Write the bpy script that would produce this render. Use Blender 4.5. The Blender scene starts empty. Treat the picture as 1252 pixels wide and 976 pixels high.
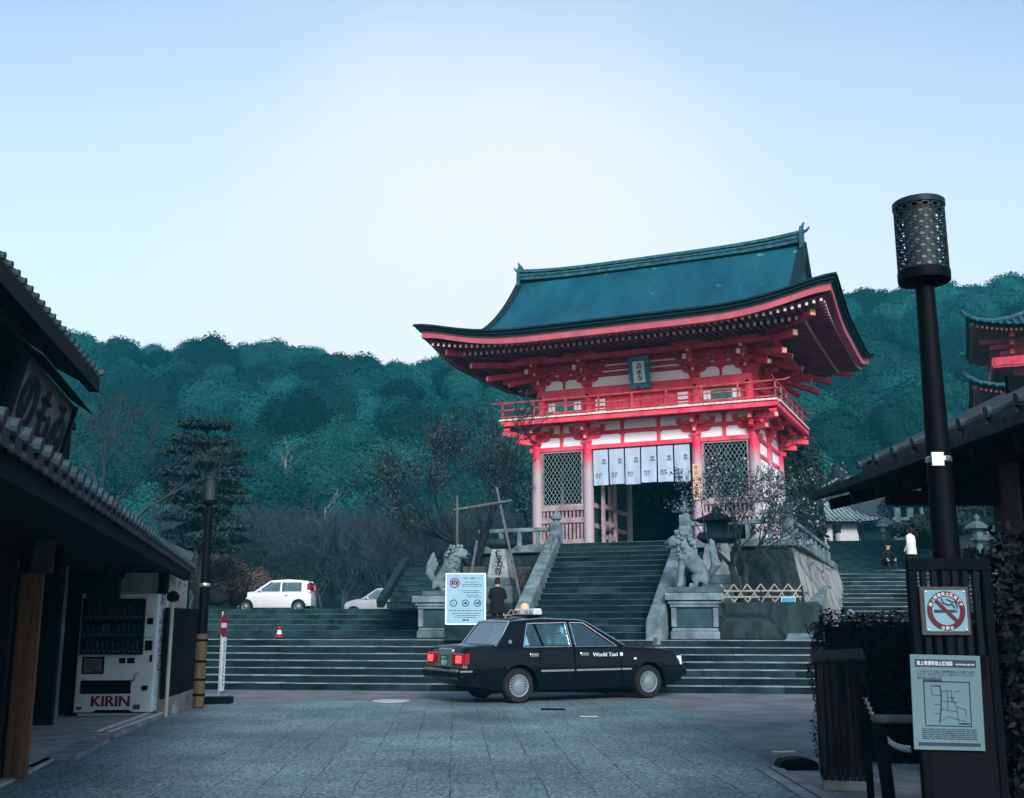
import bpy, bmesh, math, random
import numpy as np
from mathutils import Matrix, Vector
R = math.radians
sc = bpy.context.scene
COL = sc.collection
rnd = random.Random(7)

# ---------------------------------------------------------------- camera
F_PX, HOR, EYE = 1318.0, 758.0, 1.46
PITCH = math.atan((HOR - 488) / F_PX)
cd = bpy.data.cameras.new('camera')
cam = bpy.data.objects.new('camera', cd)
COL.objects.link(cam)
cam.location = (0, 0, EYE)
cam.rotation_euler = (math.pi / 2 + PITCH, 0, 0)
cd.sensor_fit = 'HORIZONTAL'
cd.sensor_width = 36
cd.lens = 36 * F_PX / 1252
cd.clip_start = 0.05
cd.clip_end = 4000
sc.camera = cam

# ---------------------------------------------------------------- light
SUN_EL, SUN_AZ = R(26), R(169)          # azimuth measured from +Y towards +X: behind the camera, to the right
w = bpy.data.worlds.new('World')
sc.world = w
w.use_nodes = True
nt = w.node_tree
bg = nt.nodes['Background']
sky = nt.nodes.new('ShaderNodeTexSky')
sky.sky_type = 'NISHITA'
sky.sun_disc = False
sky.sun_elevation = SUN_EL
sky.sun_rotation = SUN_AZ
sky.altitude = 0
sky.air_density = 1.0
sky.dust_density = 0.4
sky.ozone_density = 2.2
SKY_TINT = (1.02, .88, .75, 1)
VEIL = (2.95, 2.9, 3.0, 1)
# a thin bright veil of high cloud, strongest low over the wooded hill
tcw = nt.nodes.new('ShaderNodeTexCoord')
dotn = nt.nodes.new('ShaderNodeVectorMath'); dotn.operation = 'DOT_PRODUCT'
dotn.inputs[1].default_value = (math.sin(R(-1)) * math.cos(R(13)), math.cos(R(-1)) * math.cos(R(13)), math.sin(R(13)))
nrm = nt.nodes.new('ShaderNodeVectorMath'); nrm.operation = 'NORMALIZE'
nt.links.new(tcw.outputs['Generated'], nrm.inputs[0])
nt.links.new(nrm.outputs[0], dotn.inputs[0])
vn = nt.nodes.new('ShaderNodeTexNoise'); vn.inputs['Scale'].default_value = 1.6; vn.inputs['Detail'].default_value = 5; vn.inputs['Roughness'].default_value = .5
nt.links.new(nrm.outputs[0], vn.inputs['Vector'])
vr = nt.nodes.new('ShaderNodeValToRGB')
vr.color_ramp.elements[0].position = .84; vr.color_ramp.elements[0].color = (.0, .0, .0, 1)
vk = vr.color_ramp.elements.new(.955); vk.color = (.26, .26, .26, 1)
vr.color_ramp.elements[2].position = 1.0; vr.color_ramp.elements[2].color = (.85, .85, .85, 1)
va = nt.nodes.new('ShaderNodeMath'); va.operation = 'MULTIPLY_ADD'; va.inputs[1].default_value = .09
vo_ = nt.nodes.new('ShaderNodeMath'); vo_.operation = 'SUBTRACT'; vo_.inputs[1].default_value = .045
nt.links.new(vn.outputs['Fac'], va.inputs[0]); nt.links.new(dotn.outputs['Value'], va.inputs[2]); nt.links.new(va.outputs[0], vo_.inputs[0]); nt.links.new(vo_.outputs[0], vr.inputs[0])
skm = nt.nodes.new('ShaderNodeMixRGB'); skm.blend_type = 'MIX'
skt = nt.nodes.new('ShaderNodeMixRGB'); skt.blend_type = 'MULTIPLY'; skt.inputs[0].default_value = 1; skt.inputs[2].default_value = SKY_TINT
nt.links.new(sky.outputs[0], skt.inputs[1])
nt.links.new(skt.outputs[0], skm.inputs[1]); skm.inputs[2].default_value = VEIL
nt.links.new(vr.outputs[0], skm.inputs[0])
# milky air low over the horizon all round
sxyz = nt.nodes.new('ShaderNodeSeparateXYZ'); nt.links.new(nrm.outputs[0], sxyz.inputs[0])
hr = nt.nodes.new('ShaderNodeMapRange'); hr.inputs[1].default_value = .12; hr.inputs[2].default_value = .50; hr.inputs[3].default_value = .93; hr.inputs[4].default_value = 0
nt.links.new(sxyz.outputs['Z'], hr.inputs[0])
skh = nt.nodes.new('ShaderNodeMixRGB'); skh.inputs[1].default_value = (0, 0, 0, 1); skh.inputs[2].default_value = (2.55, 2.5, 2.65, 1)
nt.links.new(hr.outputs[0], skh.inputs[0]); nt.links.new(skt.outputs[0], skh.inputs[1]); nt.links.new(skh.outputs[0], skm.inputs[1])
nt.links.new(skm.outputs[0], bg.inputs[0])
bg.inputs[1].default_value = 0.12
sd = bpy.data.lights.new('sun', 'SUN')
sun = bpy.data.objects.new('sun', sd)
COL.objects.link(sun)
sd.energy = 1.5
sd.angle = R(18)
sd.color = (1.0, 0.95, 0.93)
to_sun = Vector((math.sin(SUN_AZ) * math.cos(SUN_EL), math.cos(SUN_AZ) * math.cos(SUN_EL), math.sin(SUN_EL)))
sun.rotation_euler = to_sun.to_track_quat('Z', 'Y').to_euler()
sun.location = (0, -20, 40)
vs = sc.view_settings
vs.view_transform = 'Standard'
vs.look = 'None'
vs.gamma = 1
vs.use_curve_mapping = False
vs.exposure = 1.6
sc.render.engine = 'CYCLES'
sc.cycles.use_denoising = True
sc.cycles.max_bounces = 6
sc.cycles.transparent_max_bounces = 12
sc.cycles.volume_bounces = 1
sc.cycles.use_adaptive_sampling = True

# ---------------------------------------------------------------- helpers
def at(x, y, z=None, Y=None):
    u = (x - 626) / F_PX
    v = (488 - y) / F_PX
    c, s = math.cos(PITCH), math.sin(PITCH)
    d = Vector((u, c - v * s, s + v * c))
    k = (z - EYE) / d.z if z is not None else Y / d.y
    return Vector((0, 0, EYE)) + d * k

class MB:
    """collects faces; build() links them as one mesh object"""
    def __init__(s):
        s.v, s.f, s.mi = [], [], []
        s.T = Matrix()
        s.m = 0
    def add(s, vs, fs, m=None):
        b = len(s.v)
        T = s.T
        s.v += [T @ Vector(p) for p in vs]
        s.f += [tuple(i + b for i in f) for f in fs]
        s.mi += [s.m if m is None else m] * len(fs)
        return s
    def box(s, x0, x1, y0, y1, z0, z1, m=None):
        return s.add([(x0, y0, z0), (x1, y0, z0), (x1, y1, z0), (x0, y1, z0), (x0, y0, z1), (x1, y0, z1), (x1, y1, z1), (x0, y1, z1)],
                     [(0, 3, 2, 1), (4, 5, 6, 7), (0, 1, 5, 4), (1, 2, 6, 5), (2, 3, 7, 6), (3, 0, 4, 7)], m)
    def taper(s, c, z0, z1, a, b, m=None):     # a=(hx,hy) bottom, b=(hx,hy) top
        x, y = c
        return s.add([(x - a[0], y - a[1], z0), (x + a[0], y - a[1], z0), (x + a[0], y + a[1], z0), (x - a[0], y + a[1], z0),
                      (x - b[0], y - b[1], z1), (x + b[0], y - b[1], z1), (x + b[0], y + b[1], z1), (x - b[0], y + b[1], z1)],
                     [(0, 3, 2, 1), (4, 5, 6, 7), (0, 1, 5, 4), (1, 2, 6, 5), (2, 3, 7, 6), (3, 0, 4, 7)], m)
    def prism(s, poly, a0, a1, axis='y', m=None):
        n = len(poly)
        def P(p, a):
            return (p[0], a, p[1]) if axis == 'y' else ((a, p[0], p[1]) if axis == 'x' else (p[0], p[1], a))
        vs = [P(p, a0) for p in poly] + [P(p, a1) for p in poly]
        fs = [tuple(range(n)), tuple(range(2 * n - 1, n - 1, -1))] + [(i, (i + 1) % n, n + (i + 1) % n, n + i) for i in range(n)]
        return s.add(vs, fs, m)
    def beam(s, p, q, wd, ht, m=None, up=(0, 0, 1)):
        p, q = Vector(p), Vector(q)
        d = (q - p).normalized()
        sx = d.cross(Vector(up))
        if sx.length < 1e-4:
            sx = d.cross(Vector((0, 1, 0)))
        sx.normalize()
        sz = sx.cross(d)
        a, b = sx * wd / 2, sz * ht / 2
        vs = [p - a - b, p + a - b, p + a + b, p - a + b, q - a - b, q + a - b, q + a + b, q - a + b]
        return s.add(vs, [(0, 1, 2, 3), (7, 6, 5, 4), (0, 4, 5, 1), (1, 5, 6, 2), (2, 6, 7, 3), (3, 7, 4, 0)], m)
    def tube(s, pts, rad, n=8, cap=True, m=None):
        pts = [Vector(p) for p in pts]
        if not hasattr(rad, '__len__'):
            rad = [rad] * len(pts)
        vs, fs = [], []
        prev = None
        for i, p in enumerate(pts):
            d = (pts[min(i + 1, len(pts) - 1)] - pts[max(i - 1, 0)])
            d = d.normalized() if d.length > 1e-9 else Vector((0, 0, 1))
            if prev is None:
                a = d.cross(Vector((0, 0, 1)) if abs(d.z) < .9 else Vector((1, 0, 0))).normalized()
            else:
                a = (prev - d * prev.dot(d)).normalized()
            prev = a
            b = d.cross(a)
            for k in range(n):
                t = 2 * math.pi * k / n
                vs.append(p + (a * math.cos(t) + b * math.sin(t)) * rad[i])
        for i in range(len(pts) - 1):
            for k in range(n):
                fs.append((i * n + k, i * n + (k + 1) % n, (i + 1) * n + (k + 1) % n, (i + 1) * n + k))
        if cap:
            fs.append(tuple(range(n - 1, -1, -1)))
            fs.append(tuple(range((len(pts) - 1) * n, len(pts) * n)))
        return s.add(vs, fs, m)
    def lathe(s, prof, n=24, c=(0, 0, 0), m=None, cap=True):
        vs, fs = [], []
        for r, z in prof:
            for k in range(n):
                t = 2 * math.pi * k / n
                vs.append((c[0] + r * math.cos(t), c[1] + r * math.sin(t), c[2] + z))
        L = len(prof)
        for i in range(L - 1):
            for k in range(n):
                fs.append((i * n + k, i * n + (k + 1) % n, (i + 1) * n + (k + 1) % n, (i + 1) * n + k))
        if cap:
            if prof[0][0] > 1e-4:
                fs.append(tuple(range(n - 1, -1, -1)))
            if prof[-1][0] > 1e-4:
                fs.append(tuple(range((L - 1) * n, L * n)))
        return s.add(vs, fs, m)
    def quad(s, a, b, c, d, m=None):
        return s.add([a, b, c, d], [(0, 1, 2, 3)], m)
    def grid(s, rows, m=None):                  # rows of equally long point lists
        n = len(rows[0])
        vs = [p for r in rows for p in r]
        fs = [(i * n + j, i * n + j + 1, (i + 1) * n + j + 1, (i + 1) * n + j) for i in range(len(rows) - 1) for j in range(n - 1)]
        return s.add(vs, fs, m)
    def build(s, name, mats, parent=None, smooth=False, bevel=0, seg=1, recalc=True):
        me = bpy.data.meshes.new(name)
        me.from_pydata([tuple(p) for p in s.v], [], s.f)
        if not isinstance(mats, (list, tuple)):
            mats = [mats]
        for mt in mats:
            me.materials.append(mt)
        if len(mats) > 1:
            me.polygons.foreach_set('material_index', s.mi)
        if recalc:
            bm = bmesh.new()
            bm.from_mesh(me)
            bmesh.ops.recalc_face_normals(bm, faces=bm.faces)
            bm.to_mesh(me)
            bm.free()
        o = bpy.data.objects.new(name, me)
        COL.objects.link(o)
        if parent is not None:
            o.parent = parent
        if smooth:
            me.polygons.foreach_set('use_smooth', [True] * len(me.polygons))
            if smooth != 'all':
                try:
                    me.set_sharp_from_angle(angle=R(40))
                except Exception:
                    pass
        if bevel:
            b = o.modifiers.new('bevel', 'BEVEL')
            b.width = bevel
            b.segments = seg
            b.limit_method = 'ANGLE'
            b.angle_limit = R(40)
        return o

def tag(o, label=None, cat=None, group=None, kind=None):
    if label: o['label'] = label
    if cat: o['category'] = cat
    if group: o['group'] = group
    if kind: o['kind'] = kind
    return o

def thing(name, label, cat, loc=(0, 0, 0), rz=0.0, group=None):
    o = bpy.data.objects.new(name, None)
    COL.objects.link(o)
    o.location = loc
    o.rotation_euler = (0, 0, rz)
    o.empty_display_size = .2
    return tag(o, label, cat, group)

def dup(root, loc, rz=0.0, label=None, group=None, scale=None):
    def cp(o, parent):
        c = o.copy()
        COL.objects.link(c)
        if parent is not None:
            c.parent = parent
        for ch in list(o.children):
            cp(ch, c)
        return c
    r = cp(root, None)
    r.location = loc
    r.rotation_euler = (0, 0, rz)
    if scale: r.scale = scale if hasattr(scale, '__len__') else (scale,) * 3
    if label: r['label'] = label
    if group: r['group'] = group
    return r

# ---------------------------------------------------------------- lettering
_txt = {}
def glyphs(body):
    if body not in _txt:
        c = bpy.data.curves.new('t', 'FONT')
        c.body = body
        o = bpy.data.objects.new('t', c)
        COL.objects.link(o)
        bpy.context.view_layer.update()
        me = bpy.data.meshes.new_from_object(o.evaluated_get(bpy.context.evaluated_depsgraph_get()))
        vs = [(p.co.x, p.co.y) for p in me.vertices]
        fs = [tuple(p.vertices) for p in me.polygons]
        bpy.data.objects.remove(o)
        bpy.data.curves.remove(c)
        bpy.data.meshes.remove(me)
        _txt[body] = (vs, fs)
    return _txt[body]

def put(mb, body, box, fn, m=None, fit='stretch', bold=0):
    """text laid into the rectangle box=(x0,x1,y0,y1) of a face; fn(x,y) gives the 3-D point"""
    vs, fs = glyphs(body)
    xs = [p[0] for p in vs]; ys = [p[1] for p in vs]
    a, b, c, d = min(xs), max(xs), min(ys), max(ys)
    kx = (box[1] - box[0]) / (b - a); ky = (box[3] - box[2]) / (d - c)
    if fit == 'keep':
        kx = ky = min(kx, ky)
    for dx in ([0] if not bold else [-bold, 0, bold]):
        mb.add([fn(box[0] + (x - a) * kx + dx, box[2] + (y - c) * ky) + Vector((0, 0, 0)) for x, y in vs], fs, m)

# ---------------------------------------------------------------- materials
def new_mat(name):
    m = bpy.data.materials.new(name)
    m.use_nodes = True
    t = m.node_tree
    return m, t, t.nodes['Principled BSDF'], t.nodes, t.links

def pm(name, col, rough=.7, var=.25, scale=4.0, bump=0.0, metal=0.0, spec=.16, col2=None, mix=(.35, .65), stretch=(1, 1, 1), coat=0.0, bscale=None, detail=6):
    m, t, b, N, L = new_mat(name)
    b.inputs['Roughness'].default_value = rough
    b.inputs['Metallic'].default_value = metal
    b.inputs['Specular IOR Level'].default_value = spec
    if coat:
        b.inputs['Coat Weight'].default_value = coat
        b.inputs['Coat Roughness'].default_value = .06
    tc = N.new('ShaderNodeTexCoord')
    mp = N.new('ShaderNodeMapping')
    mp.inputs['Scale'].default_value = stretch
    L.new(tc.outputs['Object'], mp.inputs[0])
    nz = N.new('ShaderNodeTexNoise')
    nz.inputs['Scale'].default_value = scale
    nz.inputs['Detail'].default_value = detail
    nz.inputs['Roughness'].default_value = .62
    L.new(mp.outputs[0], nz.inputs['Vector'])
    rp = N.new('ShaderNodeValToRGB')
    c1 = tuple(max(0, c * (1 - var)) for c in col) + (1,)
    c2 = (tuple(col2) if col2 else tuple(min(1, c * (1 + var)) for c in col)) + (1,)
    rp.color_ramp.elements[0].color = c1
    rp.color_ramp.elements[1].color = c2
    rp.color_ramp.elements[0].position, rp.color_ramp.elements[1].position = mix
    L.new(nz.outputs['Fac'], rp.inputs[0])
    L.new(rp.outputs[0], b.inputs['Base Color'])
    if bump:
        n2 = N.new('ShaderNodeTexNoise')
        n2.inputs['Scale'].default_value = bscale or scale * 5
        n2.inputs['Detail'].default_value = 5
        L.new(mp.outputs[0], n2.inputs['Vector'])
        bp = N.new('ShaderNodeBump')
        bp.inputs['Strength'].default_value = min(1, bump)
        bp.inputs['Distance'].default_value = .03
        L.new(n2.outputs['Fac'], bp.inputs['Height'])
        L.new(bp.outputs[0], b.inputs['Normal'])
    return m

def emit(name, col, strength, base=(.5, .5, .5)):
    m, t, b, N, L = new_mat(name)
    b.inputs['Base Color'].default_value = tuple(base) + (1,)
    b.inputs['Emission Color'].default_value = tuple(col) + (1,)
    b.inputs['Emission Strength'].default_value = strength
    return m

def glass(name, tint=(.75, .9, .9), trans=.75, gloss=1.0):
    m, t, b, N, L = new_mat(name)
    N.remove(b)
    tr = N.new('ShaderNodeBsdfTransparent'); tr.inputs[0].default_value = tuple(tint) + (1,)
    gl = N.new('ShaderNodeBsdfGlossy'); gl.inputs['Roughness'].default_value = .04
    fr = N.new('ShaderNodeFresnel'); fr.inputs[0].default_value = 1.28
    ma = N.new('ShaderNodeMath'); ma.operation = 'MULTIPLY_ADD'; ma.inputs[1].default_value = gloss; ma.inputs[2].default_value = (1 - trans) * .15
    mx = N.new('ShaderNodeMixShader')
    L.new(fr.outputs[0], ma.inputs[0]); L.new(ma.outputs[0], mx.inputs[0])
    L.new(tr.outputs[0], mx.inputs[1]); L.new(gl.outputs[0], mx.inputs[2])
    L.new(mx.outputs[0], N['Material Output'].inputs[0])
    return m

def leafmat(name, c1, c2, rough=.8, spec=.06):
    m, t, b, N, L = new_mat(name)
    b.inputs['Roughness'].default_value = rough
    b.inputs['Specular IOR Level'].default_value = spec
    rp = N.new('ShaderNodeValToRGB')
    rp.color_ramp.elements[0].color = tuple(c1) + (1,)
    rp.color_ramp.elements[1].color = tuple(c2) + (1,)
    at_ = N.new('ShaderNodeAttribute'); at_.attribute_name = 'tint'
    L.new(at_.outputs['Fac'], rp.inputs[0])
    L.new(rp.outputs[0], b.inputs['Base Color'])
    return m

def stonewall(name, c1, c2, mortar, scale=1.6, rough=.85, bump=.8, stain=.5):
    m, t, b, N, L = new_mat(name)
    b.inputs['Roughness'].default_value = rough
    b.inputs['Specular IOR Level'].default_value = .25
    tc = N.new('ShaderNodeTexCoord')
    nz0 = N.new('ShaderNodeTexNoise'); nz0.inputs['Scale'].default_value = 2.2; nz0.inputs['Detail'].default_value = 3
    L.new(tc.outputs['Object'], nz0.inputs['Vector'])
    ad = N.new('ShaderNodeMixRGB'); ad.blend_type = 'ADD'; ad.inputs[0].default_value = .12
    L.new(tc.outputs['Object'], ad.inputs[1]); L.new(nz0.outputs['Color'], ad.inputs[2])
    vo = N.new('ShaderNodeTexVoronoi'); vo.feature = 'DISTANCE_TO_EDGE'; vo.inputs['Scale'].default_value = scale
    L.new(ad.outputs[0], vo.inputs['Vector'])
    vc = N.new('ShaderNodeTexVoronoi'); vc.inputs['Scale'].default_value = scale
    L.new(ad.outputs[0], vc.inputs['Vector'])
    rp = N.new('ShaderNodeValToRGB')
    rp.color_ramp.elements[0].position = .0; rp.color_ramp.elements[1].position = .07
    L.new(vo.outputs['Distance'], rp.inputs[0])
    mx = N.new('ShaderNodeMixRGB'); mx.inputs[1].default_value = tuple(c1) + (1,); mx.inputs[2].default_value = tuple(c2) + (1,)
    L.new(vc.outputs['Color'], mx.inputs[0])
    nz = N.new('ShaderNodeTexNoise'); nz.inputs['Scale'].default_value = 3.5; nz.inputs['Detail'].default_value = 8; nz.inputs['Roughness'].default_value = .7
    mp = N.new('ShaderNodeMapping'); mp.inputs['Scale'].default_value = (1, 1, .45)
    L.new(tc.outputs['Object'], mp.inputs[0]); L.new(mp.outputs[0], nz.inputs['Vector'])
    r2 = N.new('ShaderNodeValToRGB'); r2.color_ramp.elements[0].position = .38; r2.color_ramp.elements[1].position = .62
    r2.color_ramp.elements[0].color = (1 - stain,) * 3 + (1,)
    L.new(nz.outputs['Fac'], r2.inputs[0])
    mu = N.new('ShaderNodeMixRGB'); mu.blend_type = 'MULTIPLY'; mu.inputs[0].default_value = 1
    L.new(mx.outputs[0], mu.inputs[1]); L.new(r2.outputs[0], mu.inputs[2])
    m2 = N.new('ShaderNodeMixRGB'); m2.inputs[1].default_value = tuple(mortar) + (1,)
    L.new(rp.outputs[0], m2.inputs[0]); L.new(mu.outputs[0], m2.inputs[2])
    L.new(m2.outputs[0], b.inputs['Base Color'])
    hs = N.new('ShaderNodeMath'); hs.operation = 'MULTIPLY_ADD'; hs.inputs[1].default_value = .5
    L.new(nz.outputs['Fac'], hs.inputs[0]); L.new(rp.outputs[0], hs.inputs[2])
    bp = N.new('ShaderNodeBump'); bp.inputs['Strength'].default_value = bump; bp.inputs['Distance'].default_value = .06
    L.new(hs.outputs[0], bp.inputs['Height']); L.new(bp.outputs[0], b.inputs['Normal'])
    return m

M = {}
M['white_paint'] = pm('white_paint', (.72, .74, .77), .55, .08, 3)
M['plaster'] = pm('plaster', (.84, .83, .86), .8, .06, 2)
M['red'] = pm('vermilion_paint', (.8, .03, .1), .6, .22, 2.2, bump=.2, col2=(.82, .11, .16), detail=10)
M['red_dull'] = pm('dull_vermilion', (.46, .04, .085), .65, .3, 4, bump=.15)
M['endgrain'] = pm('end_ochre', (.66, .42, .28), .7, .15, 6)
M['bark'] = pm('cypress_bark_roof', (.004, .062, .10), .8, .2, .8, bump=.7, bscale=26, col2=(.008, .088, .125), stretch=(1, .35, .35), detail=10)
def add_flecks(m, col, scale=5, thr=.70):
    t = m.node_tree; N, L = t.nodes, t.links; b = N['Principled BSDF']
    src = b.inputs['Base Color'].links[0].from_socket
    tc = N.new('ShaderNodeTexCoord'); nz = N.new('ShaderNodeTexNoise'); nz.inputs['Scale'].default_value = scale; nz.inputs['Detail'].default_value = 2; nz.inputs['Roughness'].default_value = .4
    L.new(tc.outputs['Object'], nz.inputs['Vector'])
    mr = N.new('ShaderNodeMapRange'); mr.inputs[1].default_value = thr; mr.inputs[2].default_value = thr + .04; L.new(nz.outputs['Fac'], mr.inputs[0])
    mx = N.new('ShaderNodeMixRGB'); mx.inputs[2].default_value = tuple(col) + (1,); L.new(mr.outputs[0], mx.inputs[0]); L.new(src, mx.inputs[1]); L.new(mx.outputs[0], b.inputs['Base Color'])
def add_courses(m, sc_, amt):
    t = m.node_tree; N, L = t.nodes, t.links; b = N['Principled BSDF']
    tc = N.new('ShaderNodeTexCoord'); wv = N.new('ShaderNodeTexWave'); wv.bands_direction = 'Y'; wv.wave_profile = 'SAW'
    wv.inputs['Scale'].default_value = sc_; wv.inputs['Distortion'].default_value = 1.2; wv.inputs['Detail'].default_value = 3; wv.inputs['Detail Scale'].default_value = 2
    L.new(tc.outputs['Object'], wv.inputs['Vector'])
    bp = N.new('ShaderNodeBump'); bp.inputs['Strength'].default_value = amt; bp.inputs['Distance'].default_value = .03
    L.new(wv.outputs['Fac'], bp.inputs['Height'])
    old = b.inputs['Normal'].links
    if old: L.new(old[0].from_socket, bp.inputs['Normal'])
    L.new(bp.outputs[0], b.inputs['Normal'])
add_courses(M['bark'], 2.2, .35)
add_flecks(M['bark'], (.12, .22, .25), 3.2, .73)
M['bark_edge'] = pm('bark_edge', (.006, .022, .032), .85, .35, 2, bump=.6, bscale=60, stretch=(1, 1, 6))
M['ridge_tile'] = pm('ridge_copper', (.018, .085, .105), .65, .5, 6, bump=.4, bscale=25)
M['stone'] = pm('granite', (.06, .1, .11), .8, .42, 2.6, bump=.4, bscale=20, detail=9)
M['stone_pale'] = pm('pale_granite', (.12, .175, .19), .8, .45, 2.3, bump=.4, bscale=22, detail=9)
M['stone_dark'] = pm('mossy_granite', (.013, .032, .037), .85, .55, 1.9, bump=.5, bscale=18, detail=9, spec=.05)
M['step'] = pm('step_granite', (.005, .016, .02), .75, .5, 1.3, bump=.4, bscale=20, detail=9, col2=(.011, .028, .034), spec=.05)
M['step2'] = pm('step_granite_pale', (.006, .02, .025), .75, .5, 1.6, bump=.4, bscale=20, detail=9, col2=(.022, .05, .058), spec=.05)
M['step_edge2'] = pm('sky_lit_step_edge_pale', (.19, .235, .245), .7, .5, 2.2, bump=.2, detail=8)  # brighter tread cap colour, sky light painted in
M['step_edge'] = pm('sky_lit_step_edge', (.05, .1, .115), .7, .4, 3, bump=.2, detail=8)  # tread cap colour lightened as if lit by the sky
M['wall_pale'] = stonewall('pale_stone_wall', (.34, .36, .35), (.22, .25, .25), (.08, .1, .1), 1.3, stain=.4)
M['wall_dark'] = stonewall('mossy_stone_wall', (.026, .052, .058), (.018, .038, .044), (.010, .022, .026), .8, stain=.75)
M['iron'] = pm('black_iron', (.0008, .0025, .0045), .6, .3, 5, spec=.07)
M['lamp_metal'] = pm('lamp_metal', (.004, .016, .021), .55, .3, 8, spec=.2)
M['lamp_inside'] = pm('frosted_lamp', (.22, .29, .3), .5, .1, 4)
M['dark_wood'] = pm('dark_wood', (.002, .0055, .009), .75, .4, 3, bump=.3, stretch=(6, 6, .6), spec=.1)
M['brown_wood'] = pm('brown_board', (.085, .045, .025), .55, .35, 2.5, bump=.25, stretch=(9, 9, .35), col2=(.125, .07, .042), spec=.2)
M['old_wood'] = pm('weathered_wood', (.009, .012, .015), .85, .55, 2.5, bump=.5, stretch=(9, 9, .5), col2=(.026, .028, .03), spec=.1)
M['grey_wood'] = pm('grey_wood', (.02, .026, .03), .8, .4, 2.5, bump=.4, stretch=(8, 8, .5))
M['pole_wood'] = pm('prop_wood', (.085, .1, .1), .8, .35, 3, bump=.3, stretch=(6, 6, .6))
M['bamboo'] = pm('bamboo', (.085, .062, .035), .45, .3, 4, stretch=(5, 5, .7), col2=(.12, .09, .05))
M['tile'] = pm('roof_tile', (.012, .024, .032), .6, .4, 5, bump=.2, spec=.2)
M['tile_edge'] = pm('tile_end', (.022, .046, .058), .65, .4, 6, bump=.2)
M['tile_pale'] = pm('pale_roof_tile', (.2, .27, .27), .45, .3, 4)
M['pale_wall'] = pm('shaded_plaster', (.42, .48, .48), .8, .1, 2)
M['cream'] = pm('cream_panel', (.4, .38, .32), .7, .1, 3)
M['floor'] = pm('concrete', (.3, .32, .31), .75, .25, 2, bump=.2, bscale=30)
M['kerb'] = pm('kerb_concrete', (.2, .215, .215), .8, .35, 3, bump=.3, bscale=30)
M['white_line'] = pm('metal_strip', (.5, .52, .52), .4, .2, 8, metal=.2)
M['steel'] = pm('steel', (.5, .52, .53), .28, .15, 6, metal=.9)
M['chrome'] = pm('chrome', (.75, .77, .78), .12, .05, 6, metal=1)
M['black'] = pm('black_plastic', (.001, .0025, .0045), .65, .2, 5, spec=.08)
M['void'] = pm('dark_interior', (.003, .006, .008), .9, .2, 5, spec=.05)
M['ink'] = pm('ink', (.012, .014, .02), .6, .1, 5)
M['rubber'] = pm('rubber', (.012, .013, .014), .75, .25, 10, bump=.1)
M['car_black'] = pm('black_lacquer', (.002, .004, .007), .12, .1, 2, spec=.14, coat=.06)
M['car_white'] = pm('white_lacquer', (.62, .64, .66), .25, .04, 2, spec=.5, coat=.6)
M['car_glass'] = glass('car_glass', (.66, .9, .93), .5, 1.1)
M['rear_glass'] = glass('rear_glass', (.32, .6, .63), .9, .38)
M['win_glass'] = glass('window_glass', (.5, .62, .64), .98, .3)
M['sign_white'] = pm('sign_white', (.66, .74, .78), .45, .04, 2)
M['sign_blue'] = pm('sign_pale_blue', (.24, .42, .52), .4, .05, 2)
M['sign_ink'] = pm('sign_ink', (.02, .03, .06), .5, .1, 3)
M['sign_red'] = pm('sign_red', (.28, .012, .03), .5, .12, 5)
M['cloth_white'] = pm('cotton', (.36, .46, .58), .85, .06, 3, bump=.1)
M['cloth_dark'] = pm('dark_cloth', (.008, .009, .012), .9, .3, 8)
M['cloth_navy'] = pm('navy_trousers', (.015, .02, .035), .9, .3, 8)
M['cloth_pale'] = pm('pale_cloth', (.55, .57, .58), .85, .1, 8)
M['skin'] = pm('skin', (.42, .26, .19), .55, .08, 6)
M['hair'] = pm('hair', (.008, .007, .008), .5, .3, 20)
M['soil'] = pm('soil', (.035, .04, .036), .95, .5, 3, bump=.6)
M['wood_bark'] = pm('tree_bark', (.014, .021, .024), .9, .5, 5, bump=.5)
M['wood_grey'] = pm('grey_twig', (.03, .042, .046), .9, .4, 3)
M['wood_pale'] = pm('pale_bark', (.16, .17, .17), .9, .4, 4, bump=.4)
# ================================================================ setting
A = R(23.9)
G = Vector((4.09, 33.74, 0))
U = Vector((math.cos(A), -math.sin(A), 0))
Nn = Vector((math.sin(A), math.cos(A), 0))
def gw(t, s, z=0.0):
    return G + U * t + Nn * s + Vector((0, 0, z))
TZ = 1.02                                    # terrace height
SA = -R(7.1)                                 # the wide steps turn by this
S0 = Vector((0, 23.07, 0))
def sw(x, y, z=0.0):
    return S0 + Vector((x * math.cos(SA) - y * math.sin(SA), x * math.sin(SA) + y * math.cos(SA), z))

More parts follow.
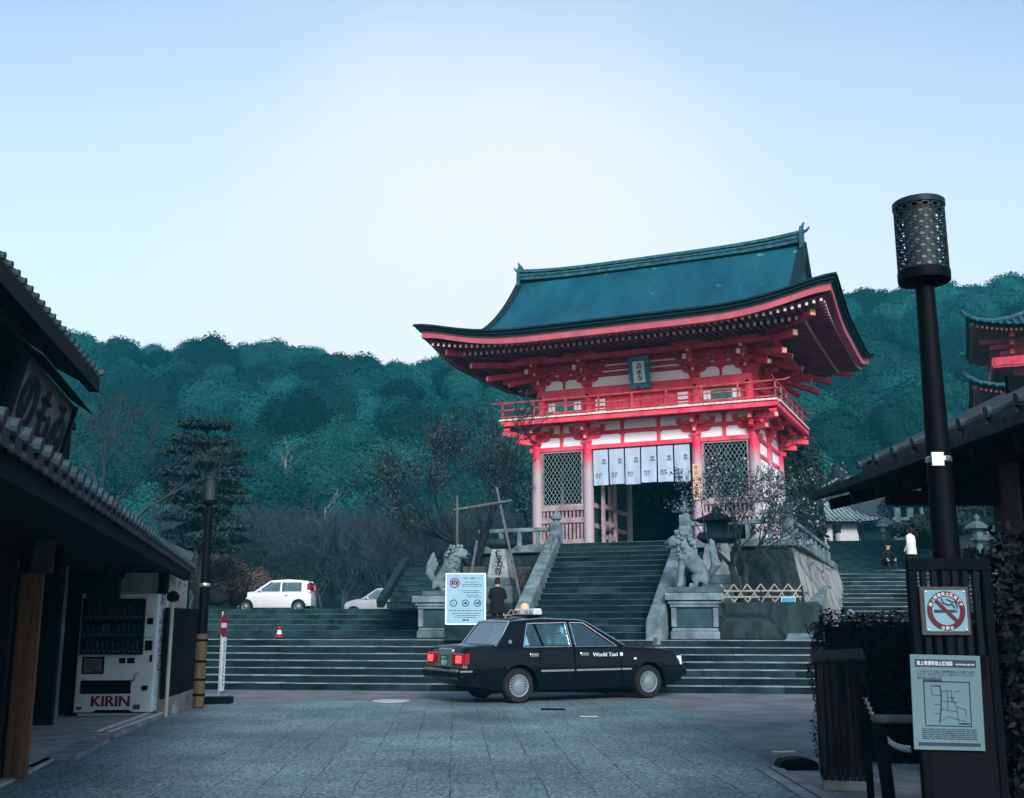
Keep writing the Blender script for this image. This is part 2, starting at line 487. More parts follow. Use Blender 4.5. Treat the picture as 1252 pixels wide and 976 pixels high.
def road_mat():
    m, t, b, N, L = new_mat('granite_setts')
    b.inputs['Specular IOR Level'].default_value = .3
    tc = N.new('ShaderNodeTexCoord')
    mp = N.new('ShaderNodeMapping'); mp.inputs['Rotation'].default_value = (0, 0, R(90 - 3))
    L.new(tc.outputs['Object'], mp.inputs[0])
    br = N.new('ShaderNodeTexBrick')
    br.inputs['Scale'].default_value = 1.0
    br.inputs['Brick Width'].default_value = .62
    br.inputs['Row Height'].default_value = .42
    br.inputs['Mortar Size'].default_value = .007
    br.inputs['Mortar Smooth'].default_value = .3
    br.inputs['Color1'].default_value = (.098, .158, .172, 1)
    br.inputs['Color2'].default_value = (.128, .195, .208, 1)
    br.inputs['Mortar'].default_value = (.03, .05, .055, 1)
    dn = N.new('ShaderNodeTexNoise'); dn.inputs['Scale'].default_value = 2.5; L.new(tc.outputs['Object'], dn.inputs['Vector'])
    dm = N.new('ShaderNodeMixRGB'); dm.blend_type = 'ADD'; dm.inputs[0].default_value = .05; L.new(mp.outputs[0], dm.inputs[1]); L.new(dn.outputs['Color'], dm.inputs[2]); L.new(dm.outputs[0], br.inputs['Vector'])
    nz = N.new('ShaderNodeTexNoise'); nz.inputs['Scale'].default_value = 26; nz.inputs['Detail'].default_value = 4; nz.inputs['Roughness'].default_value = .7
    L.new(tc.outputs['Object'], nz.inputs['Vector'])
    r1 = N.new('ShaderNodeValToRGB'); r1.color_ramp.elements[0].position = .36; r1.color_ramp.elements[1].position = .66
    r1.color_ramp.elements[0].color = (.38, .38, .38, 1); r1.color_ramp.elements[1].color = (1.9, 1.9, 1.9, 1)
    L.new(nz.outputs['Fac'], r1.inputs[0])
    vg = N.new('ShaderNodeTexVoronoi'); vg.inputs['Scale'].default_value = 34
    L.new(tc.outputs['Object'], vg.inputs['Vector'])
    sv_ = N.new('ShaderNodeSeparateColor'); L.new(vg.outputs['Color'], sv_.inputs[0])
    vm_ = N.new('ShaderNodeMapRange'); vm_.inputs[3].default_value = .55; vm_.inputs[4].default_value = 1.5
    L.new(sv_.outputs[0], vm_.inputs[0])
    n2 = N.new('ShaderNodeTexNoise'); n2.inputs['Scale'].default_value = .5; n2.inputs['Detail'].default_value = 6
    L.new(tc.outputs['Object'], n2.inputs['Vector'])
    r2 = N.new('ShaderNodeValToRGB'); r2.color_ramp.elements[0].position = .3; r2.color_ramp.elements[1].position = .7
    r2.color_ramp.elements[0].color = (.55, .56, .57, 1); r2.color_ramp.elements[1].color = (1.2, 1.2, 1.2, 1)
    L.new(n2.outputs['Fac'], r2.inputs[0])
    m1 = N.new('ShaderNodeMixRGB'); m1.blend_type = 'MULTIPLY'; m1.inputs[0].default_value = 1
    m2 = N.new('ShaderNodeMixRGB'); m2.blend_type = 'MULTIPLY'; m2.inputs[0].default_value = 1
    # joints show only here and there
    jn = N.new('ShaderNodeTexNoise'); jn.inputs['Scale'].default_value = 1.7; jn.inputs['Detail'].default_value = 4
    L.new(tc.outputs['Object'], jn.inputs['Vector'])
    jr_ = N.new('ShaderNodeMapRange'); jr_.inputs[1].default_value = .42; jr_.inputs[2].default_value = .6
    L.new(jn.outputs['Fac'], jr_.inputs[0])
    jm = N.new('ShaderNodeMath'); jm.operation = 'MULTIPLY'; L.new(br.outputs['Fac'], jm.inputs[0]); L.new(jr_.outputs[0], jm.inputs[1])
    b2 = N.new('ShaderNodeTexBrick')
    for k_ in ('Scale', 'Brick Width', 'Row Height'): b2.inputs[k_].default_value = br.inputs[k_].default_value
    b2.inputs['Mortar Size'].default_value = 0
    b2.inputs['Color1'].default_value = br.inputs['Color1'].default_value; b2.inputs['Color2'].default_value = br.inputs['Color2'].default_value
    L.new(dm.outputs[0], b2.inputs['Vector'])
    jx = N.new('ShaderNodeMixRGB'); jx.inputs[2].default_value = br.inputs['Mortar'].default_value
    L.new(jm.outputs[0], jx.inputs[0]); L.new(b2.outputs['Color'], jx.inputs[1])
    L.new(jx.outputs[0], m1.inputs[1]); L.new(r1.outputs[0], m1.inputs[2])
    m3 = N.new('ShaderNodeMixRGB'); m3.blend_type = 'MULTIPLY'; m3.inputs[0].default_value = .9
    L.new(m1.outputs[0], m3.inputs[1]); L.new(vm_.outputs[0], m3.inputs[2])
    L.new(m3.outputs[0], m2.inputs[1]); L.new(r2.outputs[0], m2.inputs[2])
    L.new(m2.outputs[0], b.inputs['Base Color'])
    ra = N.new('ShaderNodeMapRange'); ra.inputs[3].default_value = .5; ra.inputs[4].default_value = .8
    L.new(nz.outputs['Fac'], ra.inputs[0]); L.new(ra.outputs[0], b.inputs['Roughness'])
    bp = N.new('ShaderNodeBump'); bp.inputs['Strength'].default_value = .8; bp.inputs['Distance'].default_value = .02
    mh = N.new('ShaderNodeMath'); mh.operation = 'MULTIPLY_ADD'; mh.inputs[1].default_value = -1.2
    L.new(br.outputs['Fac'], mh.inputs[0]); L.new(nz.outputs['Fac'], mh.inputs[2])
    L.new(mh.outputs[0], bp.inputs['Height']); L.new(bp.outputs[0], b.inputs['Normal'])
    return m
M['setts'] = road_mat()
M['asphalt'] = pm('asphalt', (.14, .155, .16), .8, .3, 1.2, bump=.4, bscale=60, detail=10)
M['earth'] = pm('earth', (.05, .055, .05), .95, .4, .4, bump=.3)

mb = MB(); mb.quad((-340, -58, -.03), (350, -58, -.03), (350, 440, -.03), (-340, 440, -.03))
tag(mb.build('ground', M['earth']), kind='structure')
mb = MB(); mb.quad((-22, -25, 0), (22, -25, 0), (22, 30, 0), (-22, 30, 0))
tag(mb.build('asphalt_road', M['asphalt']), kind='structure')
mb = MB()
pts = [at(-20, 976, 0), at(60, 938, 0), at(140, 902, 0), at(205, 876, 0), at(250, 864, 0), at(290, 857.5, 0), at(810, 857, 0), at(870, 885, 0), at(935, 930, 0), at(995, 976, 0)]
pts = [Vector((-4.6, -20, 0)), Vector((-4.2, 7, 0))] + pts[1:-1] + [Vector((2.35, 8, 0)), Vector((2.5, -20, 0))]
for p in pts: p.z = .004
mb.add(pts, [tuple(range(len(pts)))])
tag(mb.build('paved_road', M['setts'], recalc=False), kind='structure')

# kerbs and gutter strips along the shop side
mb = MB()
def strip(p0, p1, wd, z0, z1, m=None, target=None):
    a, b_ = Vector(p0), Vector(p1)
    (target or mb).beam((a.x, a.y, (z0 + z1) / 2), (b_.x, b_.y, (z0 + z1) / 2), wd, z1 - z0, m)
strip(at(75, 930, 0), at(118, 908, 0), .3, -.02, .05)
strip(at(125, 903, 0), at(190, 875, 0), .34, -.02, .055)
strip(at(192, 873, 0), at(240, 858, 0), .16, -.02, .06)
tag(mb.build('gutter_kerb', M['kerb'], bevel=.01), kind='structure')
for a_, b_, w_, z0, z1, l in ((at(35, 942, 0), at(62, 929, 0), .07, 0, .03, 'short pale metal strip in the gutter beside the brown shutter box'), (at(132, 901, 0), at(205, 874, 0), .045, .02, .075, 'outer of two pale metal strips edging the kerb before the vending machine'), (at(118, 901, 0), at(200, 871, 0), .045, .02, .085, 'inner of two pale metal strips edging the kerb before the vending machine')):
    mb = MB(); strip(a_, b_, w_, z0, z1)
    tag(mb.build('gutter_rail', M['white_line']), l, 'gutter rail')
# flat road fittings
mb = MB(); c = at(478, 857.6, 0); mb.lathe([(.34, 0), (.34, .008), (.3, .010)], 28, (c.x, c.y, .004))
tag(mb.build('manhole_cover', M['white_line']), 'pale round manhole cover in the paving left of the taxi', 'manhole cover')
mb = MB(); c = at(676, 868, 0); mb.box(c.x - .2, c.x + .2, c.y - .15, c.y + .15, .004, .012)
for k in range(7): mb.box(c.x - .18 + k * .055, c.x - .15 + k * .055, c.y - .13, c.y + .13, .012, .016)
tag(mb.build('drain_grate', M['iron']), 'dark square drain grate in the paving below the taxi', 'drain grate')
for px, py, l in ((720, 876.5, 'small pale metal plate in the paving in front of the taxi door'), (958, 920, 'small pale metal plate at the edge of the paving near the bin')):
    mb = MB(); c = at(px, py, 0); mb.box(c.x - .13, c.x + .13, c.y - .05, c.y + .05, .003, .011)
    tag(mb.build('road_plate', M['white_line']), l, 'road plate')
mb = MB()
strip(at(930, 940, 0), at(1010, 990, 0), .12, -.02, .02)
strip(at(946, 940, 0), at(1030, 990, 0), .1, -.02, .03)
tag(mb.build('gutter_channel', M['kerb']), kind='structure')
mb = MB(); mb.add([at(940, 936, 0), at(1010, 925, 0), at(1290, 925, 0), Vector((4.5, 4, 0)), Vector((2.55, 6.5, 0))], [(0, 1, 2, 3, 4)])
for p in mb.v: p.z = .006
tag(mb.build('pavement', M['kerb'], recalc=False), kind='structure')
# shop floor slab
mb = MB()
poly = [at(20, 955, 0), at(75, 925, 0), at(125, 899, 0), at(200, 869, 0), at(236, 859, 0)]
poly = [Vector((-4.3, 7.6, 0))] + poly + [Vector((-5.6, 22, 0)), Vector((-12, 22, 0)), Vector((-12, 7.6, 0))]
mb.prism([(p.x, p.y) for p in poly], -.02, .03, 'z')
tag(mb.build('shop_floor', M['floor']), kind='structure')

# ---------------------------------------------------------------- stairs
def stair(name, label, loc, rz, n, rise, tread, x0, x1, z0, extra=.05, edge=True, mat=None, flare=None, cat='stairs', base=None, em='step_edge'):
    t = thing(name, label, cat, loc, rz)
    for k in range(n):
        a0, a1 = (x0, x1) if flare is None else flare(k)
        m_ = MB()
        zt = z0 + (k + 1) * rise
        zb = (z0 if base is None else base) - .02
        y0 = k * tread
        jr = random.Random(k * 7 + n)
        # the riser block and its tread cap, coloured lighter as if sky-lit, in a few stones of uneven length
        x = a0
        while x < a1 - .01:
            ln = min(jr.uniform(.9, 2.2), a1 - x)
            if a1 - x - ln < .4: ln = a1 - x
            dz = jr.uniform(-.006, .006); dy = jr.uniform(-.008, .008)
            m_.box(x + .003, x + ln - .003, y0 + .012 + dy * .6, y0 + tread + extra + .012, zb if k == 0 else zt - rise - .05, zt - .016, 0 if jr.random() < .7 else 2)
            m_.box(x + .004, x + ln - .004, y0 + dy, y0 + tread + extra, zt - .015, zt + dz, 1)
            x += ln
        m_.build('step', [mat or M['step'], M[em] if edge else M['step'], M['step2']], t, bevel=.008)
    return t
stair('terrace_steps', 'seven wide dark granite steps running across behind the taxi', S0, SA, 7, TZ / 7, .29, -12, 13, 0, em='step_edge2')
mb = MB(); mb.T = Matrix.Translation(S0) @ Matrix.Rotation(SA, 4, 'Z')
mb.box(-14, 30, 1.95, 30, -.02, TZ - .003)
tag(mb.build('terrace', M['stone_dark']), kind='structure')

# second flight on the left and the platform with the parked cars
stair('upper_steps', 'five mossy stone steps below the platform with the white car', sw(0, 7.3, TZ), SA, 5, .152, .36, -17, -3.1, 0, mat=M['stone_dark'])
mb = MB(); mb.T = Matrix.Translation(S0) @ Matrix.Rotation(SA, 4, 'Z')
mb.box(-45, -3.1, 9.05, 46, 0, 1.775)
tag(mb.build('car_platform', M['stone_dark']), kind='structure')
t = stair('side_steps', 'narrow dark stairs with a sloping kerb left of the stone guardian', at(506, 743, 1.78), SA, 8, .15, .3, -.75, .9, 0, edge=False, mat=M['stone_dark'])
m_ = MB(); m_.beam((-.9, -.1, .1), (-.78, 2.4, 1.35), .2, .25); m_.build('sloping_kerb', M['stone_dark'], t, bevel=.02)
mb = MB(); p = at(506, 743, 1.78)
mb.box(p.x - .8, p.x + 6, p.y + 2.4, p.y + 9, 1.7, 2.97)
tag(mb.build('raised_ground', M['earth']), kind='structure')

# gate stairs with balustrades, in the gate's frame
PZ = 3.70
NST, SR, ST = 17, (PZ - TZ) / 17, .40
def flare(k):
    f = k / (NST - 1)
    return (-.35 - 1.7 * f, 2.64 - 1.04 * f)
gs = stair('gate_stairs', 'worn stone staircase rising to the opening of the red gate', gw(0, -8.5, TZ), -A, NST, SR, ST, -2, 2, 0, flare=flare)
def balustrade(name, p, q, label):
    t = thing(name, label, 'stair kerb', gw(0, 0), -A)
    m_ = MB()
    p, q = Vector(p), Vector(q)
    d = (q - p).normalized()
    sx = Vector((d.y, -d.x, 0)).normalized() * .17
    for zz, k in ((0, 1.0), (.28, .8)):
        pass
    lo, hi = .34, .36
    vs = []
    for P_ in (p, q):
        for sgn in (-1, 1):
            vs.append(P_ + sx * sgn * 1.15 + Vector((0, 0, -.55)))
        for sgn in (1, -1):
            vs.append(P_ + sx * sgn + Vector((0, 0, lo)))
    m_.add(vs, [(3, 2, 1, 0), (4, 5, 6, 7), (0, 1, 5, 4), (1, 2, 6, 5), (2, 3, 7, 6), (3, 0, 4, 7)])
    m_.build('coping', M['stone_pale'], t, bevel=.05, seg=2)
    return t
b1 = balustrade('stair_balustrade', (-.5, -8.75, TZ + .1), (-2.2, -1.85, PZ + .1), 'sloping stone kerb on the left side of the gate stairs')
b2 = balustrade('stair_balustrade', (2.85, -8.75, TZ + .1), (1.82, -1.85, PZ + .1), 'sloping stone kerb on the right side of the gate stairs beside the lion dog')
def newel(label, t_, s_, z, h=1.0, w_=.16, parent=None, name='newel_post'):
    th = thing(name, label, 'newel post', gw(t_, s_, z), -A)
    m_ = MB(); m_.box(-w_, w_, -w_, w_, 0, h); m_.build('shaft', M['stone_pale'], th, bevel=.025, seg=2)
    m_ = MB(); m_.lathe([(w_ * .55, h), (w_ * .6, h + .05), (w_ * 1.05, h + .1), (w_ * 1.1, h + .17), (w_ * .8, h + .22), (w_ * .45, h + .25), (w_ * .5, h + .29), (w_ * .3, h + .35), (.01, h + .41)], 16)
    m_.build('finial', M['stone_pale'], th, smooth=True)
    return th
newel('pale stone newel post at the top left of the gate stairs', -2.22, -1.75, PZ - .1, .78)
newel('pale stone newel post at the top right of the gate stairs', 1.82, -1.75, PZ - .1, .85)
newel('stone newel post at the front right corner of the gate podium', 4.7, -1.7, PZ - .1, .72)
newel('stone newel post at the back end of the podium railing', 4.72, 5.6, 3.1, .62, .13)

# podium
pod = thing('gate_podium', 'tall stone retaining podium that carries the red gate', 'podium', gw(0, 0), -A)
mb = MB()
mb.add([(-5.3, -1.75, TZ), (5.35, -2.2, TZ), (5.6, 6.2, TZ), (-5.3, 6.2, TZ), (-4.9, -1.6, PZ - .22), (4.8, -1.72, PZ - .22), (4.95, 5.9, PZ - .3), (-4.9, 5.9, PZ - .22)],
       [(0, 1, 5, 4), (4, 5, 6, 7), (2, 3, 7, 6), (3, 0, 4, 7)])
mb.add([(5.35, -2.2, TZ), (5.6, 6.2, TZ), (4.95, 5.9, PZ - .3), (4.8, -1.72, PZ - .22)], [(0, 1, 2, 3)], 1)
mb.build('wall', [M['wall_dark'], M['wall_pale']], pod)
mb = MB()
mb.box(-5.0, -2.4, -1.8, -1.4, PZ - .22, PZ)
mb.box(2.0, 4.93, -1.88, -1.4, PZ - .22, PZ)
mb.prism([(-1.4, PZ - .22), (5.95, PZ - .6), (5.95, PZ - .38), (-1.4, PZ)], 4.5, 5.03, 'x')
mb.box(-5.0, -4.6, -1.4, 5.95, PZ - .22, PZ)
mb.box(-4.6, 4.5, -1.7, 5.95, PZ - .15, PZ - .01)
mb.build('coping', M['stone_pale'], pod, bevel=.02)
rl = thing('podium_railing', 'stone balustrade along the right edge of the gate podium', 'railing', gw(0, 0), -A)
mb = MB(); mb.prism([(-1.55, PZ + .5), (5.5, PZ + .12), (5.5, PZ + .24), (-1.55, PZ + .62)], 4.63, 4.8, 'x'); mb.build('top_rail', M['stone_pale'], rl, bevel=.02)
for k in range(8):
    y = -1.0 + k * .85
    z = PZ - .02 - (y + 1.4) * .053
    mb = MB(); mb.taper((4.71, y), z, z + .48, (.07, .08), (.05, .06)); mb.build('baluster', M['stone_pale'], rl, bevel=.01)
rl = thing('podium_railing', 'short stone railing right of the stairs on the front edge of the podium', 'railing', gw(0, 0), -A)
mb = MB(); mb.box(1.95, 4.55, -1.78, -1.62, PZ + .42, PZ + .55); mb.build('top_rail', M['stone_pale'], rl, bevel=.02)
for k in range(4):
    mb = MB(); mb.box(2.3 + k * .62, 2.42 + k * .62, -1.76, -1.64, PZ - .01, PZ + .43); mb.build('baluster', M['stone_pale'], rl, bevel=.01)
rl = thing('podium_railing', 'short stone railing left of the stairs on the front edge of the podium', 'railing', gw(0, 0), -A)
mb = MB(); mb.box(-4.9, -2.3, -1.7, -1.55, PZ + .42, PZ + .55); mb.build('top_rail', M['stone_pale'], rl, bevel=.02)
for k in range(4):
    mb = MB(); mb.box(-4.8 + k * .62, -4.68 + k * .62, -1.68, -1.57, PZ - .01, PZ + .43); mb.build('baluster', M['stone_pale'], rl, bevel=.01)
# lower mossy wall in front of the podium on the right, where the plum grows
mb = MB()
p0, p1 = at(888, 783, TZ), at(975, 783, TZ)
mb.T = Matrix.Translation((0, 0, 0))
a_ = Vector((4.3, 25.6, 0)); b_ = Vector((7.0, 25.0, 0)); c_ = gw(5.6, -2.1); d_ = gw(2.3, -1.9)
mb.prism([(a_.x, a_.y), (b_.x, b_.y), (c_.x, c_.y), (d_.x, d_.y)], TZ - .02, 1.86, 'z')
tag(mb.build('planter_wall', M['wall_dark'], bevel=.04), 'low mossy stone wall holding the plum tree bed below the gate', 'stone wall')
# sloping stringer beside the right hand stairs
mb = MB()
p0, p1 = at(975, 783, TZ), at(1004, 697, 3.15)
mb.add([p0 + Vector((-.28, 0, 0)), p0 + Vector((.28, -.1, 0)), p1 + Vector((.33, 0, 0)), p1 + Vector((-.33, 0, 0)),
        p1 + Vector((-.3, .3, -2.2)), p1 + Vector((.4, .3, -2.2)), p0 + Vector((.28, 0, -.1)), p0 + Vector((-.28, .1, -.1))],
       [(0, 1, 2, 3), (0, 3, 4, 7), (1, 6, 5, 2), (3, 2, 5, 4), (0, 7, 6, 1), (7, 4, 5, 6)])
tag(mb.build('stair_stringer', M['stone_pale'], bevel=.03), 'pale sloping stone slab between the podium wall and the right hand stairs', 'stair kerb')

# right hand stairs up to the hall
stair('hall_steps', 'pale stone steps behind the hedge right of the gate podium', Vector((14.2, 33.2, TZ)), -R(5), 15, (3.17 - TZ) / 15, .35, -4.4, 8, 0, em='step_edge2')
mb = MB(); mb.box(9.5, 34, 38.2, 62, 1, 3.165); mb.box(18.5, 34, 40, 44, 3.1, 3.8)
tag(mb.build('landing', M['stone_dark']), kind='structure')
stair('upper_hall_steps', 'upper dark stone stairs leading to the pale roofed hall', Vector((19.5, 60, 3.17)), -R(4), 20, .157, .42, -2.6, 5.2, 0, edge=False, mat=M['stone_dark'])
mb = MB(); mb.box(14.6, 60, 68, 110, 1, 6.29); mb.box(23.5, 60, 58, 68, 1, 5.2)
tag(mb.build('upper_ground', M['earth']), kind='structure')

# ---------------------------------------------------------------- the hazy valley air
m, t_, b, N, L = new_mat('haze')
N.remove(b)
pv = N.new('ShaderNodeVolumePrincipled')
pv.inputs['Color'].default_value = (.06, .7, .88, 1)
pv.inputs['Density'].default_value = .0006
pv.inputs['Anisotropy'].default_value = 0.0
L.new(pv.outputs[0], N['Material Output'].inputs['Volume'])
mb = MB(); mb.box(-345, 355, -60, 445, -1.1, 118)
tag(mb.build('haze', m), kind='stuff')
# ================================================================ the two storey gate
def weathered():
    m, t, b, N, L = new_mat('weathered_vermilion')
    b.inputs['Roughness'].default_value = .65
    tc = N.new('ShaderNodeTexCoord')
    sp = N.new('ShaderNodeSeparateXYZ'); L.new(tc.outputs['Object'], sp.inputs[0])
    mp = N.new('ShaderNodeMapping'); mp.inputs['Scale'].default_value = (4, 4, 1.2); L.new(tc.outputs['Object'], mp.inputs[0])
    nz = N.new('ShaderNodeTexNoise'); nz.inputs['Scale'].default_value = 2.2; nz.inputs['Detail'].default_value = 8; nz.inputs['Roughness'].default_value = .7
    L.new(mp.outputs[0], nz.inputs['Vector'])
    mr = N.new('ShaderNodeMapRange'); mr.inputs[1].default_value = 6.0; mr.inputs[2].default_value = 7.05; mr.inputs[3].default_value = -.28; mr.inputs[4].default_value = .75
    L.new(sp.outputs['Z'], mr.inputs[0])
    ad = N.new('ShaderNodeMath'); ad.operation = 'ADD'; L.new(mr.outputs[0], ad.inputs[0]); L.new(nz.outputs['Fac'], ad.inputs[1])
    rp = N.new('ShaderNodeValToRGB')
    e = rp.color_ramp.elements
    e[0].position = .3; e[0].color = (.36, .31, .34, 1)
    e[1].position = .9; e[1].color = (.6, .02, .075, 1)
    k = e.new(.55); k.color = (.40, .2, .225, 1)
    L.new(ad.outputs[0], rp.inputs[0]); L.new(rp.outputs[0], b.inputs['Base Color'])
    bp = N.new('ShaderNodeBump'); bp.inputs['Strength'].default_value = .25; bp.inputs['Distance'].default_value = .03
    L.new(nz.outputs['Fac'], bp.inputs['Height']); L.new(bp.outputs[0], b.inputs['Normal'])
    return m
M['red_worn'] = weathered()
M['lattice_wood'] = pm('lattice', (.17, .25, .265), .7, .25, 6)
M['faded_red'] = pm('faded_pink_wood', (.3, .225, .24), .7, .35, 4, bump=.2)
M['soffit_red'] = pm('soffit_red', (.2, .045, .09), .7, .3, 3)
M['pink'] = pm('fascia_vermilion', (.42, .09, .13), .55, .15, 3)
M['bal_white'] = pm('plank_ends', (.68, .58, .54), .7, .2, 9)
M['rail_wood'] = pm('worn_rail', (.36, .07, .09), .7, .4, 5, bump=.15)
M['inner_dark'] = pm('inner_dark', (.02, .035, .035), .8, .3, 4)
M['green'] = pm('green_lattice', (.06, .2, .17), .6, .2, 6)
M['plaque_teal'] = pm('plaque_teal', (.02, .16, .2), .5, .4, 12, col2=(.06, .3, .33))

gate = thing('temple_gate', 'two storey vermilion temple gate with a great hipped bark roof', 'gate', G, -A)
W1, W2, DEP, BZ = 1.79, 3.56, 4.03, 3.80
XS = (-W2, -W1, W1, W2)
def part(name, fn, mat, smooth=False, bevel=0, parent=gate, **k):
    m_ = MB(); fn(m_); return m_.build(name, mat, parent, smooth=smooth, bevel=bevel, **k)

part('stone_base', lambda m: (m.box(-4.2, 4.2, -.55, DEP + .6, PZ - .02, BZ - .02), [m.box(x - .28, x + .28, y - .28, y + .28, BZ - .03, BZ + .05) for x in XS for y in (0, DEP)]), M['stone_pale'], bevel=.02)
for y in (0, DEP / 2, DEP):
    for x in XS:
        part('column', lambda m: m.lathe([(.165, BZ + .05), (.17, 5), (.17, 6.6), (.155, 7.05)], 18, (x, y, 0)), M['red_worn'], smooth=True)
# ---- lower storey tie beams
def tie(x0, x1, y0, y1, z0, z1, mat=None, name='tie_beam'):
    part(name, lambda m: m.box(x0, x1, y0, y1, z0, z1), mat or M['red'], bevel=.012)
for y in (0, DEP):
    tie(-W2 - .25, W2 + .25, y - .1, y + .1, 6.84, 6.985)
    tie(-W2 - .05, W2 + .05, y - .055, y + .055, 7.30, 7.43)
    tie(-W2 - .05, W2 + .05, y - .055, y + .055, 7.73, 7.86)
for x in (-W2, W2):
    tie(x - .1, x + .1, .12, DEP - .12, 6.86, 6.98)
    tie(x - .055, x + .055, .06, DEP - .06, 7.31, 7.42)
    tie(x - .055, x + .055, .06, DEP - .06, 7.74, 7.85)
# struts and white plaster panels of the frieze (both fronts and both sides)
def panel(m, x0, x1, z0, z1, y, th=.03, ch=.09, top=True, axis='y'):
    poly = [(x0, z0), (x1, z0), (x1, z1 - ch), (x1 - ch * .35, z1 - ch * .3), (x1 - ch, z1), (x0 + ch, z1), (x0 + ch * .35, z1 - ch * .3), (x0, z1 - ch)]
    m.prism(poly, y - th, y + th, axis)
bays = [(-W2, -W1, 1), (-W1, W1, 2), (W1, W2, 1)]
for y in (0.0, DEP):
    yy = y
    part('frieze_board', lambda m: m.box(-W2, W2, yy - .02, yy + .02, 6.9, 7.8), M['red_dull'])
    for z0, z1 in ((6.985, 7.30), (7.43, 7.73)):
        for xa, xb, ns in bays:
            n = ns + 1
            cuts = [xa + .12] + [xa + (xb - xa) * k / n for k in range(1, n)] + [xb - .12]
            for k in range(n):
                a = cuts[k] + (.045 if k > 0 else 0); b_ = cuts[k + 1] - (.045 if k < n - 1 else 0)
                part('plaster_panel', lambda m: panel(m, a, b_, z0 + .005, z1 - .005, yy, .045), M['plaster'])
            for k in range(1, n):
                part('strut', lambda m: m.box(cuts[k] - .06, cuts[k] + .06, yy - .06, yy + .06, z0, z1), M['red'])
for x in (-W2, W2):
    for z0, z1 in ((6.98, 7.31), (7.42, 7.74)):
        for k in range(2):
            part('plaster_panel', lambda m: panel(m, .2 + k * DEP / 2, DEP / 2 - .2 + k * DEP / 2, z0 + .005, z1 - .005, x, .04, axis='x'), M['plaster'])
    for k in range(2):      # side bays: white infill with vermilion rails
        y0, y1 = k * DEP / 2 + .17, (k + 1) * DEP / 2 - .17
        part('plaster_panel', lambda m: m.box(x - .03, x + .03, y0, y1, BZ + .1, 6.86), M['plaster'])
        for z in (4.15, 5.05, 5.75, 6.35):
            part('side_rail', lambda m: m.box(x - .06, x + .06, y0, y1, z, z + .14), M['faded_red'] if z < 6 else M['red'], bevel=.01)
# ---- front side bays: lattice above slatted dado
for sgn in (-1, 1):
    x0, x1 = (W1 + .17, W2 - .17) if sgn > 0 else (-W2 + .17, -W1 - .17)
    fr = part('lattice_frame', lambda m: (m.box(x0, x1, -.06, .06, 6.79, 6.84), m.box(x0, x0 + .05, -.06, .06, 5.1, 6.79), m.box(x1 - .05, x1, -.06, .06, 5.1, 6.79)), M['faded_red'])
    def lat(m):
        a, b_, c, d = x0 + .05, x1 - .05, 5.1, 6.79
        wv = .135; hv = .21
        k = -30
        sl = hv / wv
        for k in range(-40, 60):
            for s_ in (1, -1):
                # line through (a + k*wv, c) with slope s_*sl, clipped to the frame
                px = a + k * wv
                ps = []
                if s_ > 0:
                    t0 = max(0, (a - px)); t1 = min((d - c) / sl, b_ - px)
                else:
                    t0 = max(0, (px - b_)); t1 = min((d - c) / sl, px - a)
                if t1 - t0 < .02: continue
                m.beam((px + s_ * t0, .012 * s_, c + t0 * sl), (px + s_ * t1, .012 * s_, c + t1 * sl), .015, .012, up=(0, 1, 0))
    part('lattice', lat, M['lattice_wood'])
    for z0, z1 in ((4.9, 5.1), (4.5, 4.68), (3.82, 3.98)):
        part('dado_rail', lambda m: m.box(x0 - .03, x1 + .03, -.075, .075, z0, z1), M['faded_red'], bevel=.012)
    def slats(m):
        n = 11
        for k in range(n):
            x = x0 + (k + .5) * (x1 - x0) / n
            m.box(x - .035, x + .035, -.03, .03, 3.98, 4.5)
            m.box(x - .03, x + .03, -.03, .03, 4.68, 4.9)
    part('slats', slats, M['faded_red'])
    # dark chamber behind the lattice: near-black panels added to stand for its shade
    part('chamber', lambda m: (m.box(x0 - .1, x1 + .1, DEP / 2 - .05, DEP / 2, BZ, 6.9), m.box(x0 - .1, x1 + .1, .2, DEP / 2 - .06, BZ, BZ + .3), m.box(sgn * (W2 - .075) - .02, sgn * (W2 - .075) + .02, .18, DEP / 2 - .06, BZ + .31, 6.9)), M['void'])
    xi = W1 * sgn
    for k, (ya, yb) in enumerate(((.17, DEP / 2 - .17), (DEP / 2 + .17, DEP - .17))):
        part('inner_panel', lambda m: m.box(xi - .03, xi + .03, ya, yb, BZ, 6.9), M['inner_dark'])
        for z in (4.35, 5.0):
            part('inner_rail', lambda m: m.box(xi - .07, xi + .07, ya, yb, z, z + .16), M['faded_red'], bevel=.01)
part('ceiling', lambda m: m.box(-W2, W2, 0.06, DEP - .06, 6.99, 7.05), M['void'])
part('threshold', lambda m: m.box(-W1, W1, DEP / 2 - .1, DEP / 2 + .1, BZ - .02, BZ + .16), M['faded_red'])
# open door leaves in the middle row, folded back
for sgn in (-1, 1):
    part('door', lambda m: (m.box(sgn * (W1 - .3) - .05, sgn * (W1 - .3) + .05, .5, .62, BZ, 6.9), m.box(sgn * (W1 - .3) - .05, sgn * (W1 - .3) + .05, 1.7, 1.82, BZ, 6.9), [m.box(sgn * (W1 - .3) - .03, sgn * (W1 - .3) + .03, .62, 1.7, z, z + .14) for z in (4.0, 4.45, 5.0)]), M['faded_red'])
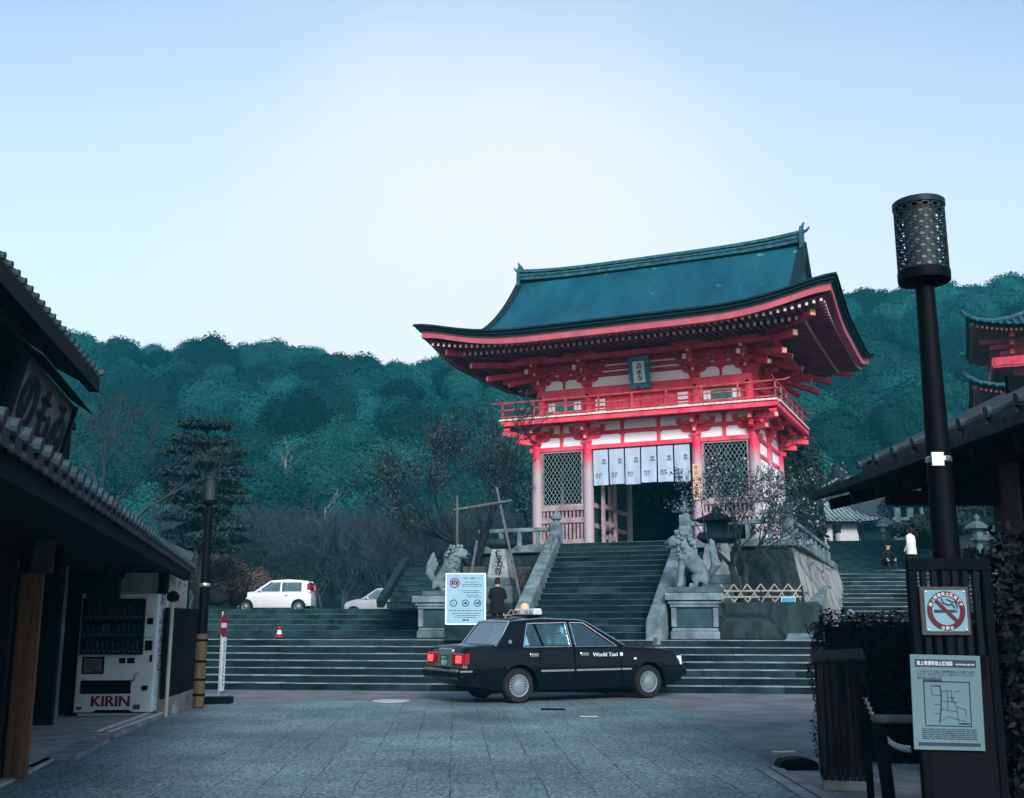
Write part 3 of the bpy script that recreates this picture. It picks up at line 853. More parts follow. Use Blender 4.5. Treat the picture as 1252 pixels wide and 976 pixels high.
# ---- bracket complexes
def boatarm(m, cx, cy, z, L, h, w_, ax, mt=0):
    poly = [(-L / 2, h), (-L / 2, h * .55), (-L / 2 + .07, h * .15), (-L / 2 + .16, 0), (L / 2 - .16, 0), (L / 2 - .07, h * .15), (L / 2, h * .55), (L / 2, h)]
    if ax == 'x':
        m.prism([(cx + p[0], z + p[1]) for p in poly], cy - w_ / 2, cy + w_ / 2, 'y', mt)
    else:
        m.prism([(cy + p[0], z + p[1]) for p in poly], cx - w_ / 2, cx + w_ / 2, 'x', mt)
def block(m, x, y, z, s_=.09, h=.1, mt=0):
    m.taper((x, y), z, z + h * .45, (s_ * .7, s_ * .7), (s_, s_), mt)
    m.box(x - s_, x + s_, y - s_, y + s_, z + h * .45, z + h, mt)
def bracket(x, y, out, z, span, tiers, corner=0, reach=.28, name='bracket', ends=1):
    m = MB()
    block(m, x, y, z, .17, .15)
    zz = z + .15
    ox, oy = out
    for k in range(tiers):
        ax = 'x' if ox == 0 else 'y'
        L = span + .3 * k
        boatarm(m, x, y, zz, L, .13, .12, ax)
        for q in (-1, 0, 1):
            bx, by = (x + q * (L / 2 - .09), y) if ax == 'x' else (x, y + q * (L / 2 - .09))
            block(m, bx, by, zz + .13, .085, .09, 0)
            m.box(bx - .06, bx + .06, by - .0875, by + .0875, zz + .185, zz + .21, 1)
        # arm reaching outwards with pale end
        rr = reach * (k + 1)
        m.beam((x, y, zz + .065), (x + ox * rr, y + oy * rr, zz + .065), .12, .13)
        e = .004
        m.beam((x + ox * (rr - .02), y + oy * (rr - .02), zz + .065), (x + ox * (rr + e), y + oy * (rr + e), zz + .065), .085, .1, 1)
        block(m, x + ox * (rr - .08), y + oy * (rr - .08), zz + .13, .085, .1)
        # cross arm on the outer step
        if k == tiers - 1 or k == 0:
            boatarm(m, x + ox * (rr - .08), y + oy * (rr - .08), zz + .23, L * .8, .12, .11, ax)
        if corner:
            cxd = corner * .7071
            r2 = rr * 1.35
            m.beam((x, y, zz + .065), (x + cxd * r2, y + oy * .7071 * r2 if oy else y, zz + .065), .13, .13)
        zz += .24
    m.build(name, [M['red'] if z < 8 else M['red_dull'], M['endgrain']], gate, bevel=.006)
for x in XS:
    bracket(x, 0, (0, -1), 7.02, .95, 2, corner=(-1 if x == -W2 else 1 if x == W2 else 0))
    bracket(x, DEP, (0, 1), 7.02, .95, 2)
for y in (0, DEP / 2, DEP):
    bracket(W2, y, (1, 0), 7.02, .8, 2)
    bracket(-W2, y, (-1, 0), 7.02, .8, 2)
# diagonal corner arms under balcony
for sx in (-1, 1):
    for y, sy in ((0, -1), (DEP, 1)):
        def diag(m):
            for k, (z, r_) in enumerate(((7.16, .5), (7.4, .85))):
                m.beam((sx * W2, y, z), (sx * (W2 + r_), y + sy * r_, z), .14, .15, 0)
                m.beam((sx * (W2 + r_), y + sy * r_, z), (sx * (W2 + r_ + .01), y + sy * (r_ + .01), z), .1, .11, 1)
                block(m, sx * (W2 + r_ - .1), y + sy * (r_ - .1), z + .08, .1, .1)
        part('corner_bracket', diag, [M['red'], M['endgrain']])
# ---- balcony
OV = .96
BX, BY0, BY1 = W2 + OV, -OV, DEP + OV
part('balcony_beam', lambda m: (m.box(-BX + .05, BX - .05, BY0 + .05, BY0 + .19, 7.645, 7.80), m.box(-BX + .05, BX - .05, BY1 - .19, BY1 - .05, 7.645, 7.80),
                               m.box(BX - .19, BX - .05, BY0 + .19, BY1 - .19, 7.645, 7.80), m.box(-BX + .05, -BX + .19, BY0 + .19, BY1 - .19, 7.645, 7.80)), M['red'], bevel=.01)
part('balcony_floor', lambda m: (m.box(-BX + .04, BX - .04, BY0 + .04, BY1 - .04, 7.80, 7.815, 0),
                                 [m.box(-BX + k * .17 + .004, -BX + k * .17 + .158, BY0, BY0 + .3, 7.816, 7.872, 1) for k in range(int(2 * BX / .17))],
                                 [m.box(BX - .3, BX + .002, BY0 + .31 + k * .17 + .004, BY0 + .31 + k * .17 + .158, 7.816, 7.872, 1) for k in range(int((BY1 - BY0 - .4) / .17))],
                                 [m.box(-BX, -BX + .3, BY0 + .31 + k * .17 + .004, BY0 + .31 + k * .17 + .158, 7.816, 7.872, 1) for k in range(int((BY1 - BY0 - .4) / .17))],
                                 m.box(-BX + .3, BX - .3, BY0 + .3, BY1 - .1, 7.816, 7.86, 0)), [M['red_dull'], M['bal_white']])
def rail(m):
    for z, th, ex in ((8.42, .042, .3), (8.19, .036, .12), (7.95, .045, .0)):
        for (a, b_) in (((-BX + .1 - ex, BY0 + .1), (BX - .1 + ex, BY0 + .1)), ((-BX + .1 - ex, BY1 - .1), (BX - .1 + ex, BY1 - .1))):
            m.beam((a[0], a[1], z), (b_[0], b_[1], z), th, th)
        for sx in (-1, 1):
            m.beam((sx * (BX - .1), BY0 + .1 - ex, z + .004), (sx * (BX - .1), BY1 - .1 + ex, z + .004), th, th)
    for sx in (-1, 1):
        m.tube([(sx * (BX - .1 + .28), BY0 + .1, 8.42), (sx * (BX - .1 + .45), BY0 + .1, 8.47)], [.028, .02], 6)
        m.tube([(sx * (BX - .1), BY0 + .1 - .28, 8.424), (sx * (BX - .1), BY0 + .1 - .45, 8.475)], [.028, .02], 6)
part('balcony_rail', rail, M['rail_wood'])
for k in range(9):
    x = -BX + .1 + k * (2 * BX - .2) / 8
    part('rail_post', lambda m: m.box(x - .026, x + .026, BY0 + .07, BY0 + .13, 7.86, 8.4), M['rail_wood'])
for k in range(1, 6):
    y = BY0 + .1 + k * (BY1 - BY0 - .2) / 6
    part('rail_post', lambda m: m.box(BX - .13, BX - .07, y - .026, y + .026, 7.86, 8.4), M['rail_wood'])
# ---- upper storey
UY = .15
part('upper_wall', lambda m: m.box(-W2 + .08, W2 - .08, UY, DEP - UY, 7.87, 9.9), M['red'])
for x in (-W2 + .12, -W1, W1, W2 - .12):
    part('upper_column', lambda m: m.lathe([(.145, 7.86), (.145, 8.95)], 16, (x, UY - .01, 0)), M['red'], smooth=True)
    part('upper_column', lambda m: m.lathe([(.145, 7.86), (.145, 8.95)], 16, (x, DEP - UY + .01, 0)), M['red'], smooth=True)
    part('nail_cover', lambda m: m.prism([(x + .055 * math.cos(a), 8.64 + .055 * math.sin(a)) for a in [k * math.pi / 6 for k in range(12)]], UY - .21, UY - .1, 'y'), M['iron'])
part('upper_beam', lambda m: m.box(-W2 + .02, W2 - .02, UY - .17, UY + .05, 8.56, 8.90), M['red'], bevel=.015)
part('upper_beam', lambda m: m.box(W2 - .1, W2 + .09, UY + .06, DEP - UY - .06, 8.56, 8.9), M['red'], bevel=.015)
part('upper_beam', lambda m: m.box(-W2 - .09, -W2 + .1, UY + .06, DEP - UY - .06, 8.56, 8.9), M['red'], bevel=.015)
part('lower_sill', lambda m: m.box(-W2 + .05, W2 - .05, UY - .13, UY + .02, 7.88, 8.02), M['red'], bevel=.01)
for sgn in (-1, 1):
    x0, x1 = sorted((sgn * (W1 + .22), sgn * (W2 - .35)))
    wn = part('window', lambda m: (m.box(x0, x1, UY - .05, UY - .005, 8.16, 8.52, 0)), M['faded_red'])
    m_ = MB(); m_.box(x0 + .28, x1 - .3, UY - .075, UY - .052, 8.22, 8.46)
    for k in range(12):
        xx = x0 + .3 + k * (x1 - x0 - .62) / 11
        m_.box(xx - .012, xx + .012, UY - .09, UY - .076, 8.22, 8.46)
    m_.build('green_bars', M['green'], wn)
    for xx in (x0 + .03, x0 + .15, x1 - .26, x1 - .14):
        m_ = MB(); m_.box(xx, xx + .1, UY - .072, UY - .052, 8.2, 8.47); m_.build('white_leaf', M['plaster'], wn)
    xa = sgn * (W1 - .42)
    wp = part('white_door_panel', lambda m: (m.box(xa - .16, xa + .16, UY - .07, UY - .003, 8.27, 8.5), m.box(xa - .16, xa + .16, UY - .07, UY - .003, 8.0, 8.2)), M['plaster'])
part('door_boards', lambda m: [m.box(-1.15 + k * .38, -1.15 + k * .38 + .36, UY - .06, UY - .002, 8.03, 8.5) for k in range(6)], M['red'], bevel=.008)
# frieze of the upper storey: white panels then two thin white strips
for xa, xb, ns in ((-W2 + .12, -W1, 1), (-W1, W1, 0), (W1, W2 - .12, 1)):
    n = ns + 1
    cuts = [xa + .15] + [xa + (xb - xa) * k / n for k in range(1, n)] + [xb - .15]
    for k in range(n):
        a = cuts[k] + (.05 if k else 0); b_ = cuts[k + 1] - (.05 if k < n - 1 else 0)
        part('plaster_panel', lambda m: panel(m, a, b_, 8.905, 9.22, UY - .045, .05, .12), M['plaster'])
        for z in (9.37, 9.57):
            part('plaster_panel', lambda m: m.box(a + .15, b_ - .15, UY - .09, UY - .01, z, z + .05), M['plaster'])
for y in (UY - .05, DEP - UY + .05):
    part('upper_tie', lambda m: (m.box(-W2 - .1, W2 + .1, y - .06, y + .06, 9.24, 9.35), m.box(-W2 - .2, W2 + .2, y - .06, y + .06, 9.44, 9.54), m.box(-W2 - .3, W2 + .3, y - .08, y + .08, 9.64, 9.78)), M['red_dull'], bevel=.01)
for x in (-W2 + .12, -W1, W1, W2 - .12):
    bracket(x, UY - .08, (0, -1), 8.93, .75, 3, corner=0, reach=.3)
for y in (UY, DEP / 2, DEP - UY):
    bracket(W2 - .1, y, (1, 0), 8.93, .7, 3, reach=.3)
    bracket(-W2 + .1, y, (-1, 0), 8.93, .7, 3, reach=.3)
# tail rafters and corner arms
for x in (-W2 + .12, -W1, W1, W2 - .12):
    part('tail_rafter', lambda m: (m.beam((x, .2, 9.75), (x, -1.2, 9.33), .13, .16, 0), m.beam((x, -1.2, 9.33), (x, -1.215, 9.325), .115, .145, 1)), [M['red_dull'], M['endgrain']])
for y in (UY, DEP / 2, DEP - UY):
    for sx in (-1, 1):
        part('tail_rafter', lambda m: (m.beam((sx * (W2 - .3), y, 9.75), (sx * (W2 + 1.25), y, 9.33), .13, .16, 0), m.beam((sx * (W2 + 1.25), y, 9.33), (sx * (W2 + 1.265), y, 9.325), .115, .145, 1)), [M['red_dull'], M['endgrain']])
for sx in (-1, 1):
    for y, sy in ((UY, -1), (DEP - UY, 1)):
        def cr(m):
            for z0, z1, r_, w_ in ((9.62, 9.2, 1.35, .17), (9.85, 9.6, 1.75, .18), (9.5, 9.05, .8, .15), (10.0, 9.98, 2.35, .2)):
                p = (sx * (W2 - .2), y - sy * .2, z0); q = (sx * (W2 - .1 + r_), y + sy * (r_ + .05), z1)
                m.beam(p, q, w_, w_, 0)
                d = (Vector(q) - Vector(p)).normalized() * .012
                m.beam(q, Vector(q) + d, w_ * .8, w_ * .8, 1)
        part('corner_bracket', cr, [M['red_dull'], M['endgrain']])
# purlin carried by the brackets
part('eave_purlin', lambda m: (m.box(-W2 - 1.1, W2 + 1.1, UY - 1.02, UY - .88, 9.66, 9.8), m.box(-W2 - 1.1, W2 + 1.1, DEP - UY + .88, DEP - UY + 1.02, 9.66, 9.8),
                              m.box(W2 + .78, W2 + .92, UY - .87, DEP - UY + .87, 9.66, 9.8), m.box(-W2 - .92, -W2 - .78, UY - .87, DEP - UY + .87, 9.66, 9.8)), M['red_dull'], bevel=.01)
# ---- roof
EH, EOV = 6.61, 3.05
EY0, EY1 = -EOV, DEP + EOV
def lift(t, s_):                     # upturn of the eave towards the corners
    a = max(0, (abs(t) - 2.6) / (EH - 2.6)); b_ = max(0, (abs(s_ - DEP / 2) - 1.6) / (EOV + DEP / 2 - 1.6))
    return a, b_
def eave_lift(t, s_):
    a, b_ = lift(t, s_)
    onx = (abs(t) / EH) ** 6; ony = (abs(s_ - DEP / 2) / (EOV + DEP / 2)) ** 6
    return .52 * (a ** 2.4) * ony + .52 * (b_ ** 2.0) * onx - (.52 * (a ** 2.4) * (b_ ** 2.0) * onx * ony)
EZ = 10.30
RZB = 13.50
def hprof(d):
    return .10 * d + .1055 * d * d
GT = 5.0
def main_z(s_):
    d = min(s_ - EY0, EY1 - s_)
    return EZ + hprof(d)
def roof_z(t, s_):
    dF = min(s_ - EY0, EY1 - s_); dS = EH - abs(t)
    z = EZ + (hprof(dF) if abs(t) <= GT else min(hprof(dF), hprof(dS) * 1.05))
    return z + eave_lift(t, s_)
roof = MB()
ts = [-EH, -6.3, -6.0, -5.7, -5.4, -5.2, -5.001] + [-5.0 + k * .5 for k in range(21)] + [5.001, 5.2, 5.4, 5.7, 6.0, 6.3, EH]
NS = 44
ss = [EY0 + (EY1 - EY0) * k / NS for k in range(NS + 1)]
roof.grid([[(t, s_, roof_z(t, s_)) for s_ in ss] for t in ts])
ro = roof.build('roof', M['bark'], gate, smooth=True)
# layered bark edge
def ring(off, z_):
    r_ = []
    n = 40
    for k in range(n): r_.append((-EH + 2 * EH * k / n, EY0))
    for k in range(n): r_.append((EH, EY0 + (EY1 - EY0) * k / n))
    for k in range(n): r_.append((EH - 2 * EH * k / n, EY1))
    for k in range(n): r_.append((-EH, EY1 - (EY1 - EY0) * k / n))
    o = []
    for t, s_ in r_:
        z = z_ + eave_lift(t, s_)
        kx = (EH - off) / EH; ky = (EOV + DEP / 2 - off) / (EOV + DEP / 2)
        o.append((t * kx, DEP / 2 + (s_ - DEP / 2) * ky, z))
    return o + [o[0]]
part('bark_eave', lambda m: m.grid([ring(-.0, EZ + .0), ring(-.02, EZ - .06), ring(.06, EZ - .065), ring(.06, EZ - .15), ring(.13, EZ - .155), ring(.13, EZ - .23), ring(.45, EZ - .25)]), M['bark_edge'], parent=ro)
part('eave_fascia', lambda m: m.grid([ring(.2, EZ - .22), ring(.2, EZ - .44), ring(.42, EZ - .44), ring(.42, EZ - .22)]), M['pink'], parent=ro)
part('eave_strip', lambda m: m.grid([ring(.185, EZ - .215), ring(.185, EZ - .25), ring(.22, EZ - .25)]), M['bal_white'], parent=ro)
# soffit with two tiers of rafters, white painted ends
def sz(t, s_):                       # underside height
    dF = min(s_ - EY0, EY1 - s_); dS = EH - abs(t)
    d = min(dF, dS)
    return EZ - .40 + .12 * d + eave_lift(t * min(1, EH / max(abs(t), 1e-6)), s_) * max(0, 1 - d / 2.6)
def soff(m):
    ts2 = [-EH + .3 + k * (2 * EH - .6) / 48 for k in range(49)]
    ss2 = [EY0 + .3 + k * (EY1 - EY0 - .6) / 40 for k in range(41)]
    m.grid([[(t, s_, sz(t, s_)) for s_ in ss2] for t in ts2], 0)
    def raft(t0, s0, t1, s1, w_, h_):
        z0, z1 = sz(t0, s0) - h_ / 2 - .005, sz(t1, s1) - h_ / 2 - .005
        m.beam((t0, s0, z0), (t1, s1, z1), w_, h_, 0)
        d = (Vector((t0, s0, z0)) - Vector((t1, s1, z1))).normalized() * .014
        m.beam((t0, s0, z0), Vector((t0, s0, z0)) + d, w_ * .96, h_ * .96, 1)
    n = 62
    for k in range(n):
        t = -EH + .5 + k * (2 * EH - 1.0) / (n - 1)
        inner = min(EOV, max(.5, (EH - abs(t))))
        for y0, sg in ((EY0, 1), (EY1, -1)):
            raft(t, y0 + sg * .43, t, y0 + sg * min(1.3, inner), .075, .1)
            if inner > 1.25: raft(t, y0 + sg * 1.12, t, y0 + sg * inner, .08, .2)
    n = 44
    for k in range(n):
        s_ = EY0 + .6 + k * (EY1 - EY0 - 1.2) / (n - 1)
        inner = min(EOV, max(.5, min(s_ - EY0, EY1 - s_)))
        for x0, sg in ((-EH, 1), (EH, -1)):
            raft(x0 + sg * .43, s_, x0 + sg * min(1.3, inner), s_, .075, .1)
            if inner > 1.25: raft(x0 + sg * 1.12, s_, x0 + sg * inner, s_, .08, .2)
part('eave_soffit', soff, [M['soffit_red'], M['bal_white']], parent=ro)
# gables: vertical triangle with barge boards
for sx in (-1, 1):
    def gab(m):
        top = [(s_, main_z(s_)) for s_ in ss if 1.75 < s_ - EY0 < (EY1 - EY0) - 1.75]
        m.prism([(p[0], p[1] - .05) for p in top], sx * (GT - .3) - .04, sx * (GT - .3) + .04, 'x')
    part('gable', gab, M['plaster'], parent=ro)
    def barge(m):
        for s0, s1 in zip(ss[:-1], ss[1:]):
            if s0 - EY0 < .9 or EY1 - s1 < .9: continue
            z0, z1 = main_z(s0), main_z(s1)
            m.beam((sx * (GT + .1), s0, z0 - .12), (sx * (GT + .1), s1, z1 - .12), .12, .36, up=(1, 0, 0)) if False else m.add(
                [(sx * (GT + .16), s0, z0 + .05), (sx * (GT + .16), s1, z1 + .05), (sx * (GT + .16), s1, z1 - .33), (sx * (GT + .16), s0, z0 - .33),
                 (sx * (GT - .12), s0, z0 + .05), (sx * (GT - .12), s1, z1 + .05), (sx * (GT - .12), s1, z1 - .33), (sx * (GT - .12), s0, z0 - .33)],
                [(0, 1, 2, 3), (7, 6, 5, 4), (0, 4, 5, 1), (3, 2, 6, 7)])
    part('barge_board', barge, M['bark_edge'], parent=ro)
# ridge
RL = 5.0
def ridge(m):
    n = 30
    rows = []
    for k in range(n + 1):
        t = -RL + 2 * RL * k / n
        lf = .17 * (abs(t) / RL) ** 4
        zb, zt = RZB - .1 + lf * .7, RZB + .30 + lf
        prof = [(-.24, zb), (-.24, zb + .12), (-.28, zb + .13), (-.28, zb + .19), (-.18, zb + .2), (-.18, zt - .16), (-.24, zt - .15), (-.22, zt - .05), (-.1, zt), (.1, zt), (.22, zt - .05), (.24, zt - .15), (.18, zt - .16), (.18, zb + .2), (.28, zb + .19), (.28, zb + .13), (.24, zb + .12), (.24, zb)]
        rows.append([(t, DEP / 2 + p[0], p[1]) for p in prof])
    m.grid(rows)
    for r_ in (rows[0], rows[-1]):
        m.add(r_, [tuple(range(len(r_)))])
part('ridge', ridge, M['ridge_tile'], parent=ro)
for sx in (-1, 1):
    def oni(m):
        x = sx * (RL + .02)
        m.prism([(-.32, RZB - .25), (.32, RZB - .25), (.3, RZB + .3), (.2, RZB + .72), (0, RZB + .9), (-.2, RZB + .72), (-.3, RZB + .3)], x - .06, x + .06, 'x') if False else m.prism([(y + DEP / 2, z) for y, z in [(-.3, RZB - .2), (.3, RZB - .2), (.28, RZB + .25), (.18, RZB + .52), (0, RZB + .64), (-.18, RZB + .52), (-.28, RZB + .25)]], x - .05, x + .05, 'x')
        m.tube([(x, DEP / 2, RZB + .5), (x + sx * .05, DEP / 2, RZB + .66), (x + sx * .1, DEP / 2, RZB + .74)], [.07, .045, .03], 6)
        m.tube([(x, DEP / 2, RZB + .4), (x + sx * .16, DEP / 2, RZB + .46), (x + sx * .26, DEP / 2, RZB + .56)], [.07, .05, .03], 6)
    part('ridge_ornament', oni, M['ridge_tile'], parent=ro)

# ---- things that hang on the gate
sp = ('far left', 'second from the left', 'third from the left', 'third from the right', 'second from the right', 'far right')
for k in range(6):
    wq = (2 * W1 - .38) / 6
    x0 = -W1 + .2 + k * wq + .02; x1 = x0 + wq - .045
    m_ = MB(); m_.T = Matrix.Translation(gw(0, 0)) @ Matrix.Rotation(-A, 4, 'Z')
    rows = []
    zt, zb = 6.82, 5.66 + .02 * math.sin(k * 2.3)
    for i in range(13):
        z = zt + (zb - zt) * i / 12
        rows.append([(x0 + (x1 - x0) * j / 8, -.11 + .018 * math.sin(j * .9 + k * 1.7) * (i / 12) + .03 * (i / 12) ** 2 * math.sin(k * 1.3 + .5), z) for j in range(9)])
    m_.grid(rows, 0)
    rows2 = [[(p[0], p[1] + .006, p[2]) for p in r_] for r_ in rows]
    m_.grid(rows2, 0)
    for bz, txt, xa in ((6.42, '奉', .62), (6.33, '納', .62), (5.98, '音羽', .16), (5.9, '山', .2)):
        put(m_, txt, (x0 + (x1 - x0) * xa, x0 + (x1 - x0) * xa + (.14 if len(txt) == 1 else .2), bz, bz + .07), lambda x, z: Vector((x, -.145, z)), 1)
    m_.box(x0 - .03, x1 + .03, -.125, -.095, 6.8, 6.83, 2)
    o = m_.build('noren_curtain', [M['cloth_white'], M['ink'], M['dark_wood']], recalc=False)
    tag(o, 'white cotton door curtain, %s of the six in the gate opening' % sp[k], 'curtain', 'white curtains in the gate opening')
pl = thing('name_plaque', 'teal framed name plaque with black brush writing under the gate eave', 'plaque', gw(.1, -.38, 9.17), -A)
rot = Matrix.Rotation(R(14), 4, 'X')
m_ = MB(); m_.T = rot
pts = []
for k in range(40):
    a = k / 40 * 4
    sd_, f = int(a), a - int(a)
    wv = .025 * math.sin(f * 2 * math.pi * (3 if sd_ % 2 == 0 else 4))
    x, z = [(-.33 + .66 * f, -.5 + wv), (.33 + wv, -.5 + f), (.33 - .66 * f, .5 + wv), (-.33 + wv, .5 - f)][sd_]
    pts.append((x, z))
m_.prism(pts, 0, .07, 'y')
m_.build('frame', M['plaque_teal'], pl)
m_ = MB(); m_.T = rot; m_.prism([(-.24, .34), (.24, .34), (.24, .38), (-.24, .38)], -.022, 0, 'y'); m_.prism([(-.24, -.38), (.24, -.38), (.24, -.34), (-.24, -.34)], -.022, 0, 'y')
for sx in (-1, 1):
    m_.prism([(sx * .24 + p * .02, q) for p, q in ((-1, -.38), (1, -.38), (1, .38), (-1, .38))], -.021, 0, 'y')
m_.build('inner_rim', M['plaque_teal'], pl)
m_ = MB(); m_.T = rot; m_.box(-.19, .19, -.012, .002, -.34, .34); m_.build('board', M['sign_white'], pl)
m_ = MB(); m_.T = rot
for ch, z in (('清', .1), ('水', -.1), ('寺', -.3)):
    put(m_, ch, (-.09, .09, z, z + .19), lambda x, y: Vector((x + .02, -.016, y)), bold=.008)
m_.build('lettering', M['ink'], pl)
tb = thing('vertical_nameboard', 'narrow wooden board with black characters fixed to the third gate column', 'sign', gw(W1, -.2, 5.6), -A)
m_ = MB(); m_.box(-.1, .1, -.02, .03, -.55, .55); m_.build('board', M['endgrain'], tb)
m_ = MB()
for k, ch in enumerate('音羽山仁王門'): put(m_, ch, (-.065, .065, .38 - k * .17, .51 - k * .17), lambda x, z: Vector((x, -.024, z)))
m_.build('lettering', M['ink'], tb)
lt = thing('hanging_lantern', 'small white round lantern hanging in the dark gate opening', 'lantern', gw(1.45, .9, 5.0), -A)
m_ = MB(); m_.lathe([(.01, -.13), (.08, -.11), (.12, -.04), (.12, .04), (.08, .11), (.01, .13)], 16); m_.build('shade', M['sign_white'], lt, smooth=True)
m_ = MB(); m_.tube([(0, 0, .12), (0, 0, 1.98)], .012, 5); m_.build('cord', M['iron'], lt)
# ================================================================ vehicles
def interp(tab, x):
    if x <= tab[0][0]: return tab[0][1]
    for (a, b_), (c, d) in zip(tab, tab[1:]):
        if x <= c:
            f = (x - a) / (c - a)
            f2 = f * f * (3 - 2 * f) if len(tab) > 2 else f
            return b_ + (d - b_) * (f * .6 + f2 * .4)
    return tab[-1][1]

def car_body(m, xs, ztop, wid, arches, zsill, AR, zc, crown=.03, shoulder=.12):
    rows = []
    for x in xs:
        zt, wv = interp(ztop, x), interp(wid, x)
        zl = interp(zsill, x)
        for xc in arches:
            if abs(x - xc) < AR: zl = max(zl, zc + math.sqrt(AR * AR - (x - xc) ** 2))
        half = [(0, zt + crown), (wv * .4, zt + crown * .85), (wv * .75, zt + crown * .35), (wv - .09, zt - .01), (wv - .035, zt - .045), (wv - .012, zt - shoulder),
                (wv + .004, max(zl, .66)), (wv + .006, max(zl, .55)), (wv - .002, max(zl, .42)), (wv - .02, max(zl, .30)), (wv - .045, zl), (wv * .8, zl + .0), (0, zl)]
        half = [(y, max(z, zl) if i > 5 else z) for i, (y, z) in enumerate(half)]
        rows.append([(x, -y, z) for y, z in half] + [(x, y, z) for y, z in reversed(half[1:-1])])
    n = len(rows[0])
    vs = [p for r_ in rows for p in r_]
    fs = []
    for i in range(len(rows) - 1):
        for j in range(n):
            fs.append((i * n + j, i * n + (j + 1) % n, (i + 1) * n + (j + 1) % n, (i + 1) * n + j))
    fs.append(tuple(range(n))); fs.append(tuple(range((len(rows) - 1) * n, len(rows) * n))[::-1])
    m.add(vs, fs)

def side_poly(m, poly, ymap, th, side, mi=None):
    """polygon in x,z laid on the tumblehome side plane and given a thickness"""
    vs = [(x, side * ymap(z), z) for x, z in poly] + [(x, side * (ymap(z) - th), z) for x, z in poly]
    n = len(poly)
    m.add(vs, [tuple(range(n)), tuple(range(2 * n - 1, n - 1, -1))] + [(i, (i + 1) % n, n + (i + 1) % n, n + i) for i in range(n)], mi)

def wheel(parent, x, y, r, side, wd=.19, spokes=20):
    t = bpy.data.objects.new('wheel', None); COL.objects.link(t); t.parent = parent
    t.location = (x, y, r); t.rotation_euler = (math.pi / 2 * side, 0, 0)       # local +z points outwards (side=+1 -> -y)
    m_ = MB()
    m_.lathe([(r * .64, -wd / 2), (r * .9, -wd / 2), (r * .98, -wd / 2 + .03), (r, -wd / 4), (r, wd / 4), (r * .98, wd / 2 - .03), (r * .9, wd / 2), (r * .66, wd / 2 - .005), (r * .64, wd / 2 - .03)], 36, cap=False)
    m_.build('tyre', M['rubber'], t, smooth=True)
    m_ = MB()
    q = r * .66
    m_.lathe([(q, wd / 2 - .025), (q * .96, wd / 2 - .008), (q * .88, wd / 2 - .012), (q * .84, wd / 2 - .03)], 36, cap=False)
    m_.lathe([(q * .86, wd / 2 - .045), (0.001, wd / 2 - .045)], 36, m=1, cap=False)
    for k in range(spokes):
        a = 2 * math.pi * k / spokes
        c_, s_ = math.cos(a), math.sin(a)
        m_.beam((c_ * q * .4, s_ * q * .4, wd / 2 - .026), (c_ * q * .88, s_ * q * .88, wd / 2 - .03), .026, .03, 0)
    m_.lathe([(q * .46, wd / 2 - .04), (q * .42, wd / 2 - .012), (q * .2, wd / 2 - .002), (.001, wd / 2)], 24, m=0, cap=False)
    m_.build('rim', [M['wheel_cover'], M['black']], t, smooth=True)
    return t

M['wheel_cover'] = pm('wheel_cover', (.2, .27, .3), .4, .1, 6, metal=.5)
M['tail_red'] = pm('tail_lamp', (.25, .01, .015), .2, .1, 8, coat=.8)
M['tail_lit'] = emit('brake_light', (1, .03, .03), 1.5, (.6, .02, .02))
M['lamp_clear'] = pm('headlamp', (.6, .65, .68), .1, .05, 5, coat=1)
M['amber'] = emit('amber_globe', (1, .32, .1), .25, (.62, .3, .16))
M['sign_box'] = pm('roof_sign', (.6, .56, .54), .4, .06, 6)
M['plate_green'] = pm('green_plate', (.02, .09, .07), .4, .1, 8)
M['seat_cover'] = pm('pale_seat_cover', (.75, .82, .84), .85, .1, 5)

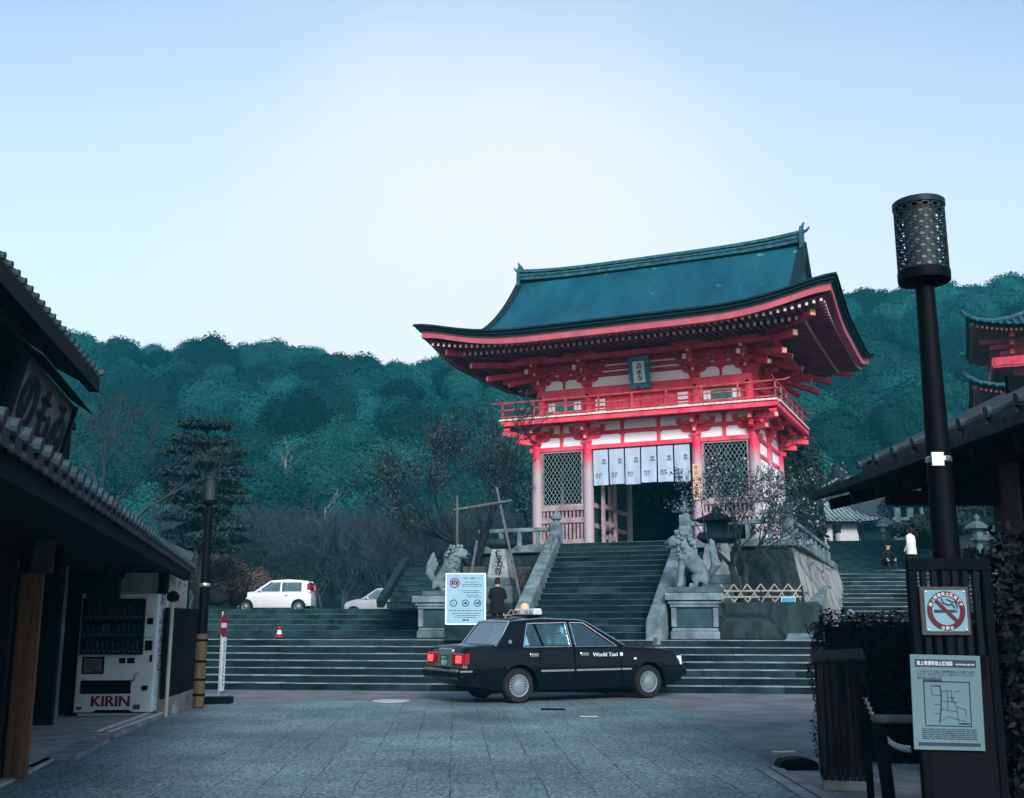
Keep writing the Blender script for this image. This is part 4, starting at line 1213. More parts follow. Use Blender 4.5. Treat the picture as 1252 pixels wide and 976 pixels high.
def make_taxi():
    th_ = R(28)
    pr = at(632, 860.3, 0)                     # contact of the near rear wheel
    t = thing('taxi', 'glossy black four door taxi with lit brake lamps standing across the street', 'taxi')
    t.rotation_euler = (0, 0, th_)
    off = Matrix.Rotation(th_, 3, 'Z') @ Vector((0, -.72, 0))
    t.location = (pr.x - off.x, pr.y - off.y, 0.006)
    WB, r = 2.80, .305
    AR, zc = .375, .30
    xs = sorted(set([round(-1.08 + k * .06, 3) for k in range(80)] + [round(xc + AR * math.sin(k * math.pi / 24), 4) for xc in (0, WB) for k in range(-12, 13)] + [round(xc + s_ * AR, 4) for xc in (0, WB) for s_ in (-1.002, 1.002)]))
    xs = [x for x in xs if x <= 3.66]
    ztop = [(-1.08, .84), (-1.05, .93), (-.98, .985), (-.6, 1.0), (-.45, 1.0), (0, .99), (2.1, .985), (2.3, .97), (3.0, .925), (3.4, .885), (3.58, .84), (3.66, .79)]
    wid = [(-1.08, .74), (-1.02, .80), (-.5, .84), (.4, .85), (2.2, .85), (3.0, .84), (3.4, .81), (3.58, .77), (3.66, .70)]
    zs = [(-1.08, .42), (-.86, .3), (-.5, .24), (0, .22), (2.8, .22), (3.4, .24), (3.66, .34)]
    m_ = MB(); car_body(m_, xs, ztop, wid, (0, WB), zs, AR, zc)
    body = m_.build('body', M['car_black'], t, smooth=True)
    # greenhouse
    BEL = .975
    ym = lambda z: .80 - (z - .95) * .36
    roofz = lambda x: interp([(-.10, 1.43), (0, 1.455), (.3, 1.495), (.8, 1.515), (1.2, 1.495), (1.42, 1.45), (1.5, 1.42)], x)
    m_ = MB()
    rows = []
    for k in range(21):
        x = -.10 + 1.60 * k / 20
        z = roofz(x); yw = ym(z - .03)
        rows.append([(x, yw * q, z - .045 * abs(q) ** 3 + (-.012 if abs(q) == 1 else 0)) for q in (-1, -.96, -.85, -.6, -.3, 0, .3, .6, .85, .96, 1)])
    m_.grid(rows); m_.grid([[(p[0], p[1] * .98, p[2] - .03) for p in r_] for r_ in rows])
    # pillars and rails on both sides
    for sd_ in (-1, 1):
        side_poly(m_, [(-.45, BEL), (.10, BEL), (.2, 1.2), (.26, 1.40), (-.08, 1.425)], ym, .04, sd_)
        side_poly(m_, [(1.10, BEL), (1.19, BEL), (1.15, 1.42), (1.07, 1.42)], ym, .05, sd_)
        side_poly(m_, [(2.10, BEL), (2.3, BEL), (1.5, 1.43), (1.42, 1.415)], ym, .05, sd_)
        side_poly(m_, [(.2, 1.395), (1.5, 1.395), (1.46, 1.45), (.8, 1.475), (.16, 1.45), (-.05, 1.42)], ym, .05, sd_)
        side_poly(m_, [(-.5, BEL - .06), (2.3, BEL - .06), (2.25, BEL + .02), (-.5, BEL + .02)], ym, .05, sd_)
    m_.add([(-.47, -.78, BEL), (-.40, -.74, BEL + .02), (-.40, .74, BEL + .02), (-.47, .78, BEL)], [(0, 1, 2, 3)])
    cabin = m_.build('cabin', M['car_black'], t, smooth=True)
    # glass
    def pane(name, poly, inset=.012, sd_=-1, parent=t):
        m2 = MB(); side_poly(m2, poly, lambda z: ym(z) - inset, .006, sd_); return m2.build(name, M['car_glass'], parent)
    CH = M['chrome']
    for sd_ in (-1, 1):
        side = MB()
        # door skins carry handle, pane, trim
        for nm, x0, x1, pp, hx in (('rear_door', .40, 1.135, [(.1, BEL), (1.10, BEL), (1.07, 1.405), (.245, 1.39)], .26), ('front_door', 1.145, 2.16, [(1.19, BEL), (2.09, BEL), (1.44, 1.40), (1.15, 1.405)], 1.32)):
            d = MB()
            yv = .858
            for xx in (x0, x1):
                d.beam((xx, sd_ * (yv - .003), .95), (xx, sd_ * (yv - .0), .30), .008, .006, 0)
            dd = d.build(nm, M['black'], t)
            pane('window', pp, .014, sd_, dd)
            h = MB(); h.box(hx - .07, hx + .12, sd_ * .857 - .012, sd_ * .857 + .012, .80, .865); h.build('handle', CH, dd, bevel=.012, seg=2)
            tr_ = MB(); tr_.box(x0 + .02, x1 - .02, sd_ * .86 - .012, sd_ * .86 + .012, .535, .57); tr_.build('trim', CH if False else M['steel'], dd, bevel=.006)
            fr = MB()
            q = pp
            lw = .016
            for a, b_ in zip(q, q[1:] + q[:1]):
                fr.beam((a[0], sd_ * (ym(a[1]) + .004), a[1]), (b_[0], sd_ * (ym(b_[1]) + .004), b_[1]), lw, .014)
            fr.build('window_trim', CH, dd)
        qb = MB(); qb.beam((.52, sd_ * (ym(BEL) - .008), BEL), (.40, sd_ * (ym(1.39) - .008), 1.395), .035, .02); qb.build('quarter_bar', M['car_black'], t)
        tr_ = MB(); tr_.box(-.9, -.42, sd_ * .842 - .014, sd_ * .842 + .014, .535, .575); tr_.build('trim', M['black'], t, bevel=.006)
        tr_ = MB(); tr_.box(2.17, 2.38, sd_ * .86 - .012, sd_ * .86 + .012, .535, .57); tr_.build('trim', M['steel'], t, bevel=.006)
        # chrome line along roof gutter down the windscreen pillar
        gl = MB(); gl.tube([(-.02, sd_ * (ym(1.42) + .01), 1.44), (.5, sd_ * (ym(1.46) + .012), 1.478), (1.3, sd_ * (ym(1.45) + .012), 1.458), (1.5, sd_ * (ym(1.42) + .012), 1.42), (2.27, sd_ * (ym(.98) + .012), .985)], .011, 6); gl.build('gutter_trim', CH, t)
        wm = MB(); wm.prism([(-.16 + .035 * math.cos(k * .524), 1.07 + .035 * math.sin(k * .524)) for k in range(12)], sd_ * ym(1.07) - .012, sd_ * ym(1.07) + .012, 'y'); wm.build('pillar_badge', CH, t)
        sl = MB(); sl.box(2.44, 2.5, sd_ * .852 - .008, sd_ * .852 + .012, .72, .76); sl.build('side_marker', M['sign_box'], t, bevel=.006)
        # fender mirror
        mm = MB(); mm.tube([(2.98, sd_ * .72, .93), (3.0, sd_ * .78, 1.0)], .014, 6); mm.prism([(2.96, .98), (3.06, .98), (3.05, 1.1), (2.97, 1.12)], sd_ * .80 - .07, sd_ * .80 + .07, 'y')
        mm.build('fender_mirror', CH, t, bevel=.015)
    m_ = MB(); m_.add([(-.40, -.70, BEL + .025), (-.40, .70, BEL + .025), (-.10, .58, 1.42), (-.10, -.58, 1.42)], [(0, 1, 2, 3)]); m_.build('rear_window', M['rear_glass'], t, recalc=False)
    fr = MB()
    q = [(-.41, -.74, BEL + .02), (-.41, .74, BEL + .02), (-.105, .61, 1.425), (-.105, -.61, 1.425)]
    for a, b_ in zip(q, q[1:] + q[:1]): fr.tube([a, b_], .014, 6)
    fr.build('rear_window_trim', CH, t)
    m_ = MB(); m_.add([(2.26, -.72, BEL + .01), (2.26, .72, BEL + .01), (1.49, .60, 1.425), (1.49, -.60, 1.425)], [(0, 1, 2, 3)]); m_.build('windscreen', M['car_glass'], t, recalc=False)
    # inside
    m_ = MB()
    m_.box(-.5, 2.2, -.7, .7, .5, .55, 1)
    for (x, y, wd) in ((.3, 0, 1.25), (1.25, .37, .52), (1.25, -.37, .52)):
        m_.box(x, x + .5, y - wd / 2, y + wd / 2, .55, .78, 0)
        m_.prism([(x - .02, .7), (x + .12, .7), (x - .05, 1.2), (x - .17, 1.2)], y - wd / 2, y + wd / 2, 'y', 0)
    for x, y in ((1.13, .37), (1.13, -.37), (.2, .32), (.2, -.32)):
        m_.prism([(x - .07, 1.2), (x + .01, 1.2), (x - .02, 1.36), (x - .1, 1.36)], y - .13, y + .13, 'y', 0)
    m_.box(1.95, 2.2, -.68, .68, .75, .96, 1)
    m_.build('seats', [M['seat_cover'], M['black']], t, bevel=.03, seg=2)
    m_ = MB(); pts = [(1.86 + .07 * math.cos(a) * .6, -.37 + .18 * math.sin(a), .98 + .17 * math.cos(a)) for a in [k * math.pi / 12 for k in range(25)]]; m_.tube(pts, .014, 6, cap=False); m_.tube([(1.86, -.37, .98), (2.0, -.37, .9)], .02, 6); m_.build('steering_wheel', M['black'], t)
    # rear end
    m_ = MB(); m_.box(-1.11, -.8, -.80, .80, .42, .60); m_.build('rear_bumper', M['car_black'], t, bevel=.05, seg=3)
    m_ = MB(); m_.box(-1.121, -1.1, -.74, .74, .565, .59); m_.box(-1.08, -.85, -.812, -.80, .555, .585); m_.box(-1.0, -.9, -.7, .7, .605, .64); m_.build('bumper_trim', M['steel'], t)
    m_ = MB(); m_.prism([(-1.02, .62), (-.97, .62), (-.96, .95), (-1.0, .95)], -.28, .28, 'y'); m_.build('boot_panel', M['steel'], t, bevel=.01)
    m_ = MB(); m_.box(-1.035, -1.02, -.18, .18, .64, .84); m_.build('number_plate', M['plate_green'], t)
    m_ = MB()
    put(m_, '京都500', (-.1, .1, .77, .82), lambda x, z: Vector((-1.038, -x, z))); put(m_, '889', (-.1, .14, .66, .75), lambda x, z: Vector((-1.038, -x, z)), bold=.006); m_.build('plate_text', M['sign_white'], t)
    for sd_ in (-1, 1):
        l_ = MB(); l_.prism([(-1.03, .68), (-.99, .68), (-.985, .87), (-1.015, .87)], sd_ * .53 - .25, sd_ * .53 + .23, 'y'); l_.prism([(-1.0, .68), (-.9, .69), (-.9, .87), (-.985, .87)], sd_ * .785 - .018, sd_ * .785 + .022, 'y')
        tl = l_.build('tail_light', M['tail_red'], t, bevel=.008)
        k_ = MB(); k_.prism([(-1.036, .71), (-1.02, .71), (-1.017, .83), (-1.032, .83)], sd_ * .61 - .10, sd_ * .61 + .10, 'y'); k_.build('brake_lamp', M['tail_lit'], tl)
        k_ = MB(); k_.box(-1.035, -.92, sd_ * .55 - .25, sd_ * .55 + .255, .62, .672); k_.build('chrome_strip', M['chrome'], tl)
        hl = MB(); hl.prism([(3.52, .60), (3.675, .59), (3.66, .77), (3.5, .79)], sd_ * .56 - .15, sd_ * .56 + .15, 'y'); hl.prism([(3.4, .61), (3.62, .60), (3.6, .77), (3.42, .78)], sd_ * .755 - .02, sd_ * .735 + .025, 'y'); hl.build('headlight', M['lamp_clear'], t, bevel=.015)
    m_ = MB(); m_.box(3.42, 3.72, -.78, .78, .40, .56); m_.box(3.2, 3.5, -.845, -.80, .41, .55); m_.box(3.2, 3.5, .80, .845, .41, .55); m_.build('front_bumper', M['car_black'], t, bevel=.05, seg=3)
    m_ = MB(); m_.box(3.60, 3.68, -.36, .36, .58, .74); m_.build('grille', M['chrome'], t, bevel=.01)
    for x in (0, WB):
        wheel(t, x, -.72, r, 1); wheel(t, x, .72, r, -1)
    # roof sign with amber globe
    s_ = bpy.data.objects.new('roof_sign', None); COL.objects.link(s_); s_.parent = t; s_.location = (.62, 0, 1.512)
    m_ = MB(); m_.box(-.13, .13, -.42, .42, .0, .035); m_.build('sign_base', M['black'], s_, bevel=.01)
    m_ = MB(); m_.prism([(-.1, .035), (.1, .035), (.075, .15), (-.075, .15)], -.40, .40, 'y'); m_.build('sign_panel', M['sign_box'], s_, bevel=.02, seg=2)
    m_ = MB()
    for k, (y, mt) in enumerate(((.3, 1), (.16, 0), (-.14, 0), (-.3, 0))): m_.box(-.102, -.096, y - .055, y + .055, .06, .12, mt)
    for k in range(5): m_.box(-.06 + k * .03, -.045 + k * .03, -.404, -.401, .06, .12, 0)
    m_.build('sign_marks', [M['sign_blue'], M['sign_red']], s_)
    m_ = MB(); m_.lathe([(.075, .13), (.08, .18), (.068, .225), (.035, .25), (.001, .255)], 20, (0, .12, 0)); m_.build('globe', M['amber'], s_, smooth=True)
    m_ = MB(); put(m_, 'World Taxi', (1.52, 2.06, .79, .86), lambda x, z: Vector((x, -.866, z)), bold=.004)
    pts = [(2.15 + .035 * math.cos(k * .5236), .825 + .035 * math.sin(k * .5236)) for k in range(12)]
    m_.add([(p[0], -.866, p[1]) for p in pts], [tuple(range(12))]); m_.build('door_lettering', M['sign_white'], t)
    m_ = MB(); m_.box(-.55, 3.3, -.68, .68, .17, .3); m_.box(-.4, .4, -.6, .6, .3, .6); m_.build('underbody', M['black'], t)
    for o in t.children:          # the tail end sits a little further back
        if o.name.split('.')[0] in ('rear_bumper', 'bumper_trim', 'boot_panel', 'number_plate', 'plate_text', 'tail_light'): o.location.x -= .08
    return t
make_taxi()

def make_minicar(name, label, loc, rz, mat, sx=1.0):
    t = thing(name, label, 'car', loc, rz, None)
    WB, r = 2.36, .27
    AR, zc = .33, .27
    xs = sorted(set([round(-.55 + k * .07, 3) for k in range(50)] + [round(xc + AR * math.sin(k * math.pi / 20), 4) for xc in (0, WB) for k in range(-10, 11)]))
    xs = [x for x in xs if x <= 2.86]
    ztop = [(-.55, .8), (-.5, .92), (-.3, .95), (2.0, .93), (2.3, .9), (2.7, .8), (2.86, .62)]
    wid = [(-.55, .66), (-.4, .73), (1, .74), (2.3, .73), (2.7, .68), (2.86, .58)]
    m_ = MB(); car_body(m_, xs, ztop, wid, (0, WB), [(-.55, .3), (0, .22), (2.4, .22), (2.86, .28)], AR, zc); m_.build('body', mat, t, smooth=True)
    ym = lambda z: .70 - (z - .93) * .22
    m_ = MB(); rows = []
    for k in range(15):
        x = -.42 + 1.75 * k / 14
        z = interp([(-.42, 1.36), (0, 1.47), (.5, 1.5), (1.0, 1.46), (1.33, 1.38)], x)
        rows.append([(x, ym(z) * q, z - .05 * abs(q) ** 3) for q in (-1, -.95, -.6, 0, .6, .95, 1)])
    m_.grid(rows)
    for sd_ in (-1, 1):
        side_poly(m_, [(-.52, .92), (-.12, .92), (-.1, 1.35), (-.42, 1.35)], ym, .04, sd_)
        side_poly(m_, [(.78, .92), (.86, .92), (.84, 1.4), (.78, 1.4)], ym, .04, sd_)
        side_poly(m_, [(1.86, .92), (2.02, .92), (1.33, 1.4), (1.24, 1.38)], ym, .04, sd_)
        side_poly(m_, [(-.42, 1.34), (1.34, 1.34), (1.3, 1.42), (.5, 1.47), (-.4, 1.40)], ym, .04, sd_)
    m_.build('cabin', mat, t, smooth=True)
    for sd_ in (-1, 1):
        for nm, pp in (('rear_window', [(-.12, .93), (.78, .93), (.78, 1.36), (-.1, 1.34)]), ('front_window', [(.86, .93), (1.88, .93), (1.26, 1.37), (.84, 1.37)])):
            m2 = MB(); side_poly(m2, pp, lambda z: ym(z) - .012, .006, sd_); m2.build(nm, M['car_glass'], t)
        m2 = MB(); m2.box(-.53, -.36, sd_ * .665 - .02, sd_ * .665 + .02, .92, 1.28); m2.build('tail_light', M['tail_red'], t)
        m2 = MB(); m2.prism([(2.5, .6), (2.82, .6), (2.7, .76), (2.45, .78)], sd_ * .6 - .05, sd_ * .6 + .05, 'y'); m2.build('headlight', M['lamp_clear'], t)
        m2 = MB(); m2.box(1.72, 1.8, sd_ * .78 - .07, sd_ * .78 + .07, .94, 1.06); m2.build('mirror', mat, t, bevel=.02)
        m2 = MB(); m2.box(.5, .62, sd_ * .745 - .01, sd_ * .745 + .01, .74, .77); m2.build('handle', M['black'], t)
    m2 = MB(); m2.add([(2.0, -.66, .93), (2.0, .66, .93), (1.33, .58, 1.38), (1.33, -.58, 1.38)], [(0, 1, 2, 3)]); m2.build('windscreen', M['car_glass'], t, recalc=False)
    m2 = MB(); m2.add([(-.5, -.62, .95), (-.5, .62, .95), (-.43, .58, 1.33), (-.43, -.58, 1.33)], [(0, 1, 2, 3)]); m2.build('rear_screen', M['car_glass'], t, recalc=False)
    m2 = MB(); m2.box(-.4, 1.8, -.6, .6, .4, .5); m2.box(.2, .35, -.55, .55, .5, 1.1); m2.box(1.0, 1.15, -.55, .55, .5, 1.1); m2.build('seats', M['black'], t)
    for x in (0, WB):
        wheel(t, x, -.64, r, 1, .16, 10); wheel(t, x, .64, r, -1, .16, 10)
    return t
p = at(368, 750, None, 50)
make_minicar('parked_car', 'small white hatchback parked on the platform above the steps', Vector((p.x, 50, 1.78)), R(180), M['car_white'])
p = at(455, 750, None, 50)
make_minicar('parked_car', 'pale car mostly hidden behind the steps right of the white hatchback', Vector((p.x + 1.25, 52.5, 1.5)), R(180), pm('silver_lacquer', (.3, .33, .35), .3, .08, 3, coat=.5))
# ================================================================ left side: shop with tiled eaves, vending machine, lamp, sign
LA = R(12.8)
# local frame of the shop: y along the street (away from camera), x towards the street, origin under the far end of the lower eave
def tiles(mb_, L, run, pitch, n_ends=True, pitch_w=.27, m_tile=0, m_end=1, th=.05):
    """tile roof: eave at x=0 along y in [0,L], rising towards -x"""
    c, s_ = math.cos(pitch), math.sin(pitch)
    mb_.add([(0, 0, 0), (0, L, 0), (-run * c, L, run * s_), (-run * c, 0, run * s_), (0, 0, th), (0, L, th), (-run * c, L, run * s_ + th), (-run * c, 0, run * s_ + th)],
            [(0, 3, 2, 1), (4, 5, 6, 7), (0, 1, 5, 4), (1, 2, 6, 5), (2, 3, 7, 6), (3, 0, 4, 7)], m_tile)
    n = int(L / pitch_w)
    for k in range(n + 1):
        y = k * L / n
        mb_.tube([(.03, y, th + .03), (-run * c, y, run * s_ + th + .03)], .038, 7, m=m_tile)
        mb_.tube([(.055, y, th + .03), (.02, y, th + .035)], .042, 10, m=m_end)
        if k < n:   # hanging flat tile lip
            y2 = y + L / n / 2
            mb_.box(.0, .03, y + .06, y + L / n - .06, -.03, th + .0, m_tile)
        # course steps
    for j in range(1, int(run / .24)):
        d = j * .24
        mb_.beam((-d * c, 0, d * s_ + th + .012), (-d * c, L, d * s_ + th + .012), .02, .024, m_tile, up=(s_, 0, c))

E0 = Vector((-5.42, 18.5, 0))
shop = thing('old_shop', 'dark two storey wooden shop with tiled eaves on the left of the street', 'shop', E0, LA)
# in this frame the camera side is y<0: eave from y=-16 to 0
LE = 15.6
m_ = MB(); m_.T = Matrix.Translation((0, -LE, 2.25)); tiles(m_, LE, 2.1, R(24))
lr = m_.build('lower_roof', [M['tile'], M['tile_edge']], shop)
m_ = MB()
m_.box(-.14, -.02, -LE, 0, 2.11, 2.23)
m_.box(-2.0, -.14, -LE + .02, -.02, 2.215, 2.24)
for k in range(34): m_.beam((-.1, -LE + .2 + k * .46, 2.36), (-1.95, -LE + .2 + k * .46, 3.1), .06, .08)
m_.add([(-.12, -LE, 2.30), (-.12, -.01, 2.30), (-2.0, -.01, 3.13), (-2.0, -LE, 3.13)], [(0, 1, 2, 3)])
m_.build('eave_boards', M['dark_wood'], lr)
# verge end of lower roof and small ridge
m_ = MB(); m_.beam((.0, -.02, 2.5), (-2.0, -.02, 3.4), .16, .12); m_.tube([(-1.6, .02, 3.27), (-.7, .05, 2.93)], .08, 8); m_.build('verge', M['tile_edge'], lr)
# posts along front wall line, beams, back wall
for y in (-8.35, -13.2, -1.2):
    m_ = MB(); m_.box(-1.2, -1.06, y - .07, y + .07, 0, 2.7); m_.build('post', M['dark_wood'], shop, bevel=.01)
m_ = MB(); m_.box(-1.22, -1.04, -LE, -.3, 2.12, 2.34); m_.build('lintel', M['dark_wood'], shop)
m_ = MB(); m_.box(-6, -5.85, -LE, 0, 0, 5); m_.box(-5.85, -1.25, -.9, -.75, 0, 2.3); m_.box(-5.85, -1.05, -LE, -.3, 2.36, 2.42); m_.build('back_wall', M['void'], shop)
# upper storey
UR = Matrix.Translation((-1.27, -3.55, -.20)) @ Matrix.Rotation(R(-2.0), 4, 'Z') @ Matrix.Translation((1.15, 3.55, 0))
m_ = MB(); m_.box(-5.9, -2.05, -LE, -.6, 3.2, 4.85); m_.build('upper_wall', M['dark_wood'], shop)
m_ = MB(); m_.box(-1.98, -1.92, -LE, -.7, 3.3, 3.42); m_.box(-1.98, -1.92, -LE, -.7, 4.5, 4.6)
for k in range(40): m_.box(-1.97, -1.93, -LE + .1 + k * .37, -LE + .14 + k * .37, 3.42, 4.5)
m_.build('upper_lattice', M['dark_wood'], shop)
m_ = MB(); m_.T = UR @ Matrix.Translation((-1.15, -LE, 5.02)); tiles(m_, LE - 3.55, 3.2, R(27))
ur = m_.build('upper_roof', [M['tile'], M['tile_edge']], shop)
m_ = MB(); m_.T = UR
m_.box(-1.19, -1.06, -LE, -3.56, 4.78, 4.98, 0)
m_.add([(-1.2, -LE, 4.97), (-1.2, -3.57, 4.97), (-3.4, -3.57, 6.05), (-3.4, -LE, 6.05)], [(0, 1, 2, 3)], 1)
for k in range(30): m_.beam((-1.2, -LE + .2 + k * .4, 4.90), (-3.2, -LE + .2 + k * .4, 5.9), .07, .1, 1)
m_.box(-1.9, -1.75, -LE, -3.6, 4.95, 5.1, 1)
m_.build('eave_boards', [M['dark_wood'], M['grey_wood']], ur)
m_ = MB(); m_.T = UR @ Matrix.Translation((-1.1, -3.5, 5.0))
for k in range(8): m_.tube([(.04 - .11 * k, -.05, .08 + .055 * k), (.04 - .11 * k, .04, .08 + .055 * k)], .045, 12)
m_.build('verge_tiles', M['tile_edge'], ur)
# signboard standing on the lower roof, tilted, with its own little roof
sb = thing('shop_signboard', 'grey signboard with big carved dark characters standing on the lower eave of the shop', 'sign', E0, LA)
tilt = Matrix.Translation((-1.6, -4.1, 3.5)) @ Matrix.Rotation(R(12), 4, 'Y') @ Matrix.Diagonal((1, 1, .68, 1))
m_ = MB(); m_.T = tilt; m_.box(-.05, 0, -2.9, .15, .0, 1.22); m_.build('board', pm('grey_board', (.11, .12, .125), .7, .35, 2.5, bump=.2), sb)
m_ = MB(); m_.T = tilt
m_.box(-.06, .05, .15, .23, -.05, 1.2); m_.box(-.06, .05, -3.0, -2.9, -.05, 1.2); m_.build('frame', M['dark_wood'], sb)
m_ = MB(); m_.T = tilt
for k, ch in enumerate('ゐもの'):
    y1 = .02 - k * .92
    put(m_, ch, (0, .72, .16, 1.02), lambda x, z: Vector((.03, y1 - .8 + x, z)), bold=.03)
m_.build('carved_characters', M['ink'], sb)
m_ = MB(); m_.T = tilt; m_.add([(.22, -3.1, 1.16), (.22, .36, 1.16), (-.12, .36, 1.36), (-.12, -3.1, 1.36), (.22, -3.1, 1.2), (.22, .36, 1.2), (-.12, .36, 1.4), (-.12, -3.1, 1.4)],
      [(0, 3, 2, 1), (4, 5, 6, 7), (0, 1, 5, 4), (1, 2, 6, 5), (2, 3, 7, 6), (3, 0, 4, 7)]); m_.build('little_roof', M['grey_wood'], sb, bevel=.01)
# things hanging under the eave
for k, (px, py, Y_) in enumerate(((127, 722, 15.2), (52, 690, 11.5))):
    p = at(px, py, None, Y_)
    m_ = MB(); m_.T = Matrix.Translation(p)
    m_.box(-.22, .22, -.06, .06, -.12, .22); m_.box(-.02, .02, -.02, .02, .22, .45)
    tag(m_.build('hanging_board', M['dark_wood'], bevel=.01), ('dark hanging board under the eave above the vending machine', 'dark hanging board under the eave above the brown wooden panel')[k], 'sign board')
# recess wall with door and pipes left of the vending machine
p0 = at(40, 885, 0.03, None)
rw = thing('shop_recess', 'grey recess wall with a door left of the vending machine', 'wall', (-7.0, 15.6, 0))
m_ = MB(); m_.box(-1.6, .62, 0, .12, .03, 2.35); m_.build('wall', pm('recess_grey', (.09, .11, .115), .7, .3, 2), rw)
m_ = MB(); m_.box(-.28, .28, -.03, 0, .05, 2.0); m_.build('door', pm('recess_door', (.12, .145, .15), .6, .2, 2), rw, bevel=.01)
m_ = MB(); m_.box(.36, .62, -.1, .0, .03, 2.35); m_.build('post', M['dark_wood'], rw)
for k, (x, pts) in enumerate(((-.1, [(0, 0, .1), (0, 0, .9), (.12, 0, 1.05), (.12, 0, 1.9)]), (.1, [(0, 0, .1), (0, 0, .75)]), (.18, [(0, 0, .1), (0, 0, .6), (-.1, 0, .72), (-.1, 0, 1.6)]))):
    m_ = MB(); m_.tube([(x + q[0], -.09, q[2]) for q in pts], .03, 8)
    tag(m_.build('pipe', M['kerb']), None); o = bpy.context.scene.objects[-1] if False else None
    COL.objects[-1].parent = rw
# brown panel with dark cabinet near the frame edge
wp = thing('shutter_box', 'tall brown wooden shutter box at the left edge of the street', 'shutter box', at(23, 955, 0), R(6))
m_ = MB(); m_.box(-.14, .07, -.03, .03, .02, 1.9); m_.build('panel', M['brown_wood'], wp, bevel=.008)
m_ = MB(); m_.box(-.5, -.145, .0, .5, .02, 1.95); m_.box(-.165, -.14, -.05, .0, .02, 1.9); m_.build('side_frame', M['dark_wood'], wp)
m_ = MB(); m_.box(-.06, .13, .03, .07, 1.9, 2.33); m_.build('upper_board', pm('charcoal_board', (.03, .036, .04), .6, .3, 4), wp)
m_ = MB(); m_.tube([(-.12, .05, 1.9), (-.08, .05, 2.75), (.0, .05, 3.2)], .05, 6); m_.build('brace', M['dark_wood'], wp)

# white partition behind the vending machine, post, cream wall, fence
pw = thing('partition_wall', 'white partition wall behind the vending machine', 'wall', (0, 0, 0))
a_, b_ = at(95, 870, 0, None), at(190, 868, 0, None)
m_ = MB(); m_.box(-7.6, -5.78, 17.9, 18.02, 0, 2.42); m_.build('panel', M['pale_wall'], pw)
m_ = MB(); m_.box(-5.78, -5.66, 17.86, 18.04, 0, 2.6); m_.build('post', M['dark_wood'], pw)
cw = thing('cream_wall', 'cream wall panel with a speckled blossom pattern beside the vending machine', 'wall', (-5.72, 18.06, 0), 0)
m_ = MB(); m_.add([(0, 0, 1.2), (-.08, 1.5, 1.2), (-.08, 1.5, 2.3), (0, 0, 2.4), (-.06, 0, 1.2), (-.14, 1.5, 1.2), (-.14, 1.5, 2.3), (-.06, 0, 2.4)],
       [(0, 1, 2, 3), (7, 6, 5, 4), (0, 4, 5, 1), (3, 2, 6, 7), (1, 5, 6, 2), (0, 3, 7, 4)]); m_.build('panel', M['cream'], cw)
m_ = MB(); rr = random.Random(3)
for k in range(46):
    f = rr.random(); z = 2.2 - abs(rr.gauss(0, .12)) - .25 * (abs(f - .6) ** 1.5) * (1.6 if rr.random() < .5 else .4); y = .1 + f * 1.3
    s_ = rr.uniform(.015, .04)
    m_.add([(-y * .0533 + .004, y - s_, z - s_), (-y * .0533 + .004, y + s_, z - s_ * .4), (-y * .0533 + .004, y + s_ * .2, z + s_)], [(0, 1, 2)])
m_.build('pattern', pm('pattern_brown', (.22, .13, .06), .7, .2, 6), cw)
m_ = MB(); m_.box(-.2, -.08, 1.5, 1.62, 0, 2.4); m_.build('post', M['dark_wood'], cw)
bf = thing('board_fence', 'black board fence between the vending machine and the lamp post', 'fence', (0, 0, 0))
f0, f1 = at(205, 868, 0), at(243, 855, 0)
f0 = Vector((-5.42, 17.25, 0)); f1 = Vector((-5.72, 20.3, 0))
m_ = MB(); m_.beam((f0.x, f0.y, .95), (f1.x, f1.y, .95), .05, 1.4); m_.build('boards', M['black'], bf)
m_ = MB(); m_.beam((f0.x, f0.y, .13), (f1.x, f1.y, .13), .14, .26); m_.build('footing', M['kerb'], bf)
m_ = MB(); m_.tube([(f0.x + .1, f0.y - .05, 0), (f0.x + .1, f0.y - .05, 1.75)], .028, 8); m_.build('post', M['cream'], bf)
m_ = MB(); m_.lathe([(.02, 0), (.09, .03), (.1, .1), (.06, .16), (.01, .18)], 14, (f0.x + .1, f0.y - .05, 1.73)); m_.build('post_lamp', M['black'], bf, smooth=True)
m_ = MB(); c = at(205, 872, 0); m_.lathe([(.17, 0), (.16, .08), (.1, .15), (.01, .18)], 14, (c.x, c.y, 0))
tag(m_.build('kerb_stone', M['kerb'], smooth=True), 'small rounded grey stone at the foot of the black fence', 'stone')

# vending machine
vm = thing('vending_machine', 'white drink vending machine with red letters under the shop eave', 'vending machine', at(137, 876, .03), R(4))
vm.location.z = .03
W_, D_, H_ = 1.17, .62, 1.83
M['vm_white'] = pm('vending_white', (.5, .62, .65), .4, .06, 2, spec=.5)
m_ = MB(); m_.box(-W_ / 2, W_ / 2, 0, D_, .05, H_); m_.box(-W_ / 2 + .04, W_ / 2 - .04, .04, D_ - .04, 0, .05); vb = m_.build('cabinet', M['vm_white'], vm, bevel=.02, seg=2)
xq = lambda px: (px - 35 - 50 * 0) / 1
